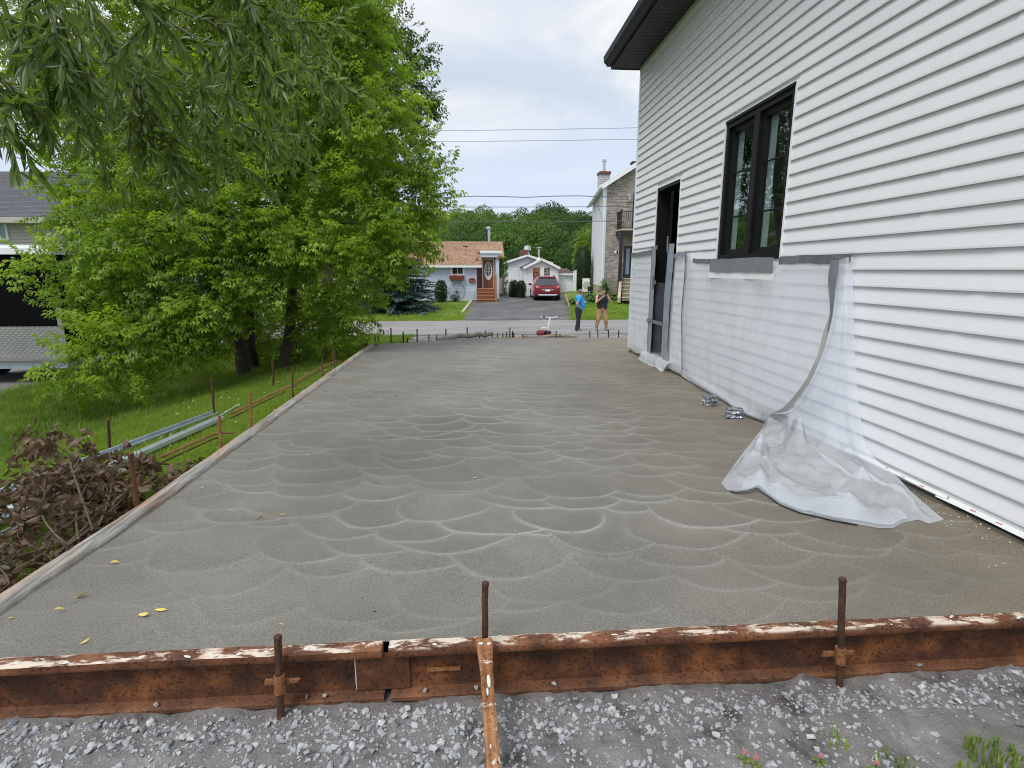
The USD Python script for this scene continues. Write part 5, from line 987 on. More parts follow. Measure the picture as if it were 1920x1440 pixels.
for i, px in enumerate(main):
    c = resample([on_d(q[0], q[1] - 25, q[2] * 1.12) for q in px], 24); limb(wil, c[[0, 6, 12, 18, 23]], .0065, .0016, LW, 'twig_bark', n=16, sides=5, name='branch', wob=.004, seed=i); leafy(c[5:], .009, .22)
    for k in range(4, 24, 2):
        t = nrm(c[min(k + 1, 23)] - c[k - 1]); d = nrm(t * .55 + wr.normal(size=3) * .5 + [0, 0, -.25]); l = wr.uniform(.12, .26); s = np.linspace(0, 1, 7)[:, None]; cc = c[k] + d * l * s - np.array([0, 0, 1]) * s ** 2 * l * .45
        limb(wil, cc[[0, 3, 6]], .0022, .0009, LW, 'twig_bark', n=7, sides=4, name='branch', wob=.002, seed=k); leafy(cc, .0072, .3)
def vis(p):
    q = p - EYE; z = q @ FW; u, v = 960 + FPX * (q @ RT) / z, 720 - FPX * (q @ UP) / z; return z if (-10 < u < 760 and -10 < v < 560) else 99
wl.sort(key=lambda t: vis(t[0]))
for p, v, f in wl[:290]: wp('leaf', wil, (v, f), LK['willow_leaf'], LW, smooth=True)
m = MB()
for p, v, f in wl[290:]: m.add(v, f)
wp('leaves', wil, m, LK['willow_leaf'], LW, smooth=True, kind='stuff')

# --- grass
def tuft(seed, n, h, spread, w):
    r = np.random.default_rng(seed); m = MB()
    for _ in range(n):
        a = r.uniform(0, 6.28); b = r.uniform(0, 6.28); p = np.array([cos(b), sin(b), 0]) * spread * sqrt(r.random()); hh = h * r.uniform(.5, 1.1); le = r.uniform(.15, .7) * hh; d = np.array([cos(a), sin(a), 0]); s = np.array([-sin(a), cos(a), 0]) * w * .5
        q1 = p + d * le * .3 + [0, 0, hh * .6]; q2 = p + d * le + [0, 0, hh]
        m.add([p - s - [0, 0, .01], p + s - [0, 0, .01], q1 - s * .8, q1 + s * .8, q2], [[0, 1, 3], [0, 3, 2], [2, 3, 4]])
    return m
gr_ = np.random.default_rng(33)
mow = lambda y: np.interp(y, [2, 4.6, 5.6, 6.7, 8.7, 10.0, 12], [-6.0, -5.15, -4.8, -4.15, -3.6, -3.2, -2.9])
pts_, n_ = [], 15000
x = gr_.uniform(-6.4, -1.86, n_ * 3); y = 1.7 + 9.4 * gr_.random(n_ * 3) ** 1.35
ok = (x > mow(y) - .1) & ~((y < 1.9)) & ~((x > -2.1) & (y < 4.5) & (gr_.random(n_ * 3) < .75)); x, y = x[ok][:n_], y[ok][:n_]
Pg = np.stack([x, y, G(x, y) - .008], 1)
scatter('mowed_grass', [(f'tuft_{i}', tuft(i, 24, .048, .06, .0048), LK['grass_blade']) for i in range(4)], gr_.integers(0, 4, len(Pg)), Pg, [rq(gr_, .12) for _ in Pg], gr_.uniform(.7, 1.4, len(Pg)), label='short mowed grass on the bank left of the slab', cat='grass')
n_ = 12000; x = gr_.uniform(-7.6, -2.2, n_ * 4); y = gr_.uniform(4.0, 21.0, n_ * 4); ok = (x < mow(y) + .05) & (x > -7.45 + .02 * (y - 5) + .25 * (meshkit.noise(np.stack([y * 1.3, 0 * y, 0 * y], 1), 5) - .3)) | ((y > 10.3) & (x < -1.9) & (x > -6.9)); x, y = x[ok][:n_], y[ok][:n_]
Pg = np.stack([x, y, G(x, y) - .01], 1)
scatter('long_grass', [(f'tuft_{i}', tuft(20 + i, 24, .125, .09, .0055), LK['long_grass_blade']) for i in range(4)], gr_.integers(0, 4, len(Pg)), Pg, [rq(gr_, .2) for _ in Pg], gr_.uniform(.55, 1.2, len(Pg)), label='long unmown grass in the ditch below the box elder', cat='grass')
x = np.concatenate([gr_.uniform(-2.4, -.5, 900), gr_.uniform(-11.5, -8.8, 500)]); y = np.concatenate([10.35 + gr_.random(900) * 1.2 + np.clip(x[:900] + 1.2, 0, 1) * .3, gr_.uniform(4, 21, 500)]); ok = ~((x < -5) & (x > -10.2)); Pg = np.stack([x, y, G(x, y) - .01], 1)[ok]
scatter('verge_grass', [(f'tuft_{i}', tuft(60 + i, 20, .15, .09, .007), LK['grass_blade']) for i in range(3)], gr_.integers(0, 3, len(Pg)), Pg, [rq(gr_, .15) for _ in Pg], gr_.uniform(.6, 1.2, len(Pg)), label='tufts of bright grass beyond the far left corner of the slab', cat='grass')
# far lawns: tufts along the road verge
x = np.concatenate([gr_.uniform(-26, -.3, 5200), gr_.uniform(5.0, 12.5, 2600)]); y = 28.0 + 9 * gr_.random(len(x)) ** 1.7; ok = ~((x > np.interp(y, [28, 38], [-.5, .1])) & (x < np.interp(y, [28, 38], [5.0, 6.3]))); x, y = x[ok], y[ok]; Pg = np.stack([x, y, G(x, y)], 1)
scatter('far_grass', [(f'tuft_{i}', tuft(80 + i, 16, .10, .22, .02), LK['grass_blade']) for i in range(3)], gr_.integers(0, 3, len(Pg)), Pg, [rq(gr_, .1) for _ in Pg], gr_.uniform(.7, 1.3, len(Pg)), label='grass of the lawns across the road', cat='grass')
# white clover heads in the mowed lawn, as one scatter
x = gr_.uniform(-4.6, -1.95, 70); y = gr_.uniform(3.2, 9.5, 70); ok = x > mow(y); Pg = np.stack([x, y, G(x, y) + .045], 1)[ok]
hd = MB(); hd.ball((0, 0, 0), .008, 1)
flat('clover_white', (.55, .55, .45), .8)
scatter('clover_heads', [('head', hd, LK['clover_white'])], np.zeros(len(Pg)), Pg, [rq(gr_, .1) for _ in Pg], gr_.uniform(.7, 1.2, len(Pg)), label='small white clover heads dotted over the mowed grass', cat='clover')
# weeds and pink clover in the right foreground
flat('clover_pink', (.50, .22, .22), .8, var=.2, scale=40)
def weed(u, v, n, h, label, sp):
    p = on_z(u, v, -.2); t = obj('grass_clump', tuft(int(u), n, h, sp, .006), LK['grass_blade'], label=label, cat='grass clump'); place(t, (p[0], p[1], -.215))
weed(1880, 1432, 150, .06, 'dense clump of bright grass in the bottom right corner of the gravel', .09); weed(1680, 1446, 40, .05, 'sparse grass clump at the bottom edge between the pink clover heads', .06); weed(1830, 1462, 40, .05, 'small grass clump at the bottom edge left of the corner clump', .05); weed(1570, 1400, 14, .07, 'thin grass stalks on the gravel right of the rightmost front stake', .04)
def clover(u, v, label):
    p = on_z(u, v, -.17); t = thing('clover_flower', label, 'flower', (p[0], p[1], -.2)); m = MB(); m.tube([(0, 0, 0), (.004, .002, .016), (.003, 0, .03)], .0012, 5); obj('stem', m, LK['grass_blade'], t, smooth=True)
    m = MB(); r = np.random.default_rng(int(u))
    for _ in range(60):
        d = nrm(r.normal(size=3) + [0, 0, .4]); m.bar(np.array([.003, 0, .032]), np.array([.003, 0, .032]) + d * .0075, .0022, .0012)
    obj('flower_head', m, LK['clover_pink'], t); m = MB()
    for k in range(3):
        for j in range(3): a = j * 2.09 + k; leaflet(m, np.array([.012 * cos(k * 2.1), .012 * sin(k * 2.1), .008]), (cos(a), sin(a), .2), .012, .011, r)
    obj('leaf', m, LK['grass_blade'], t)
clover(1396, 1412, 'pink clover head at the bottom of the gravel, leftmost of four'); clover(1416, 1422, 'pink clover head close beside the leftmost one'); clover(1642, 1432, 'pink clover head in the sparse grass at the bottom edge'); clover(1538, 1418, 'pale pink clover head alone between the other clover heads')

# --- shrubs
def core_mesh(rad, seed, sub=3):
    t = trimesh.creation.icosphere(sub, 1.0); v = np.array(t.vertices); v = v * (1 + .25 * (meshkit.fbm(v * 2.2 + seed, 3, seed)[:, None] - .5)) * np.asarray(rad); return v, np.array(t.faces)
def bush(name, label, cat, base, rad, mat, n, seed, leaf=(.05, .03), shape='egg', group=None):
    r = np.random.default_rng(seed); base = np.asarray(base, float); t = thing(name, label, cat, base, group=group); rad = np.asarray(rad, float)
    v, f = core_mesh(rad * .86, seed); v[:, 2] += rad[2] * .93; v[:, 2] = np.maximum(v[:, 2], 0); obj('branches', (v, f), LK['hedge_leaf'] if mat in ('hedge_leaf', 'hosta_leaf') else LK[mat], t, smooth=True)
    d = r.normal(size=(n, 3)); d /= np.linalg.norm(d, axis=1, keepdims=True); rr = 1 + .12 * (meshkit.fbm(d * 2.5 + seed, 3, seed) - .5) * 2 + r.normal(size=n) * .05; p = d * rr[:, None] * rad; p[:, 2] += rad[2] * .95; k = p[:, 2] > .0; p, d = p[k], d[k]
    Q = [q_mul(q_axis((0, 0, 1), atan2(b[1], b[0]) + r.normal() * .5), q_axis((0, 1, 0), -b[2] * .9 + r.normal() * .3)) for b in d]
    scatter('leaves', [(f'sprig_{i}', simple_twig(seed * 7 + i, 9, leaf[0] * 2.4, leaf[0], leaf[1], .1), LK[mat]) for i in range(2)], r.integers(0, 2, len(p)), p, Q, r.uniform(.8, 1.2, len(p)), t)
    return t
def gb(u, v, y): p = on_y(u, v, y); return np.array([p[0], p[1], G(p[0], p[1])])
bush('clipped_bush', 'dark rounded cedar at the left end of the cottage, beside the blue spruce', 'bush', gb(827, 557, 37), (.34, .34, .70), 'hedge_leaf', 1000, 1, (.05, .03))
bush('clipped_bush', 'dark rounded cedar beside the garage, left one of the pair', 'bush', gb(963.5, 552, 40.6), (.29, .29, .60), 'hedge_leaf', 900, 2, (.045, .03))
bush('clipped_bush', 'dark rounded cedar touching the garage, right one of the pair', 'bush', gb(977, 553, 40), (.27, .27, .60), 'hedge_leaf', 900, 3, (.045, .03))
bush('hedge', 'tall brown green hedge behind the white gate post', 'hedge', gb(1091, 548, 44), (.48, 1.2, 1.65), 'hedge_leaf', 1100, 4, (.09, .05))
bush('pale_bush', 'yellow green leafy bush behind the hedge', 'bush', gb(1098, 545, 47), (.75, .8, 2.2), 'pale_bush_leaf', 700, 5, (.18, .12))
bush('pale_bush', 'light green sapling between the cottage and the garage', 'bush', gb(941, 556, 43), (.26, .3, 1.5), 'pale_bush_leaf', 260, 6, (.12, .08))
def hosta(u, v, y, rad, label, seed):
    r = np.random.default_rng(seed); p = gb(u, v, y); t = thing('hosta_plant', label, 'plant', p)
    m = MB()
    for _ in range(130):
        a = r.uniform(0, 6.28); rr_ = rad[0] * sqrt(r.random()); q = np.array([cos(a) * rr_, sin(a) * rr_ * .7, rad[1] * (1 - (rr_ / rad[0]) ** 2) * r.uniform(.6, 1.0) + .03]); leaflet(m, q, (cos(a), sin(a), r.uniform(-.2, .5)), r.uniform(.24, .36), r.uniform(.14, .2), r, .3, .7)
    obj('leaves', m, LK['hosta_leaf'], t, kind='stuff')
    m = MB(); m.ball((0, 0, 0), 1, 2, (rad[0] * .8, rad[0] * .55, rad[1] * .8)); obj('stems', m, LK['hedge_leaf'], t, smooth=True)
hosta(1102, 562, 34.0, (.85, .72), 'large pale variegated hosta behind the man in the blue shirt', 1); hosta(1160, 552, 34.2, (.62, .55), 'hosta clump by the concrete steps, right of the man in black', 2); hosta(1078, 556, 35, (.45, .4), 'small hosta clump beside the driveway edge', 3)
bush('flowering_shrub', 'loose grey green shrub against the brick corner above the man in black', 'bush', gb(1134, 551, 34.4), (.24, .2, .62), 'hosta_leaf', 110, 9, (.10, .05))
bush('small_plant', 'low dark plant at the foot of the wagon wheel', 'plant', gb(854, 561, 37.2), (.16, .15, .20), 'hedge_leaf', 110, 10, (.07, .03))
# blue spruce
sp = gb(742, 577, 32.5); spr = thing('spruce_tree', 'blue spruce with drooping layered branches left of the cottage', 'tree', sp); r = np.random.default_rng(15)
m = MB(); m.tube([(0, 0, -.1), (0, 0, 3), (0, 0, 7.2)], [.16, .11, .02], 9); obj('trunk', m, LK['bark'], spr, smooth=True)
def frond(seed):
    r = np.random.default_rng(seed); m = MB(); m.tube([(0, 0, 0), (.5, 0, -.06), (1, 0, 0.02)], [.015, .01, .004], 3)
    for i in range(90):
        t = r.uniform(.12, 1.0); s = 1 if i % 2 else -1; w = .34 * (1 - t * .75); p = np.array([t, 0, -.06 * sin(t * 3.1)]); d = np.array([.55, s * .8, r.uniform(-.35, .35)]); leaflet(m, p, d, w * r.uniform(.5, 1.1), .055, r, .2, .5)
    return m
P, Q, Sx = [], [], []
for k in range(24):
    z = .25 + k * .29; R = 3.0 * (1 - z / 7.4) ** .9
    for j in range(int(9 + R * 5)):
        a = r.uniform(0, 6.28); P.append((.1 * cos(a), .1 * sin(a), z + r.uniform(-.12, .12))); Q.append(q_mul(q_axis((0, 0, 1), a), q_axis((0, 1, 0), .16 + r.normal() * .1))); Sx.append((R * r.uniform(.75, 1.08), R * r.uniform(.6, .9), R * .7))
scatter('needles', [(f'frond_{i}', frond(i), LK['spruce_needle']) for i in range(3)], r.integers(0, 3, len(P)), P, Q, Sx, spr)
# --- wooded hill far behind
def crown(seed, n=3200):
    r = np.random.default_rng(seed); m = MB(); lob = [(np.array([0, 0, .1]), .72)] + [(np.array([cos(a) * .55, sin(a) * .55, r.uniform(-.35, .5)]), r.uniform(.3, .5)) for a in r.uniform(0, 6.28, 9)]; w = np.array([l[1] ** 2 for l in lob]); w /= w.sum()
    V, F = [], []
    for i in range(n):
        c, rad = lob[r.choice(len(lob), p=w)]; d = nrm(r.normal(size=3) + [0, 0, .25]); p = c + d * rad * r.uniform(.86, 1.06); nn = nrm(d + r.normal(size=3) * .55); a = nrm(np.cross(nn, r.normal(size=3))); b = np.cross(nn, a); s = r.uniform(.028, .058); V += [p + a * s, p + b * s * .7, p - a * s, p - b * s * .7]; F.append([4 * i, 4 * i + 1, 4 * i + 2, 4 * i + 3])
    m.add(V, F); return m
r = np.random.default_rng(6); P, Sx, Ix = [], [], []
for yy in np.arange(72, 130, 5.5):
    for xx in np.arange(-.55 * yy - 6, .42 * yy + 6, 5.2):
        x_, y_ = xx + r.uniform(-1.6, 1.6), yy + r.uniform(-2, 2); s = r.uniform(2.6, 4.2); hump = 1.5 * (meshkit.noise(np.array([[x_ * .07, y_ * .03, 0]]), 3)[0]) + 1.6 * np.exp(-((x_ - 14 * y_ / 100) / 7) ** 2)
        P.append((x_, y_, G(x_, y_) + s * .45 + hump * .35 + r.uniform(-.6, .5))); Sx.append((s, s, s * r.uniform(.85, 1.15))); Ix.append(r.integers(4))
scatter('wood', [(f'crown_{i}', crown(i), LK['wood_leaf']) for i in range(4)], Ix, P, [rq(r, .05) for _ in P], Sx, label='dense green wood covering the hill behind the houses', cat='wood')
def tree_far(u, v, y, s, label, mat, seed, trunkh, cat='tree', sx=1.0):
    p = on_y(u, v, y); g = np.array([p[0], p[1], G(p[0], p[1])]); t = thing('wood_tree', label, cat, g); m = MB(); m.tube([(0, 0, -.3), (0, 0, p[2] - g[2])], [.2, .1], 7); obj('trunk', m, LK['bark'], t, smooth=True)
    v_, f_ = crown(seed, 1800).arr(); v_ = v_ * [s * sx, s * sx, s] + [0, 0, p[2] - g[2]]; obj('crown', (v_, f_), LK[mat], t, kind='stuff')
tree_far(1076, 484, 66, 2.5, 'rounded lighter tree standing in front of the wood left of the brick house', 'dark_maple_leaf', 33, 3)
tree_far(1012, 398, 128, 1.9, 'dark tree top poking above the wood near its highest point', 'hedge_leaf', 34, 8, sx=.7); tree_far(1047, 404, 126, 2.2, 'broader dark tree top above the wood toward the brick house', 'hedge_leaf', 35, 8)
# ================================================================== HOUSES ACROSS THE ROAD
def hull(pts): return trimesh.convex.convex_hull(np.asarray(pts, float))
def clap(x0, x1, y, z0, z1, ex=.12, out=.024, top=None):
    """clapboard wall facing -y; top(x) optional gable height"""
    m = MB(); z = z0
    while z < z1 - .01:
        t = min(z + ex, z1)
        a, b = x0, x1
        if top is not None:
            xs_ = np.linspace(x0, x1, 241); k = top(xs_) >= z + .5 * (t - z)
            if not k.any(): break
            a, b = xs_[k][0], xs_[k][-1]
        m.add([(a, y - out, z), (b, y - out, z), (b, y - .001, t), (a, y - .001, t), (a, y, z), (b, y, z)], [[0, 1, 2, 3], [4, 5, 1, 0]]); z = t
    return m
flat('cottage_siding', (.50, .56, .68), .5, var=.04); flat('garage_siding', (.76, .78, .80), .5, var=.03); flat('beige_siding', (.45, .43, .38), .6, var=.04)
stained('tan_shingle', [(.3, (.13, .075, .045)), (.5, (.29, .175, .11)), (.7, (.42, .30, .21))], scale=1.0, detail=4, rough=.95, stretch=(5, 9, 9), co='world'); stained('grey_shingle', [(.3, (.045, .048, .056)), (.7, (.105, .11, .125))], scale=1.0, detail=4, rough=.9, stretch=(5, 14, 14), co='world')
stained('brown_shingle', [(.3, (.075, .05, .045)), (.7, (.15, .10, .085))], scale=6, rough=.9, co='world')
flat('cedar_brown', (.22, .085, .04), .6, var=.2, scale=9); flat('orange_wood', (.34, .15, .065), .6, var=.2, scale=6); flat('brown_red', (.16, .06, .045), .6, var=.2); flat('dark_glass', (.03, .035, .045), .08, spec=.8, var=.3, scale=1.5); flat('steel', (.55, .56, .57), .3, metallic=.8, var=.1); flat('black_metal', (.015, .014, .015), .4, var=.2); flat('brick_red_box', (.22, .05, .03), .6)
flat('beige_concrete', (.42, .36, .27), .85, var=.15, scale=4); flat('lilac_siding', (.46, .43, .46), .6, var=.05); flat('red_flower', (.35, .03, .04), .7, var=.4, scale=40); flat('pale_blue_glass', (.14, .20, .28), .06, spec=.9, var=.2, scale=.6)
look('grey_brick', {'tc': ('texture_coordinate', {}), 'mp': ('mapping', {'rotation': (pi / 2, 0, 0)}), 'b': ('brick_texture', {'color1': (.20, .165, .14), 'color2': (.40, .35, .31), 'mortar': (.40, .38, .36), 'scale': 1.0, 'mortar_size': .012, 'mortar_smooth': .2, 'brick_width': .30, 'row_height': .095, 'bias': -.1}), 'n': ('noise_texture', {'scale': 3.0, 'detail': 5.0}), 'mr': ('map_range', {'from_min': .3, 'from_max': .7, 'to_min': .75, 'to_max': 1.2}), 'm': ('mix_color', {'blend_type': 'multiply', 'fac': 1.0, 'use_clamp': False}), 'bp': ('bump', {'strength': .6, 'distance': .02, 'invert': True}), 'p': ('principled_bsdf', {'roughness': .9})},
    [('tc.object', 'mp.vector'), ('mp.vector', 'b.vector'), ('tc.object', 'n.vector'), ('n.fac', 'mr.value'), ('b.color', 'm.a'), ('mr.result', 'm.b'), ('m.result', 'p.base_color'), ('b.fac', 'bp.height'), ('bp.normal', 'p.normal')])
def shingles(P00, P10, P01, P11, rows, step=.02):
    """roof plane from eave (P00-P10) to ridge (P01-P11) in lapped rows"""
    P00, P10, P01, P11 = [np.asarray(p, float) for p in (P00, P10, P01, P11)]; nn = nrm(np.cross(P10 - P00, P01 - P00)); nn = nn if nn[2] > 0 else -nn; m = MB()
    for i in range(rows):
        a, b = i / rows, (i + 1) / rows; q = [P00 + (P01 - P00) * a, P10 + (P11 - P10) * a, P10 + (P11 - P10) * b, P00 + (P01 - P00) * b]
        m.add([q[0] + nn * step, q[1] + nn * step, q[2] + nn * .002, q[3] + nn * .002, q[0] - nn * .02, q[1] - nn * .02], [[0, 1, 2, 3], [4, 5, 1, 0]])
    return m
def XZ(u, v, y): p = on_y(u, v, y); return p[0], p[2]
# ---------- cottage
YF = 38.0; xl, _ = XZ(760, 500, YF); xr, ze = XZ(893.5, 497, YF); gz0 = -.95
LCt = np.array([xr, YF, gz0]); cot = thing('cottage', 'small pale blue cottage with a tan shingle roof across the road', 'house', LCt)
c = lambda n, m, mt, par=cot, **k: wp(n, par, m, LK[mt], LCt, **k)
_, zsk = XZ(880, 545, YF)
c('siding', clap(xl, xr, YF, zsk, ze, .135), 'cottage_siding')
m = MB(); m.box((xl, YF + .005, gz0 - .2), (xr, YF + .15, ze + .02)); m.box((xl, YF + .15, gz0 - .2), (xl + .1, 44, ze)); c('wall', m, 'cottage_siding')
m = MB(); x = xl
while x < xr - .02: m.box((x, YF - .03, gz0 - .1), (x + .135, YF - .006, zsk - .005)); x += .155
c('skirting', m, 'cottage_siding', kind='stuff')
YD = 39.25; xb = XZ(935.5, 500, YD)[0]; zt2 = XZ(920, 473, YD)[1]
m = MB(); m.box((xr, YF + .15, gz0), (xr + .06, YD, ze + .5)); c('recess_side', m, 'brown_red')
m = MB(); m.box((xr + .06, YD, gz0), (xb - .25, YD + .1, zt2)); c('recess_back', m, 'brown_red')
m = MB(); m.box((xb - .25, YD - .3, gz0), (xb, YD + 4.5, zt2 - .1)); c('corner_wall', m, 'cottage_siding')
m = MB(); x0, z1 = XZ(900, 473.5, YD - .5); m.box((x0, YD - .5, zt2 - .08), (xb + .2, YD - .38, zt2 + .1)); c('upper_fascia', m, 'white_trim')
m = MB(); m.box((x0 + .05, YD - .42, zt2 - .38), (xb - .1, YD - .02, zt2 - .03)); c('lintel', m, 'cottage_siding')
dx0, dz1 = XZ(904, 485, YD - .05); dx1, dz0 = XZ(927, 540.5, YD - .05); f_ = .055; m = MB()
for a, b, p, q in ((dx0, dx0 + f_, dz0, dz1), (dx1 - f_, dx1, dz0, dz1), (dx0 + f_, dx1 - f_, dz1 - f_, dz1)): m.box((a, YD - .08, p), (b, YD - .002, q))
c('door_frame', m, 'white_trim'); dr = node('door', cot)
m = MB(); m.box((dx0 + f_ + .01, YD - .05, dz0 + .02), (dx1 - f_ - .01, YD - .01, dz1 - f_ - .005)); c('leaf', m, 'cedar_brown', dr)
cx_, cz_ = (dx0 + dx1) / 2, XZ(915, 508.5, YD)[1]; an = np.linspace(0, 2 * pi, 28)[:-1]; ov = [(cx_ + .27 * cos(a), cz_ + .62 * sin(a)) for a in an]; m = MB(); m.prism(ov, .02, ((0, YD - .075, 0), (1, 0, 0), (0, 0, 1), (0, 1, 0))); c('oval_glass_rim', m, 'garage_siding', dr)
ov = [(cx_ + .21 * cos(a), max(cz_ - .3, cz_ + .1 + .48 * sin(a))) for a in an]; m = MB(); m.prism(ov, .012, ((0, YD - .09, 0), (1, 0, 0), (0, 0, 1), (0, 1, 0))); c('oval_glass', m, 'dark_glass', dr)
for k in (-.1, 0, .1): m = MB(); m.box((cx_ + k - .008, YD - .1, cz_ - .28), (cx_ + k + .008, YD - .092, cz_ + .5)); c('glazing_bar', m, 'white_trim', dr)
for k in (-.05, .18): m = MB(); m.box((cx_ - .2, YD - .1, cz_ + k), (cx_ + .2, YD - .092, cz_ + k + .016)); c('glazing_bar', m, 'white_trim', dr)
m = MB(); m.ball((cx_ + .0, YD - .2, dz1 + .2), .06, 2, (1, 1, 1.4)); m.box((cx_ - .03, YD - .2, dz1 + .3), (cx_ + .03, YD - .01, dz1 + .34)); c('porch_lamp', m, 'black_metal')
def far_window(nm, u0, u1, v0, v1, y, panes, par, L, frame='white_trim', glass='dark_glass', fr=.07):
    wx0, wz1 = XZ(u0, v0, y); wx1, wz0 = XZ(u1, v1, y); t = node(nm, par); m = MB()
    for a, b, p, q in ((wx0 - fr, wx1 + fr, wz1, wz1 + fr), (wx0 - fr, wx1 + fr, wz0 - fr, wz0), (wx0 - fr, wx0, wz0, wz1), (wx1, wx1 + fr, wz0, wz1)): m.box((a, y - .05, p), (b, y - .004, q))
    wp('frame', t, m, LK[frame], L); w = (wx1 - wx0) / panes
    for i in range(panes):
        m = MB(); m.box((wx0 + w * i + .02, y - .028, wz0), (wx0 + w * (i + 1) - .02, y - .02, wz1)); wp('pane', t, m, LK[glass], L)
        if i: m = MB(); m.box((wx0 + w * i - .02, y - .045, wz0 + .001), (wx0 + w * i + .02, y - .006, wz1 - .001)); wp('mullion', t, m, LK[frame], L)
far_window('window', 848, 868, 501, 513.5, YF - .012, 2, cot, LCt, fr=.11)
er = .0; xre = XZ(942.5, 465, 41)[0]; xrl = XZ(903.5, 497, 37.7)[0]; xll = xl - .5; ye, yr = 37.65, 41.4; zr = XZ(900, 453, yr)[1]; zeL = XZ(880, 497, ye)[1]; zb = zeL + (zr - zeL) * (YD - .45 - ye) / (yr - ye)
c('shingles', shingles((xll, ye, zeL), (xrl, ye, zeL), (xll, yr, zr), (xrl, yr, zr), 26), 'tan_shingle'); c('shingles', shingles((xrl, YD - .45, zb), (xre, YD - .45, zb), (xrl, yr, zr), (xre, yr, zr), 14), 'tan_shingle'); c('shingles', shingles((xll, yr + 3.7, zeL), (xre, yr + 3.7, zeL), (xll, yr, zr), (xre, yr, zr), 12), 'tan_shingle')
m = MB(); m.box((xll, ye + .005, zeL - .16), (xrl, ye + .04, zeL - .01)); m.box((xll, ye + .04, zeL - .16), (xrl - .02, YF, zeL - .13)); c('fascia', m, 'white_trim')
m = MB(); m.add([(xb, YD - .3, zb - .05), (xb, yr + 3.5, zeL), (xb, yr, zr - .03)], [[0, 1, 2]]); m.add([(xrl - .01, ye, zeL - .02), (xrl - .01, YD, zb), (xrl - .01, YD, zeL - .05)], [[0, 1, 2]]); c('gable', m, 'brown_red')
px_, pz_ = XZ(916, 455, 42.0); m = MB(); m.tube([(px_, 42, pz_ - .6), (px_, 42, pz_ + 1.0)], .13, 12); c('flue', m, 'steel', smooth=35); m = MB(); m.lathe([(0, .16), (.20, .06), (.20, 0), (.13, -.02)], (px_, 42, pz_ + 1.02), 12); c('flue_cap', m, 'steel', smooth=30)
m = MB(); m.tube([(px_ - .12, 41.96, pz_ - .6), (px_ - .12, 41.96, pz_ + .95)], .10, 10); c('flue', m, 'black_metal', smooth=35)
vx, vz = XZ(873, 462, 40.6); m = MB(); m.box((vx - .17, 40.4, vz - .12), (vx + .17, 40.75, vz + .06)); c('roof_vent', m, 'grey_shingle')
# porch steps
sx0, sx1 = XZ(893.5, 545, 37.2)[0], XZ(932, 545, 37.2)[0]; zd = XZ(910, 541, 38)[1]; LSs = np.array([sx0, 37, gz0]); stp = thing('porch_steps', 'brown wooden porch steps with a handrail post at the cottage door', 'steps', LSs); nst = 4; hs = (zd - gz0 - .02) / nst
for i in range(nst):
    z = zd - hs * i; y0 = 37.7 - .28 * i; m = MB(); m.box((sx0, y0 - .32, z - .04), (sx1 - .18, 39.2 if i == 0 else y0, z)); wp('tread', stp, m, LK['orange_wood'], LSs); m = MB(); m.box((sx0 + .01, y0 - .28, z - hs + .003), (sx1 - .19, y0 - .25, z - .042)); wp('riser', stp, m, LK['cedar_brown'], LSs)
for yy in (36.65, 38.1): m = MB(); m.box((sx1 - .17, yy, gz0 - .1), (sx1 - .04, yy + .12, zd + .95)); wp('post', stp, m, LK['orange_wood'], LSs)
m = MB(); m.bar((sx1 - .1, 36.7, zd + .6), (sx1 - .1, 38.16, zd + .93), .06, .09); wp('handrail', stp, m, LK['orange_wood'], LSs)
# flower box, mailbox, wheel
bx0, bz1 = XZ(842, 518, YF - .25); bx1, bz0 = XZ(871, 524.5, YF - .25); Lb = np.array([bx0, YF - .3, bz0]); fb = thing('flower_box', 'brown flower box with red flowers under the cottage window', 'flower box', Lb)
m = MB(); m.add([(bx0, YF - .36, bz1), (bx1, YF - .36, bz1), (bx1 - .06, YF - .30, bz0), (bx0 + .06, YF - .30, bz0), (bx0, YF - .03, bz1), (bx1, YF - .03, bz1), (bx1 - .06, YF - .03, bz0), (bx0 + .06, YF - .03, bz0)], [[3, 2, 1, 0], [0, 1, 5, 4], [2, 3, 7, 6], [1, 2, 6, 5], [3, 0, 4, 7]]); wp('box', fb, m, LK['brick_red_box'], Lb)
r = np.random.default_rng(2); m = MB()
for i in range(12): m.ball((bx0 + (bx1 - bx0) * r.random(), YF - .2 + r.normal() * .05, bz1 + r.uniform(.0, .09)), r.uniform(.025, .05), 1)
wp('flowers', fb, m, LK['red_flower'], Lb, kind='stuff')
for u in (848, 865): m = MB(); x, z = XZ(u, 526, YF - .1); m.box((x - .03, YF - .2, z - .03), (x + .03, YF - .03, z + .06)); wp('bracket', fb, m, LK['brick_red_box'], Lb)
a0, a1 = XZ(879.5, 523, YF - .1); b0, b1 = XZ(891, 529, YF - .1); Lm = np.array([a0, YF - .1, b1]); mb = thing('mailbox', 'small red brown mailbox with a gabled lid on the cottage wall', 'mailbox', Lm)
m = MB(); m.box((a0, YF - .16, b1), (b0, YF - .015, a1 - .02)); wp('box', mb, m, LK['brick_red_box'], Lm); mx = (a0 + b0) / 2; m = MB(); m.prism([(a0 - .03, a1 - .018), (b0 + .03, a1 - .018), (mx + .08, a1 + .07), (mx - .08, a1 + .07)], .17, ((0, YF - .18, 0), (1, 0, 0), (0, 0, 1), (0, 1, 0))); wp('lid', mb, m, LK['brown_red'], Lm)
m = MB(); m.box((mx - .1, YF - .168, (a1 + b1) / 2 - .035), (mx + .1, YF - .161, (a1 + b1) / 2)); wp('flap', mb, m, LK['orange_wood'], Lm)
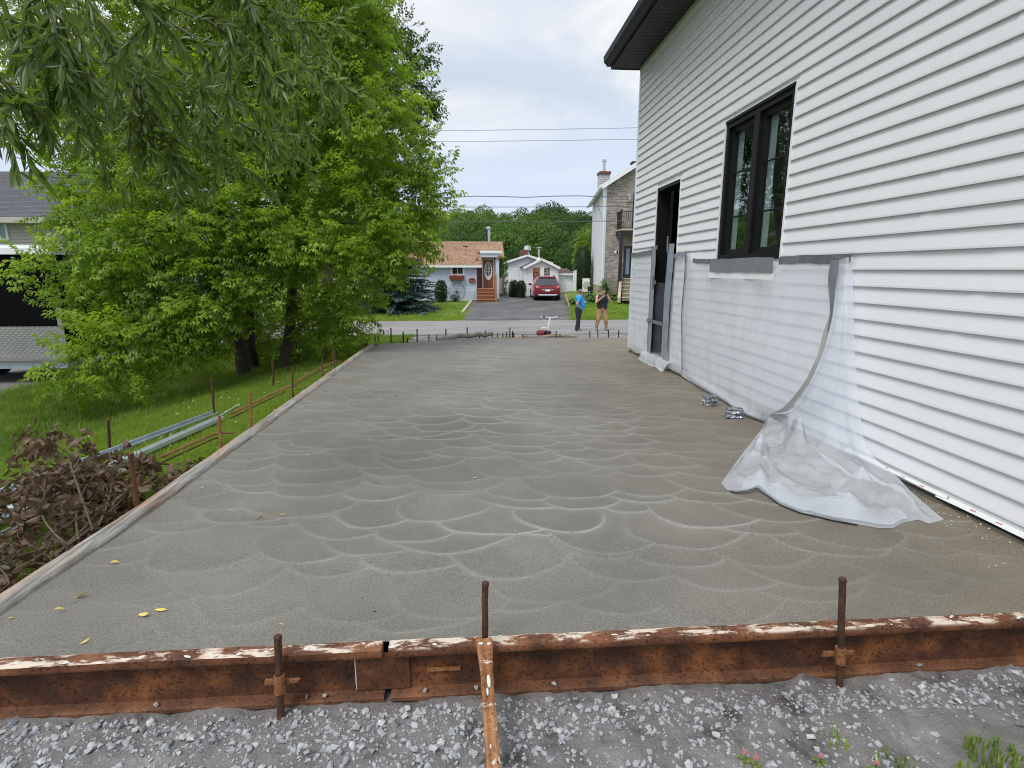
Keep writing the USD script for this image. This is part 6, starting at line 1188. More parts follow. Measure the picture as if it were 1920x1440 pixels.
wx, wz = XZ(856.5, 546, YF - .1); Lw = np.array([wx, YF - .1, wz - .58]); wg = thing('wagon_wheel', 'thin grey spoked wagon wheel leaning on the cottage skirting', 'wheel', Lw); flat('grey_wood', (.17, .17, .18), .8); R_ = .57
an = np.linspace(0, 2 * pi, 41); m = MB(); m.tube([(wx + R_ * cos(a), YF - .08 - .03 * sin(a), wz + R_ * sin(a)) for a in an], .015, 6); wp('rim', wg, m, LK['grey_wood'], Lw, smooth=True); m = MB(); m.lathe([(0, -.06), (.06, -.05), (.07, .05), (0, .06)], (wx, YF - .09, wz), 12, (0, 1, 0)); wp('hub', wg, m, LK['red_flower'], Lw)
for k in range(12): a = k * pi / 6 + .13; m = MB(); m.bar((wx + .06 * cos(a), YF - .08, wz + .06 * sin(a)), (wx + R_ * cos(a), YF - .08 - .03 * sin(a), wz + R_ * sin(a)), .014, .014); wp('spoke', wg, m, LK['grey_wood'], Lw)
# small house number on the siding (illegible smudge of two figures)
t_ = meshkit.text_mesh('151', .16, .01); v = np.array(t_.vertices); nx0, nz0 = XZ(885.5, 506.5, YF); m = MB(); m.add(np.stack([nx0 + v[:, 0], YF - .016 - v[:, 2], nz0 + v[:, 1]], 1), np.array(t_.faces)[:, ::-1]); c('house_number', m, 'grey_wood')
# ---------- garage: rear house + front annex
def gable_house(name, label, cat, y0, y1, ul, ur, ue_l, ue_r, ua, va, ve, vb, mat, roofm, rows=10):
    x0, zb_ = XZ(ul, vb, y0); x1, _ = XZ(ur, vb, y0); xa, za = XZ(ua, va, y0); xel, zel = XZ(ue_l, ve, y0); xer, _ = XZ(ue_r, ve, y0); zb_ -= .15
    L = np.array([xa, y0, zb_]); t = thing(name, label, cat, L)
    top = lambda x: np.where(x < xa, zel + (za - zel) * (x - xel) / (xa - xel), zel + (za - zel) * (xer - x) / (xer - xa)) - .06
    wp('siding', t, clap(x0, x1, y0, zb_, za, .13, top=top), LK[mat], L)
    m = MB(); zl, zr_ = float(top(x0)), float(top(x1)); m.prism([(x0, zb_ - .2), (x1, zb_ - .2), (x1, zr_), (xa, za - .06), (x0, zl)], y1 - y0, ((0, y0 + .004, 0), (1, 0, 0), (0, 0, 1), (0, 1, 0))); wp('wall', t, m, LK[mat], L)
    o = .25
    for (ax, az) in ((xel, zel), (xer, zel)):
        wp('shingles', t, shingles((ax, y0 - o, az), (ax, y1, az), (xa, y0 - o, za), (xa, y1, za), rows), LK[roofm], L)
        m = MB(); m.bar((ax, y0 - o - .012, az - .05), (xa, y0 - o - .012, za - .05), .03, .17, up=(0, 0, 1)); wp('bargeboard', t, m, LK['white_trim'], L)
    for xx in (x0, x1): m = MB(); m.box((xx - .05, y0 - .025, zb_), (xx + .05, y0 + .02, float(top(xx)))); wp('corner_board', t, m, LK['white_trim'], L)
    return t, L
hs2, L2_ = gable_house('white_bungalow', 'low white gabled house end behind the garage annex', 'house', 46.0, 53.0, 947, 1031, 941.5, 1036, 988.5, 478, 493, 549, 'garage_siding', 'grey_shingle')
x, z = XZ(982, 478, 48); m = MB(); m.box((x - .32, 47.7, z - .5), (x + .32, 48.3, z + .42)); wp('chimney', hs2, m, LK['brown_red'], L2_); x, z = XZ(988.5, 478, 48.6); m = MB(); m.lathe([(.25, -.5), (.25, .15), (.14, .2), (.14, .35), (.34, .40), (.26, .75), (0, .8)], (x, 48.6, z), 10); wp('chimney_pot', hs2, m, LK['steel'], L2_, smooth=30)
far_window('window', 978.5, 983.5, 506, 522, 45.985, 1, hs2, L2_)
x, z = XZ(981.5, 505, 45.8); m = MB(); m.lathe([(0, -.25), (.1, -.2), (.12, .05), (.05, .15), (0, .2)], (x, 45.8, z), 10); wp('wall_lamp', hs2, m, LK['black_metal'], L2_)
an1, LA = gable_house('garage', 'white gabled garage annex behind the red car', 'garage', 41.5, 45.8, 984, 1045, 980.5, 1049.8, 1014.6, 485, 502, 553, 'garage_siding', 'grey_shingle')
x, z = XZ(1010.5, 485, 43); m = MB(); m.tube([(x, 43, z - .4), (x, 43, z + .75)], .085, 10); m.lathe([(.085, 0), (.2, .02), (.2, .07), (0, .1)], (x, 43, z + .78), 10); m.lathe([(.28, -.12), (.2, .06), (.085, .1)], (x, 43, z - .02), 10); wp('stack', an1, m, LK['steel'], LA, smooth=30)
def panel(par, L, nm, u0, u1, v0, v1, y, mat, th=.03):
    a, b = XZ(u0, v0, y); c_, d_ = XZ(u1, v1, y); m = MB(); m.box((a, y - th, d_), (c_, y - .014, b)); return wp(nm, par, m, LK[mat], L)
panel(an1, LA, 'door', 999.3, 1010.3, 502, 549, 41.5, 'orange_wood', .04); x, z = XZ(1004, 514, 41.44); m = MB(); an = np.linspace(0, 2 * pi, 25); m.tube([(x + .16 * cos(a), 41.43, z + .18 * sin(a)) for a in an], .05, 6); wp('wreath', an1, m, LK['brown_red'], LA, smooth=True)
panel(an1, LA, 'door_trim', 1010.5, 1012, 501.5, 549, 41.5, 'orange_wood', .045); panel(an1, LA, 'opening', 1020, 1024, 502, 517, 41.5, 'interior_dark', .02); panel(an1, LA, 'opening_panel', 1024, 1031, 502, 517, 41.5, 'foundation_concrete', .03)
panel(an1, LA, 'opening_trim', 1012.5, 1020, 502.3, 516.7, 41.5, 'white_trim', .03)
x0, z1 = XZ(1045.5, 513, 42.4); x1, z0 = XZ(1073.5, 551, 42.4); Lsd = np.array([x0, 42.4, z0]); sd_ = thing('lean_to_shed', 'low white lean-to shed with a brown roof right of the garage', 'shed', Lsd)
wp('siding', sd_, clap(x0, x1, 42.4, z0 - .1, z1, .13), LK['garage_siding'], Lsd); m = MB(); m.box((x0, 42.404, z0 - .2), (x1, 45.6, z1)); wp('wall', sd_, m, LK['garage_siding'], Lsd); zz = XZ(1060, 503, 45.8)[1]; wp('shingles', sd_, shingles((x0, 42.2, z1), (x1 + .1, 42.2, z1), (x0, 45.8, zz), (x1 + .1, 45.8, zz), 7), LK['brown_shingle'], Lsd); m = MB(); m.box((x0, 42.17, z1 - .12), (x1 + .1, 42.2, z1 + .01)); wp('fascia', sd_, m, LK['white_trim'], Lsd)
for i, (u0, u1, v0, v1, lb) in enumerate(((1075, 1076.8, 510, 552, 'grey gate post at the right end of the lean-to shed'), (1077.6, 1080.2, 508, 552, 'white gate post with a cap between the shed and the hedge'))):
    a, b = XZ(u0, v0, 42); c_, d_ = XZ(u1, v1, 42); L = np.array([a, 42, d_]); t = thing('gate_post', lb, 'post', L); m = MB(); m.box((a, 42, d_ - .2), (c_, 42.1, b)); wp('post', t, m, LK['white_trim' if i else 'garage_siding'], L); m = MB(); m.box((a - .02, 41.98, b + .002), (c_ + .02, 42.12, b + .05)); wp('cap', t, m, LK['white_trim'], L)
a, b = XZ(936, 521, 42); c_, d_ = XZ(944.5, 551, 42); L = np.array([a, 42, d_]); t = thing('garden_gate', 'cream panel gate with an orange post between the cottage and the bungalow', 'gate', L); m = MB(); m.box((a, 42, d_), (c_ - .1, 42.05, b)); wp('panel', t, m, LK['beige_siding'], L); m = MB(); m.box((c_ - .09, 41.98, d_ - .1), (c_ + .03, 42.1, b + .25)); wp('post', t, m, LK['orange_wood'], L)
# far dark grey house in the trees
L = np.array([*on_y(1078, 492, 80)[:2], 0]); L[2] = on_y(1078, 505, 80)[2] - 1; t = thing('distant_house', 'dark grey house half hidden by trees far behind the hedge', 'house', L); a, b = XZ(1058, 489, 80); c_, d_ = XZ(1098, 505, 80); m = MB(); m.box((a, 80, d_ - 2), (c_, 86, b)); wp('wall', t, m, flat('slate_wall', (.09, .09, .10), .8), L); m = MB(); m.prism([(a - .4, b), (c_ + .4, b), (c_ - 1, b + .9), (a + 1, b + .9)], 6.6, ((0, 79.7, 0), (1, 0, 0), (0, 0, 1), (0, 1, 0))); wp('roof', t, m, LK['grey_shingle'], L)
for u in (1064, 1074, 1085, 1094): far_window('window', u - 1.6, u + 1.6, 492, 499, 79.98, 1, t, L, fr=.12)
# wooden kerb along the left of the far driveway
k0, k1 = on_ground(867, 588), on_ground(889.5, 559); t = obj('timber_edging', MB().bar(k0 + [0, 0, .05], k1 + [0, 0, .05], .14, .14), flat('grey_timber', (.36, .33, .28), .85), label='pale timber edging between the cottage lawn and the driveway', cat='edging')
k0 = on_ground(1068, 575); k1 = on_y(1061, 553, k0[1] - .05); L = k0; 
obj('leaning_board', MB().bar(k0 + [0, 0, .0], on_y(1060, 551, k0[1] + .25), .10, .03), flat('light_pine', (.55, .38, .20), .7), label='light wooden board leaning at the edge of the driveway behind the man in blue', cat='board')
mp_ = on_ground(713, 587); pt_ = on_y(717, 534, mp_[1]); m = MB(); m.tube([mp_ - [0, 0, .1], pt_], .022, 8); obj('marker_pole', m, LK['white_trim'], smooth=40, label='thin white marker pole on the lawn edge in front of the blue spruce', cat='pole')
# ---------- brick house
A_ = np.array([8.25, 35.0]); Bk = np.array([9.75, 45.7]); zb_ = -.62; ze_ = 6.45; LBk = np.array([A_[0], A_[1], zb_]); bh = thing('brick_house', 'two storey house with grey brick front and white sided flank right of the driveway', 'house', LBk); b = lambda n, m, mt, par=bh, **k: wp(n, par, m, LK[mt], LBk, **k)
xg_, zg_ = 12.2, 8.85; m = MB(); m.prism([(8.25, zb_ - .3), (16.1, zb_ - .3), (16.1, ze_), (xg_, zg_), (8.25, ze_)], .3, ((0, 35.0, 0), (1, 0, 0), (0, 0, 1), (0, 1, 0))); b('brick_front', m, 'grey_brick')
sv = nrm(np.array([*(Bk - A_), 0])); so = np.array([-sv[1], sv[0], 0]); so = so if so[0] < 0 else -so; Lg = np.linalg.norm(Bk - A_); m = MB(); z = zb_ + .75; A3 = np.array([*A_, 0]) + sv * .06
while z < ze_ - .02:
    t2 = min(z + .16, ze_); q = [A3 + so * .03, A3 + sv * Lg + so * .03, A3 + sv * Lg, A3]; m.add([q[0] + [0, 0, z], q[1] + [0, 0, z], q[2] + [0, 0, t2], q[3] + [0, 0, t2], q[3] + [0, 0, z], q[2] + [0, 0, z]], [[1, 0, 3, 2], [5, 4, 0, 1]]); z = t2
b('siding', m, 'garage_siding')
m = MB(); q0, q1 = A3 + so * .004, A3 + sv * Lg + so * .004; m.add([q0 + [0, 0, zb_ - .4], q1 + [0, 0, zb_ - .4], q1 + [0, 0, zb_ + .75], q0 + [0, 0, zb_ + .75]], [[1, 0, 3, 2]]); b('foundation', m, 'beige_concrete')
m = MB(); m.add([A3 + [0, 0, zb_], A3 + sv * Lg + [0, 0, zb_], A3 + sv * Lg + [0, 0, ze_], A3 + [0, 0, ze_]], [[1, 0, 3, 2]]); m.box((9.8, 45.6, zb_), (16.1, 45.7, ze_)); m.box((16.0, 35.3, zb_), (16.1, 45.7, ze_)); b('wall', m, 'garage_siding')
m = MB(); m.box((8.16, 34.96, zb_ + .6), (8.32, 35.0 - .002, ze_)); b('corner_board', m, 'white_trim')
for (s_, t_x) in ((1, 0), (-1, 0)):
    ex_ = 8.25 - .35 if s_ > 0 else 16.1 + .35; eb = ex_ + (Bk[0] - A_[0]) * (1 if s_ > 0 else 0); zz0 = ze_ - .22; b('roof', shingles((ex_, 34.65, zz0), (eb, 46, zz0), (xg_, 34.65, zg_ + .1), (xg_ + .8, 46, zg_ + .1), 16), 'grey_shingle'); m = MB(); m.bar((ex_, 34.63, zz0 - .06), (xg_, 34.63, zg_ + .03), .04, .26); b('bargeboard', m, 'white_trim')
m = MB(); e0, e1 = np.array([8.25 - .40, 34.66, ze_ - .24]), np.array([9.75 - .40, 46, ze_ - .24]); m.bar(e0, e1, .12, .14); b('gutter', m, 'white_trim'); m = MB(); m.add([e0 + [.05, 0, -.05], e1 + [.05, 0, -.05], np.array([9.75, 46, ze_ - .1]), np.array([8.25, 34.7, ze_ - .1])], [[0, 1, 2, 3]]); b('soffit', m, 'white_trim')
m = MB(); m.tube([(8.02, 34.72, ze_ - .3), (8.12, 34.85, ze_ - .75), (8.16, 34.9, ze_ - 1.2), (8.17, 34.93, zb_ + .3)], .045, 7); b('downpipe', m, 'white_trim')
cx0, cz1 = XZ(1125.5, 326, 39.5); cx1, cz0 = XZ(1143, 355, 39.5); m = MB(); zc = cz0 - 1
while zc < cz1 - .01: m.add([(cx0, 39.49, zc), (cx1, 39.49, zc), (cx1, 39.505, min(zc + .14, cz1)), (cx0, 39.505, min(zc + .14, cz1))], [[0, 1, 2, 3]]); zc += .14
m.box((cx0, 39.51, cz0 - 1), (cx1, 40.3, cz1)); b('chimney', m, 'lilac_siding'); m = MB(); m.box((cx0 - .05, 39.42, cz1 + .002), (cx1 + .05, 40.36, cz1 + .17)); b('chimney_cap', m, 'brown_red'); xm = (cx0 + cx1) / 2; m = MB(); m.lathe([(.16, 0), (.16, .12), (.10, .14), (.10, .68), (.15, .70), (.15, .85), (0, .86)], (xm, 39.9, cz1 + .17), 12); b('flue', m, 'steel', smooth=30)
x, z = XZ(1191, 311, 37); m = MB(); m.box((x - .22, 36.8, z - .45), (x + .22, 37.2, z + .1)); m.box((x - .28, 36.74, z + .1), (x + .28, 37.26, z + .24)); b('roof_vent', m, 'black_metal')
def bp(u, v, y=34.98): return XZ(u, v, y)
ax0, az1 = bp(1187.5, 367); _, az0 = bp(1190, 428); ax1 = ax0 + 1.9; ar = [(ax0, az0), (ax1, az0)] + [((ax0 + ax1) / 2 + .95 * cos(a), az1 + .72 * sin(a)) for a in np.linspace(0, pi, 17)]; aw = node('arched_window', bh); m = MB(); m.prism(ar, .05, ((0, 34.94, 0), (1, 0, 0), (0, 0, 1), (0, 1, 0))); b('frame', m, 'black_metal', aw)
m = MB(); m.prism([((ax0 + ax1) / 2 + .85 * cos(a), az1 + .05 + .6 * sin(a)) for a in np.linspace(0, pi, 17)], .02, ((0, 34.915, 0), (1, 0, 0), (0, 0, 1), (0, 1, 0))); b('pane', m, 'pale_blue_glass', aw)
for i in range(2): m = MB(); m.box((ax0 + .25 + .85 * i, 34.915, az0 + .3), (ax0 + .85 + .85 * i, 34.935, az1 - .12)); b('pane', m, 'pale_blue_glass', aw)
m = MB(); lx, lz = bp(1180.5, 371, 34.9); m.lathe([(0, -.22), (.07, -.18), (.08, .1), (.03, .2), (0, .24)], (lx, 34.88, lz), 8); b('wall_lamp', m, 'steel')
bx_, bz_ = XZ(1162.5, 431, 33.9); m = MB(); m.box((bx_, 33.85, bz_ - .03), (16, 34.98, bz_ + .05)); b('balcony_floor', m, 'beige_concrete'); m = MB(); m.box((bx_ + .04, 33.9, bz_ - .30), (15.9, 34.0, bz_ - .032)); m.box((bx_ + .04, 34.0, bz_ - .30), (bx_ + .14, 34.98, bz_ - .032)); b('balcony_beam', m, 'black_metal')
rl = node('balcony_railing', bh); zt_ = bz_ + 1.12; m = MB(); m.box((bx_ + .03, 33.87, zt_ - .05), (16, 33.92, zt_)); m.box((bx_ + .03, 33.92, zt_ - .05), (bx_ + .08, 34.98, zt_)); m.box((bx_ + .03, 33.87, bz_ + .12), (16, 33.91, bz_ + .16)); b('handrail', m, 'black_metal', rl); m = MB(); m.box((bx_ + .02, 33.86, bz_ + .051), (bx_ + .10, 33.93, zt_ + .12)); b('post', m, 'black_metal', rl)
for i in range(30):
    m = MB(); x = bx_ + .2 + i * .13; m.box((x, 33.875, bz_ + .161), (x + .025, 33.9, zt_ - .051)); b('baluster', m, 'black_metal', rl)
for i in range(8): m = MB(); y = 34.02 + i * .12; m.box((bx_ + .045, y, bz_ + .052), (bx_ + .07, y + .025, zt_ - .051)); b('baluster', m, 'black_metal', rl)
px0, pz1 = XZ(1162.6, 440, 33.9); m = MB(); m.box((px0 + .02, 33.9, zb_), (px0 + .2, 34.08, bz_ - .301)); b('porch_column', m, 'black_metal')
ex0, ez1 = bp(1170.5, 461); ex1, ez0 = bp(1190, 521); ed = node('entry_door', bh); m = MB(); m.box((ex0, 34.93, ez0), (ex1 + .3, 34.985, ez1)); b('leaf', m, 'black_metal', ed); gx0, gz1_ = bp(1174, 466); gx1, gz0_ = bp(1178.5, 514); m = MB(); m.box((gx0, 34.915, gz0_), (gx1, 34.928, gz1_)); b('glass', m, 'pale_blue_glass', ed)
nx_, nz_ = bp(1156.5, 472.5); m = MB(); m.prism([(nx_ + .17 * cos(a), nz_ + .10 * sin(a)) for a in np.linspace(0, 2 * pi, 20)[:-1]], .03, ((0, 34.965, 0), (1, 0, 0), (0, 0, 1), (0, 1, 0))); b('house_sign', m, 'white_trim'); m = MB(); m.box((nx_ - .03, 34.95, nz_ - .08), (nx_ + .09, 34.963, nz_ + .09)); b('house_sign_mark', m, 'black_metal')
qx0, qz1 = XZ(1158.5, 522, 34.4); LSt = np.array([qx0, 34, zb_]); st_ = thing('concrete_steps', 'beige concrete entrance steps of the brick house with black railing', 'steps', LSt); ns = 6; top_ = ez0 - .01; rise = (top_ - zb_) / ns
def sx_(y): return 9.34 - (34.3 - y) * .30
for i in range(ns):
    y0 = 34.0 - .26 * i; z = top_ - rise * i; yb = 34.9 if i == 0 else y0 + .2; x0_ = sx_(y0); x1_ = x0_ + 2.0
    m = MB(); m.tm(hull([(x, y, zz) for x, y in ((x0_ + .02, y0 - .3), (x1_, y0 - .3), (x1_, yb), (x0_ + .02, yb)) for zz in (z - rise + .004, z - .05)])); wp('riser', st_, m, LK['foundation_concrete'], LSt)
    m = MB(); m.tm(hull([(x, y, zz) for x, y in ((x0_, y0 - .33), (x1_ + .02, y0 - .33), (x1_ + .02, yb), (x0_, yb)) for zz in (z - .049, z)])); wp('tread', st_, m, LK['beige_concrete'], LSt)
m = MB(); m.tm(hull([(sx_(y) - d_, y, z_) for y, z_ in ((32.4, zb_ - .1), (32.4, zb_ + .2), (34.3, top_ + .05), (34.9, top_ + .05), (34.9, zb_ - .1)) for d_ in (.02, .2)])); wp('side_wall', st_, m, LK['beige_concrete'], LSt)
m = MB(); m.bar((sx_(32.6) + .02, 32.6, zb_ + 1.0), (sx_(34.0) + .02, 34.0, top_ + .95), .05, .05); wp('handrail', st_, m, LK['black_metal'], LSt)
for i in range(9): s = i / 8; y = 32.65 + 1.3 * s; m = MB(); zt1 = zb_ + 1.0 + (top_ - zb_ - .05) * s; m.box((sx_(y) + .005, y, zt1 - .95), (sx_(y) + .035, y + .03, zt1 - .03)); wp('baluster', st_, m, LK['black_metal'], LSt)
a, b1_ = XZ(1094.5, 522, 40); c_, d_ = XZ(1105, 547, 40); L = np.array([a, 40, d_]); t = thing('heat_pump', 'pale box unit standing against the flank of the brick house', 'heat pump', L); m = MB(); m.box((a, 40, d_), (c_, 40.5, b1_)); wp('housing', t, m, LK['garage_siding'], L); m = MB(); m.lathe([(.0, -.02), (.26, -.018), (.28, 0)], ((a + c_) / 2, 39.99, (b1_ + d_) / 2), 18, (0, 1, 0)); wp('fan_grille', t, m, LK['beige_siding'], L)
a, b1_ = XZ(1107, 538, 37); L = np.array([a, 37, b1_ - .5]); m = MB(); m.lathe([(0, 0), (.16, .01), (.19, .5), (.2, .52), (0, .56)], L, 14); obj('bin', m, LK['black_metal'], smooth=30, label='small black bin beside the foundation of the brick house', cat='bin')
# ---------- left neighbour's house
YL = 20.0; lx0 = XZ(-420, 410, YL)[0]; lx1 = XZ(330, 410, YL)[0]; ez = XZ(60, 411, YL)[1]; LLh = np.array([lx1, YL, -1.1]); lh = thing('neighbour_house', 'beige sided house with a dark grey roof behind the black trailer', 'house', LLh); n_ = lambda nm, m, mt, par=lh, **k: wp(nm, par, m, LK[mt], LLh, **k)
n_('siding', clap(lx0, lx1, YL, -1.2, ez, .11), 'beige_siding'); m = MB(); m.box((lx0, YL + .004, -1.4), (lx1, YL + 7, ez)); n_('wall', m, 'beige_siding'); rz = XZ(60, 322, YL + 3.8)[1]; n_('roof', shingles((lx0 - .4, YL - .45, ez), (lx1 + .4, YL - .45, ez), (lx0 + 2, YL + 3.8, rz), (lx1 - 3.4, YL + 3.8, rz), 40, .010), 'grey_shingle'); n_('roof', shingles((lx1 + .4, YL - .45, ez), (lx1 + .4, YL + 8, ez), (lx1 - 3.4, YL + 3.8, rz), (lx1 - 3.4, YL + 3.81, rz), 20, .02), 'grey_shingle')
m = MB(); m.box((lx0 - .4, YL - .5, ez - .15), (lx1 + .4, YL - .44, ez + .02)); m.box((lx0 - .4, YL - .44, ez - .15), (lx1 + .4, YL, ez - .12)); n_('gutter', m, 'beige_siding'); far_window('window', -14, 14, 417, 447, YL - .01, 2, lh, LLh, glass='pale_blue_glass'); far_window('window', 121, 150, 430, 452, YL - .01, 1, lh, LLh)
# ================================================================== WIRES OVER THE ROAD
flat('wire_grey', (.09, .10, .12), .6)
for (va, vb_, y, r_, lb) in ((245, 239.5, 25, .009, 'thin overhead wire, highest of five against the sky'), (265.5, 261, 25, .009, 'thin overhead wire, second from the top'), (369, 367, 25, .017, 'twisted overhead cable, third from the top, just above the wood'), (388, 387, 25, .013, 'overhead cable, fourth from the top, skimming the tree tops'), (415.5, 414, 25, .013, 'overhead cable crossing in front of the wood, lowest of five')):
    p0, p1 = on_y(820, va, y), on_y(1200, vb_, y); d = (p1 - p0); s = np.linspace(-3.2, 4.2, 60)[:, None]; c_ = p0 + d * s + np.array([0, 0, 1]) * ((s - .5) ** 2 - .25) * .05
    if r_ > .015: c_[:, 2] += .03 * np.sin(np.arange(60) * 1.9)
    m = MB(); m.tube(c_, r_, 5); obj('overhead_wire', m, LK['wire_grey'], smooth=True, label=lb, cat='wire')
m = MB(); m.tube([on_y(1119, 368, 34.6), on_y(1122, 385, 34.6), on_y(1129, 412, 34.6), on_y(1133, 415, 34.7)], .012, 5); obj('service_drop', m, LK['wire_grey'], label='slack service cable dropping along the corner of the brick house', cat='wire')

# ================================================================== VEHICLES
def wheel(par, c, r, w, rimmat='steel', name='wheel', L=(0, 0, 0)):
    t = node(name, par); m = MB(); m.lathe([(r * .62, -w / 2), (r * .93, -w / 2), (r, -w * .36), (r, w * .36), (r * .93, w / 2), (r * .62, w / 2), (r * .62, -w / 2)], c, 26, (1, 0, 0)); wp('tyre', t, m, LK['tyre'], L, smooth=35)
    for s in (-1, 1):
        m = MB(); cc = np.array(c) + [s * w * .36, 0, 0]; m.lathe([(r * .63, 0), (r * .56, 0), (r * .52, -s * .05)], cc, 24, (1, 0, 0))
        for k in range(7): a = k * 2 * pi / 7; m.bar(cc + [0, cos(a) * .05, sin(a) * .05], cc + [0, cos(a) * r * .58, sin(a) * r * .58], .05, .035, up=(1, 0, 0))
        m.lathe([(.07, s * .01), (.05, s * .03), (0, s * .035)], cc, 12, (1, 0, 0)); wp('rim', t, m, LK[rimmat], L)
flat('tyre', (.02, .02, .021), .8); flat('tail_red', (.45, .02, .025), .15, spec=.7, var=.2); flat('clear_lamp', (.55, .45, .45), .1, spec=.8)
look('red_paint', {'p': ('principled_bsdf', {'base_color': (.20, .008, .018), 'roughness': .32, 'metallic': .25, 'coat_weight': .8, 'coat_roughness': .05})}, [])
flat('silver_trim', (.45, .47, .50), .35, metallic=.3, var=.06); flat('chrome', (.78, .78, .8), .12, metallic=1.0, var=.03); flat('black_plastic', (.02, .02, .022), .6)
def manif(t): return m3.Manifold(m3.Mesh(np.asarray(t.vertices, np.float32), np.asarray(t.faces, np.uint32)))
def suv(label, loc, rz):
    t = thing('parked_car', label, 'car', loc, rz); W2 = .92
    def sec(y, hw, z0, z1, in_=.0): return [(s * (hw - in_ * k), y, z) for s in (-1, 1) for z, k in ((z0, 0), (z1, 1))]
    low = hull(sec(.04, .84, .42, .95, .03) + sec(.16, .91, .30, 1.02, .02) + sec(.5, .92, .28, 1.06, .04) + sec(3.6, .92, .28, 1.0, .05) + sec(4.2, .88, .28, .92, .05) + sec(4.48, .72, .35, .78, .05) + sec(.0, .78, .5, .85, .02))
    cab = hull(sec(.10, .80, .95, 1.0) + sec(.42, .62, 1.0, 1.58) + sec(.62, .60, 1.0, 1.635) + sec(1.6, .60, 1.0, 1.66) + sec(2.3, .58, 1.0, 1.58) + sec(3.2, .78, .95, 1.0) + sec(.5, .86, .9, 1.0))
    body = manif(low) + manif(cab)
    for y in (.83, 3.55): body = body - manif(trimesh.creation.cylinder(.40, 3.0, sections=28, transform=trimesh.transformations.rotation_matrix(pi / 2, [0, 1, 0]) if False else trimesh.transformations.translation_matrix((0, y, .36)) @ trimesh.transformations.rotation_matrix(pi / 2, [0, 1, 0])))
    obj('body', body, LK['red_paint'], t, smooth=28)
    def qd(nm, P, mat, th=.012):
        P = np.asarray(P, float); n = nrm(np.cross(P[1] - P[0], P[3] - P[0])); m = MB(); m.add(np.vstack([P + n * th, P - n * .03]), [[0, 1, 2, 3], [4, 7, 6, 5], [0, 4, 5, 1], [1, 5, 6, 2], [2, 6, 7, 3], [3, 7, 4, 0]]); return obj(nm, m, LK[mat], t)
    qd('rear_window', [(-.74, .11, 1.04), (.74, .11, 1.04), (.57, .365, 1.52), (-.57, .365, 1.52)], 'dark_glass')
    m = MB(); m.box((-.54, .30, 1.55), (.54, .55, 1.61)); obj('spoiler', m, LK['red_paint'], t); m = MB(); m.bar((-.05, .13, 1.10), (.28, .16, 1.12), .02, .03); obj('wiper', m, LK['black_plastic'], t)
    for s in (-1, 1):
        m = MB(); P = [(s * .52, .02, .98), (s * .84, .10, 1.06), (s * .93, .42, 1.05), (s * .93, .38, .86), (s * .80, .02, .84), (s * .56, -.01, .90)]; m.tm(hull(P + [(x * .9, y + .12, z) for x, y, z in P])); obj('tail_light', m, LK['tail_red'], t); m = MB(); m.tm(hull([(s * .62, -.005, .92), (s * .80, .02, .90), (s * .80, .03, .97), (s * .62, .0, .975), (s * .7, .08, .93)])); obj('reversing_lamp', m, LK['clear_lamp'], t)
        for y0, y1, z1, y2, y3 in ((.62, 1.45, 1.5, .75, 1.45), (1.52, 2.75, 1.5, 1.52, 2.15)): qd('side_window', [(s * .845, y0, 1.06), (s * .845, y1, 1.06), (s * .655, y3, z1), (s * .655, y2, z1)][::s], 'dark_glass')
        m = MB(); m.tube([(s * .56, .65, 1.66), (s * .58, .75, 1.72), (s * .58, 2.0, 1.70), (s * .56, 2.15, 1.62)], .02, 6); obj('roof_rail', m, LK['black_plastic'], t, smooth=True); m = MB(); m.ball((s * 1.02, 2.55, 1.06), .11, 2, (1, .5, .75)); m.box((s * .88, 2.53, 1.0), (s * .98, 2.6, 1.05)); obj('mirror', m, LK['black_plastic'], t, smooth=True)
        for y in (.83, 3.55): wheel(t, (s * .80, y, .355), .355, .24)
    m = MB(); m.tm(hull([(-.44, -.02, .80), (.44, -.02, .80), (.36, -.03, .70), (-.36, -.03, .70), (-.44, .06, .80), (.44, .06, .80), (.36, .06, .70), (-.36, .06, .70)])); obj('chrome_bar', m, LK['chrome'], t)
    m = MB(); m.box((-.16, -.045, .645), (.16, -.032, .775)); obj('licence_plate', m, LK['white_trim'], t); m = MB(); m.tm(hull([(-.80, .0, .33), (.80, .0, .33), (.86, .25, .5), (-.86, .25, .5), (.74, -.05, .47), (-.74, -.05, .47), (.8, .2, .25), (-.8, .2, .25)])); obj('valance', m, LK['black_plastic'], t)
    m = MB(); m.tm(hull([(-.62, -.075, .40), (.62, -.075, .40), (.70, -.06, .47), (-.70, -.06, .47), (.55, -.06, .34), (-.55, -.06, .34), (.6, .1, .40), (-.6, .1, .40)])); obj('skid_plate', m, LK['silver_trim'], t)
    return t
cg = on_y(1026.5, 563, 37.2); suv('red crossover car parked in the driveway in front of the garage, seen from behind', (cg[0], cg[1], G(cg[0], cg[1]) + .045), -.03)
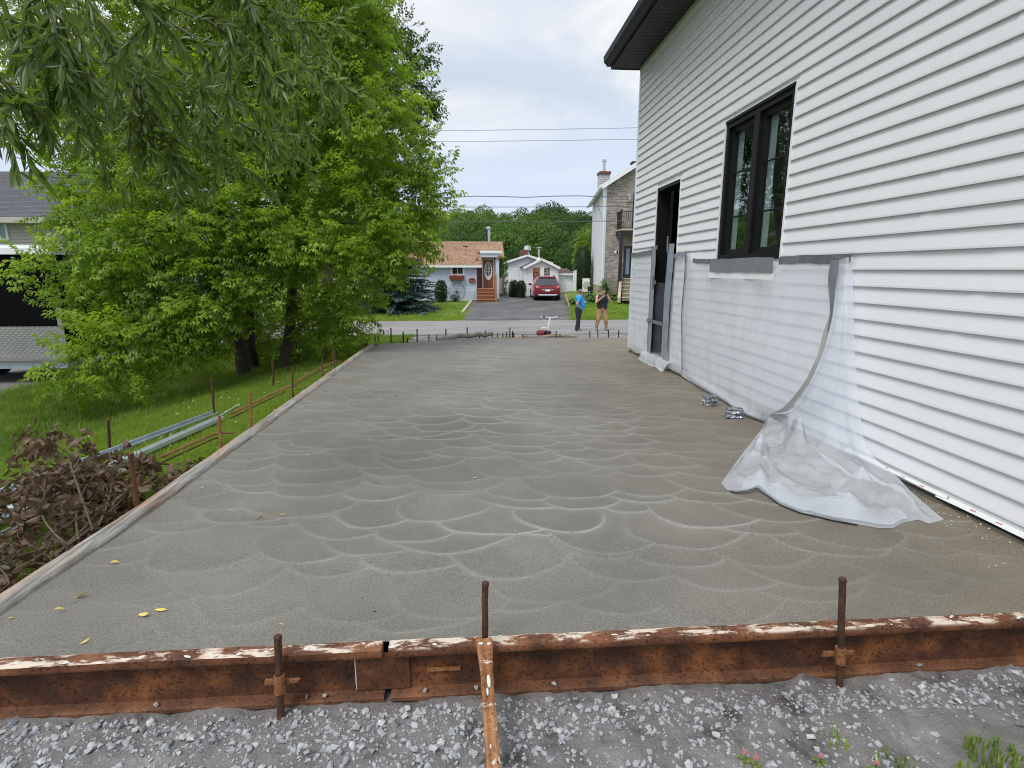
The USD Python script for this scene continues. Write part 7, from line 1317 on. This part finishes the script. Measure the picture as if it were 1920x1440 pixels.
# trailer
tx1, tz0 = XZ(128, 668, 9.5); tx0 = tx1 - 2.3; ty0, ty1 = 9.5, 11.7; tzt = XZ(60, 465, 9.5)[1]; LTr = np.array([tx1 - 1.1, 10.6, G(-8, 10)]); tl = thing('cargo_trailer', 'black enclosed trailer with a diamond plate lower panel behind the leaves at the left edge', 'trailer', LTr); q_ = lambda nm, m, mt, par=tl, **k: wp(nm, par, m, LK[mt], LTr, **k)
flat('trailer_black', (.003, .003, .0035), .85, var=.4, spec=.08)
m = MB(); m.box((tx0, ty0, tz0 + .02), (tx1, ty1, tzt - .1)); q_('body', m, 'trailer_black')
m = MB(); m.box((tx0 - .04, ty0 - .05, tzt - .10), (tx1 + .04, ty1 + .05, tzt)); m.box((tx0, ty0, tzt), (tx1, ty1, tzt + .05)); q_('roof', m, 'white_trim')
zpt = XZ(60, 612, 9.5)[1]; xx = np.linspace(tx0 + .05, tx1 - .07, 150); zz = np.linspace(tz0, zpt, 40); X_, Z_ = np.meshgrid(xx, zz, indexing='ij'); dm = .004 * ((((np.arange(150)[:, None] + np.arange(40)[None, :]) // 2) % 3 == 0) & (((np.arange(150)[:, None] - np.arange(40)[None, :]) // 2) % 3 == 0)); m = MB(); m.grid(np.stack([X_, ty0 - .012 - dm, Z_], -1)); flat('diamond_plate', (.30, .30, .28), .42, metallic=.6, var=.1, scale=3); q_('diamond_plate', m, 'diamond_plate')
m = MB(); m.box((tx1 - .07, ty0 - .016, tz0), (tx1 + .01, ty0 - .001, zpt + .4)); q_('corner_trim', m, 'diamond_plate'); m = MB(); m.box((tx0, ty0 - .07, tz0 - .06), (tx1 + .01, ty0 - .001, tz0 - .003)); m.box((tx0, ty0 - .05, tz0 - .11), (tx1 + .01, ty0 - .001, tz0 - .065)); q_('sill_rail', m, 'diamond_plate')
m = MB(); m.box((tx0 + .1, ty0 - .01, tz0 - .20), (tx1 - .02, ty1, tz0 - .112)); q_('chassis', m, 'foundation_concrete' if False else 'galvanised')
for s in (tx0 + .15, tx1 - .12): wheel(tl, (s, 10.7, G(s, 10.7) + .32), .32, .2, L=LTr)
# pickup beyond it
pk_ = np.array([-7.55, 12.4, G(-7.5, 14) + .02]); t = thing('pickup_truck', 'dark pickup truck mostly hidden behind the box elder leaves, an alloy wheel showing', 'pickup truck', pk_)
look('dark_paint', {'p': ('principled_bsdf', {'base_color': (.012, .013, .016), 'roughness': .3, 'coat_weight': .7})}, [])
low = hull([(s * x, y, z) for s in (-1, 1) for x, y, z in ((.92, .05, .5), (.95, .3, .42), (.95, 5.0, .42), (.85, 5.5, .5), (.85, 5.45, 1.0), (.93, 5.0, 1.08), (.93, .05, 1.12))]); cab = hull([(s * x, y, z) for s in (-1, 1) for x, y, z in ((.9, 1.75, 1.0), (.9, 4.1, 1.0), (.72, 2.0, 1.78), (.72, 3.2, 1.8))]); body = manif(low) + manif(cab)
for y in (1.05, 4.5): body = body - manif(trimesh.creation.cylinder(.46, 3.0, sections=28, transform=trimesh.transformations.translation_matrix((0, y, .42)) @ trimesh.transformations.rotation_matrix(pi / 2, [0, 1, 0])))
obj('body', body, LK['dark_paint'], t, smooth=28)
for s in (-1, 1):
    for y in (1.05, 4.5): wheel(t, (s * .83, y, .40), .40, .26)
    m = MB(); m.box((s * .80, -.02, .72), (s * .95, .12, 1.08)); obj('tail_light', m, LK['tail_red'], t); m = MB(); P = np.array([(s * .915, 2.15, 1.12), (s * .915, 3.75, 1.12), (s * .75, 3.15, 1.70), (s * .75, 2.3, 1.70)]); m.add(np.vstack([P, P - [s * .04, 0, 0]]), [[0, 1, 2, 3], [4, 7, 6, 5]]); obj('side_window', m, LK['dark_glass'], t); m = MB(); m.box((s * .93, .9, .46), (s * 1.02, 3.9, .52)); obj('running_board', m, LK['chrome'], t)
m = MB(); m.box((-.9, -.14, .46), (.9, .04, .62)); obj('bumper', m, LK['chrome'], t)

# ================================================================== POWER TROWEL
mg = on_y(1021, 634, 15.2); gzm = mg[2] - .02; t = thing('power_tiller', 'small red engine machine with a white T handle beyond the slab', 'tiller', (mg[0], mg[1], gzm)); s_ = 15.2 / FPX
flat('engine_red', (.17, .010, .012), .45); flat('cream_tank', (.62, .60, .52), .45); flat('handle_white', (.66, .68, .72), .35)
def ml(u, v, dy=0): p = on_y(u, v, mg[1] + dy); return p - np.array([mg[0], mg[1], gzm])
m = MB(); m.tm(trimesh.creation.box((.13, .26, .16)).subdivide(), loc=ml(1018, 626)); m.lathe([(0, -.14), (.085, -.14), (.115, -.08), (.115, .06), (0, .08)], ml(1015.5, 625.5, -.05), 16, (1, 0, .1)); obj('engine', m, LK['engine_red'], t)
m = MB(); m.tm(trimesh.creation.box((.22, .26, .16)).subdivide(), loc=ml(1025, 626, .02)); m.tube([ml(1022, 622, -.16), ml(1028, 624, -.16)], .05, 8); m.tm(trimesh.creation.box((.30, .3, .06)), loc=ml(1021, 631)); obj('gearbox', m, LK['black_plastic'], t)
m = MB(); m.tm(hull([ml(u, v, dy) for u in (1014, 1025) for v in (614, 619) for dy in (-.12, .12)] + [ml(u, 613, dy) for u in (1015.5, 1023.5) for dy in (-.09, .09)])); obj('tank', m, LK['cream_tank'], t)
m = MB(); m.tube([ml(1026, 620, .0), ml(1029, 608, .02), ml(1031.5, 594, .05)], .022, 8); obj('handle_post', m, LK['handle_white'], t, smooth=35); m = MB(); m.tube([ml(1013, 593.3, -.02), ml(1021, 593.8, .02), ml(1030, 595.5, .05), ml(1033, 595.5, .05), ml(1043, 594.5, .02), ml(1052, 595.5, -.02)], .014, 7); obj('handlebar', m, LK['handle_white'], t, smooth=35)
for a, b1_ in ((1018, 1022), (1047, 1052.5)): m = MB(); m.tube([ml(a, 593.6 if a < 1030 else 594.8, 0), ml(b1_, 594 if a < 1030 else 595.5, 0)], .021, 8); obj('grip', m, LK['black_plastic'], t, smooth=35)
for dx in (1016, 1027): m = MB(); m.lathe([(.02, -.05), (.11, -.04), (.11, .04), (.02, .05)], ml(dx, 633.5), 14, (1, 0, 0)); obj('tine_wheel', m, LK['black_plastic'], t)

# ================================================================== PEOPLE
def blob(chains, ref=.022, it=10):
    out = None
    for a, ra, b_, rb in chains:
        A = m3.Manifold.sphere(ra, 20).translate([float(x) for x in a]); B = m3.Manifold.sphere(rb, 20).translate([float(x) for x in b_]); h = m3.Manifold.batch_hull([A, B]); out = h if out is None else out + h
    out = out.refine_to_length(ref); me = out.to_mesh(); t = trimesh.Trimesh(me.vert_properties[:, :3], me.tri_verts, process=True); trimesh.smoothing.filter_taubin(t, iterations=it); return t
def arm_hand(sh, el, wr_, ha, closed=.9):
    c = [(sh, .062, el, .045), (el, .044, wr_, .030)]; d = nrm(ha - wr_); sd = nrm(np.cross(d, (0.2, .3, 1))); up_ = np.cross(sd, d); pm = wr_ + d * .06; c += [(wr_, .030, pm, .036)]
    for k, (o, l) in enumerate(((-.028, .068), (-.009, .078), (.011, .072), (.03, .058))):
        b0 = pm + d * .02 + sd * o; b1 = b0 + d * l * .5; b2 = b1 + (d * (1 - closed) + up_ * closed) * l * .4; c += [(b0, .0095, b1, .009), (b1, .009, b2, .008)]
    c += [(wr_ + d * .025 - sd * .025, .012, pm - sd * .05 + up_ * .02, .010), (pm - sd * .05 + up_ * .02, .010, pm - sd * .045 + d * .035 + up_ * .03, .009)]
    return c
V3 = lambda *a: np.array(a, float)
def head(c, f):
    """head chain; f = unit vector of the face"""
    s = np.cross(f, (0, 0, 1)); u = V3(0, 0, 1); return [(c + u * .03, .088, c + u * .025 - f * .025, .092), (c + f * .035 - u * .05, .058, c + f * .045 - u * .075, .045), (c + f * .085 - u * .005, .012, c + f * .108 - u * .03, .014), (c + f * .088 - u * .062, .014, c + f * .086 - u * .068, .018), (c + s * .088 - u * .01, .012, c + s * .09 - u * .035, .010), (c - s * .088 - u * .01, .012, c - s * .09 - u * .035, .010), (c - u * .06, .055, c - u * .14, .052)]
stained('skin', [(.3, (.42, .22, .15)), (.7, (.50, .28, .20))], scale=8, rough=.55); flat('blue_shirt', (.02, .27, .56), .8, var=.15, scale=6); flat('navy_trousers', (.014, .016, .026), .8, var=.25, scale=6); flat('shoe_tan', (.33, .24, .17), .7, var=.2); flat('black_shirt', (.018, .019, .024), .8, var=.3, scale=6); stained('worn_tan', [(.36, (.10, .055, .03)), (.46, (.34, .21, .11)), (.7, (.44, .29, .16))], scale=5, detail=5, rough=.8); flat('boot', (.20, .15, .11), .7, var=.25, scale=14); flat('cap_black', (.015, .015, .018), .7); flat('hair_grey', (.10, .08, .07), .8)
# man in the blue shirt: faces right, right hand on his hip
f1 = on_y(1084, 620, 22.8); g1 = G(f1[0], f1[1]) + .03; man = thing('person', 'man in bright blue T-shirt and dark trousers on the road, hand on hip', 'person', (f1[0], f1[1], g1), .12)
FX = V3(1, 0, 0); hp = [V3(0.0, -.09, .90), V3(.0, .09, .90)]; kn = [V3(-.03, -.10, .49), V3(.03, .10, .49)]; ak = [V3(-.10, -.10, .09), V3(.02, .11, .09)]; shd = [V3(.0, -.19, 1.42), V3(.0, .19, 1.42)]; hc = V3(.08, 0, 1.62); ff = nrm(V3(.93, 0, -.35))
armR = arm_hand(shd[0], V3(-.17, -.29, 1.17), V3(-.03, -.20, 1.0), V3(.05, -.16, .98), .5); armL = arm_hand(shd[1], V3(.0, .27, 1.15), V3(.09, .24, .95), V3(.12, .23, .86), .4)
bodyc = head(hc, ff) + armR + armL + [(V3(.02, 0, 1.5), .06, V3(0, 0, 1.38), .10), (V3(0, -.1, 1.36), .10, V3(0, .1, 1.36), .10), (V3(0.02, -.06, 1.3), .13, V3(.04, -.05, 1.0), .13), (V3(0.02, .06, 1.3), .13, V3(.04, .05, 1.0), .13)]
for s in (0, 1): bodyc += [(hp[s], .10, kn[s], .062), (kn[s], .06, ak[s], .042), (ak[s], .042, ak[s] + [.02, 0, -.04], .04)]
obj('body', blob(bodyc, .02), LK['skin'], man, smooth=True)
sh1 = [(V3(.0, -.09, 1.37), .13, V3(.0, .09, 1.37), .13), (V3(.03, -.06, 1.30), .155, V3(.09, -.05, 1.10), .175), (V3(.03, .06, 1.30), .155, V3(.09, .05, 1.10), .175), (V3(.08, -.04, 1.10), .175, V3(.04, -.05, .93), .155), (V3(.08, .04, 1.10), .175, V3(.04, .05, .93), .155), (shd[0], .085, V3(-.09, -.245, 1.28), .075), (shd[1], .085, V3(.0, .235, 1.27), .075), (V3(.03, 0, 1.48), .07, V3(.0, 0, 1.4), .10)]
obj('shirt', blob(sh1, .025), LK['blue_shirt'], man, smooth=True)
tr1 = [(V3(.01, -.06, .93), .15, V3(.01, .06, .93), .15)] + [(hp[s], .135, kn[s], .088) for s in (0, 1)] + [(kn[s], .088, ak[s] + [0, 0, .0], .080) for s in (0, 1)]
obj('trousers', blob(tr1, .025), LK['navy_trousers'], man, smooth=True)
for s in (0, 1): obj('shoe', blob([(ak[s] + [-.03, 0, -.035], .055, ak[s] + [.12, 0, -.05], .042), (ak[s] + [0, 0, .0], .055, ak[s] + [.1, 0, -.04], .045)], .02), LK['shoe_tan'], man, smooth=True)
m = MB(); sv_ = np.cross(ff, (0, 0, 1)); 
for s in (-1, 1): m.ball(hc + ff * .088 + sv_ * s * .035 + [0, 0, .012], .026, 2, (1, 1, .75))
m.bar(hc + ff * .09 + sv_ * .092 * 1 - ff * .08 + [0, 0, .015], hc + ff * .088 + sv_ * .05 + [0, 0, .015], .008, .01); m.bar(hc + ff * .01 - sv_ * .092 + [0, 0, .015], hc + ff * .088 - sv_ * .05 + [0, 0, .015], .008, .01); obj('sunglasses', m, LK['cap_black'], man, smooth=True)
m = MB(); t_ = trimesh.creation.icosphere(3, 1); v = np.array(t_.vertices); k = (v @ ff < .25) & (v[:, 2] < .62) & (v[:, 2] > -.4); fk = k[t_.faces].all(1); m.add(v * [.1, .1, .11] + hc + V3(-.025, 0, .03), np.array(t_.faces)[fk]); obj('hair', m, LK['hair_grey'], man, smooth=True)
m = MB(); 
for i in range(4): m.box((.262 - .004 * abs(i - 1.5), -.10 + .05 * i, 1.20), (.268, -.065 + .05 * i, 1.27))
obj('shirt_print', m, LK['white_trim'], man)
# man in black: faces us, phone held up at his face
f2 = on_y(1127.5, 619.5, 22.9); g2 = G(f2[0], f2[1]) + .03; man2 = thing('person', 'man in black sleeveless top, tan trousers and cap holding a phone up', 'person', (f2[0], f2[1], g2), -.05)
FX = V3(0, -1, 0); hp = [V3(-.10, 0, .93), V3(.10, 0, .93)]; kn = [V3(-.15, -.03, .50), V3(.16, -.03, .50)]; ak = [V3(-.20, .02, .10), V3(.20, .02, .10)]; shd = [V3(-.21, 0, 1.45), V3(.21, 0, 1.45)]; hc = V3(0.02, -.05, 1.66); ff = nrm(V3(.12, -1, -.1))
armR = arm_hand(shd[0], V3(-.29, -.16, 1.20), V3(-.04, -.27, 1.43), V3(.05, -.28, 1.50), .7); armL = arm_hand(shd[1], V3(.33, -.14, 1.20), V3(.17, -.28, 1.44), V3(.12, -.29, 1.53), .7)
bodyc = head(hc, ff) + armR + armL + [(V3(0, 0, 1.55), .065, V3(0, .01, 1.42), .10), (V3(-.12, 0, 1.40), .10, V3(.12, 0, 1.40), .10), (V3(-.07, 0, 1.35), .14, V3(-.06, 0, 1.0), .12), (V3(.07, 0, 1.35), .14, V3(.06, 0, 1.0), .12)]
for s in (0, 1): bodyc += [(hp[s], .10, kn[s], .065), (kn[s], .062, ak[s], .042), (ak[s], .042, ak[s] + [0, -.02, -.04], .04)]
obj('body', blob(bodyc, .02), LK['skin'], man2, smooth=True)
obj('vest', blob([(V3(-.10, 0, 1.40), .125, V3(.10, 0, 1.40), .125), (V3(-.08, 0, 1.35), .155, V3(-.07, 0, .98), .15), (V3(.08, 0, 1.35), .155, V3(.07, 0, .98), .15), (V3(-.13, 0, 1.47), .06, V3(-.1, 0, 1.38), .10), (V3(.13, 0, 1.47), .06, V3(.1, 0, 1.38), .10)], .025), LK['black_shirt'], man2, smooth=True)
obj('trousers', blob([(V3(-.06, 0, .95), .14, V3(.06, 0, .95), .14)] + [(hp[s], .125, kn[s], .095) for s in (0, 1)] + [(kn[s], .095, ak[s] + [0, 0, .14], .075) for s in (0, 1)], .025), LK['worn_tan'], man2, smooth=True)
for s in (0, 1):
    obj('boot', blob([(ak[s] + [0, .02, -.04], .055, ak[s] + [(s - .5) * .06, -.15, -.055], .045), (ak[s] + [0, 0, .09], .058, ak[s] + [0, 0, -.03], .058)], .02), LK['boot'], man2, smooth=True); m = MB(); m.tube([ak[s] + [0, 0, .10], ak[s] + [0, 0, .16]], .062, 12); obj('sock', m, LK['cap_black'], man2, smooth=True)
m = MB(); t_ = trimesh.creation.icosphere(3, 1); v = np.array(t_.vertices); fk = (v[:, 2] > .0)[t_.faces].all(1); m.add(v * [.103, .108, .10] + hc + V3(0, .012, .04), np.array(t_.faces)[fk]); m.tm(hull([hc + V3(x, y, z) for x in (-.07, .07) for y, z in ((.10, .05), (.19, .02), (.10, .035), (.19, .01))])); obj('cap', m, LK['cap_black'], man2, smooth=40)
m = MB(); m.ball(hc + ff * .07 + V3(0, 0, -.085), .05, 2, (1, .7, .8)); obj('beard', m, LK['hair_grey'], man2, smooth=True)
ph = np.array([f2[0] + .10, f2[1] - .315, g2 + 1.50]); m = MB(); m.tm(hull([(x, y, z) for x in (-.036, .036) for y in (-.004, .004) for z in (-.07, .07)] + [(x, y, z) for x in (-.03, .03) for y in (-.0045, .0045) for z in (-.076, .076)])); q = obj('phone', m, LK['black_plastic'], label='dark phone held up in front of the face of the man in black', cat='phone'); place(q, ph, .15, 1.0, (0, .5, 0))
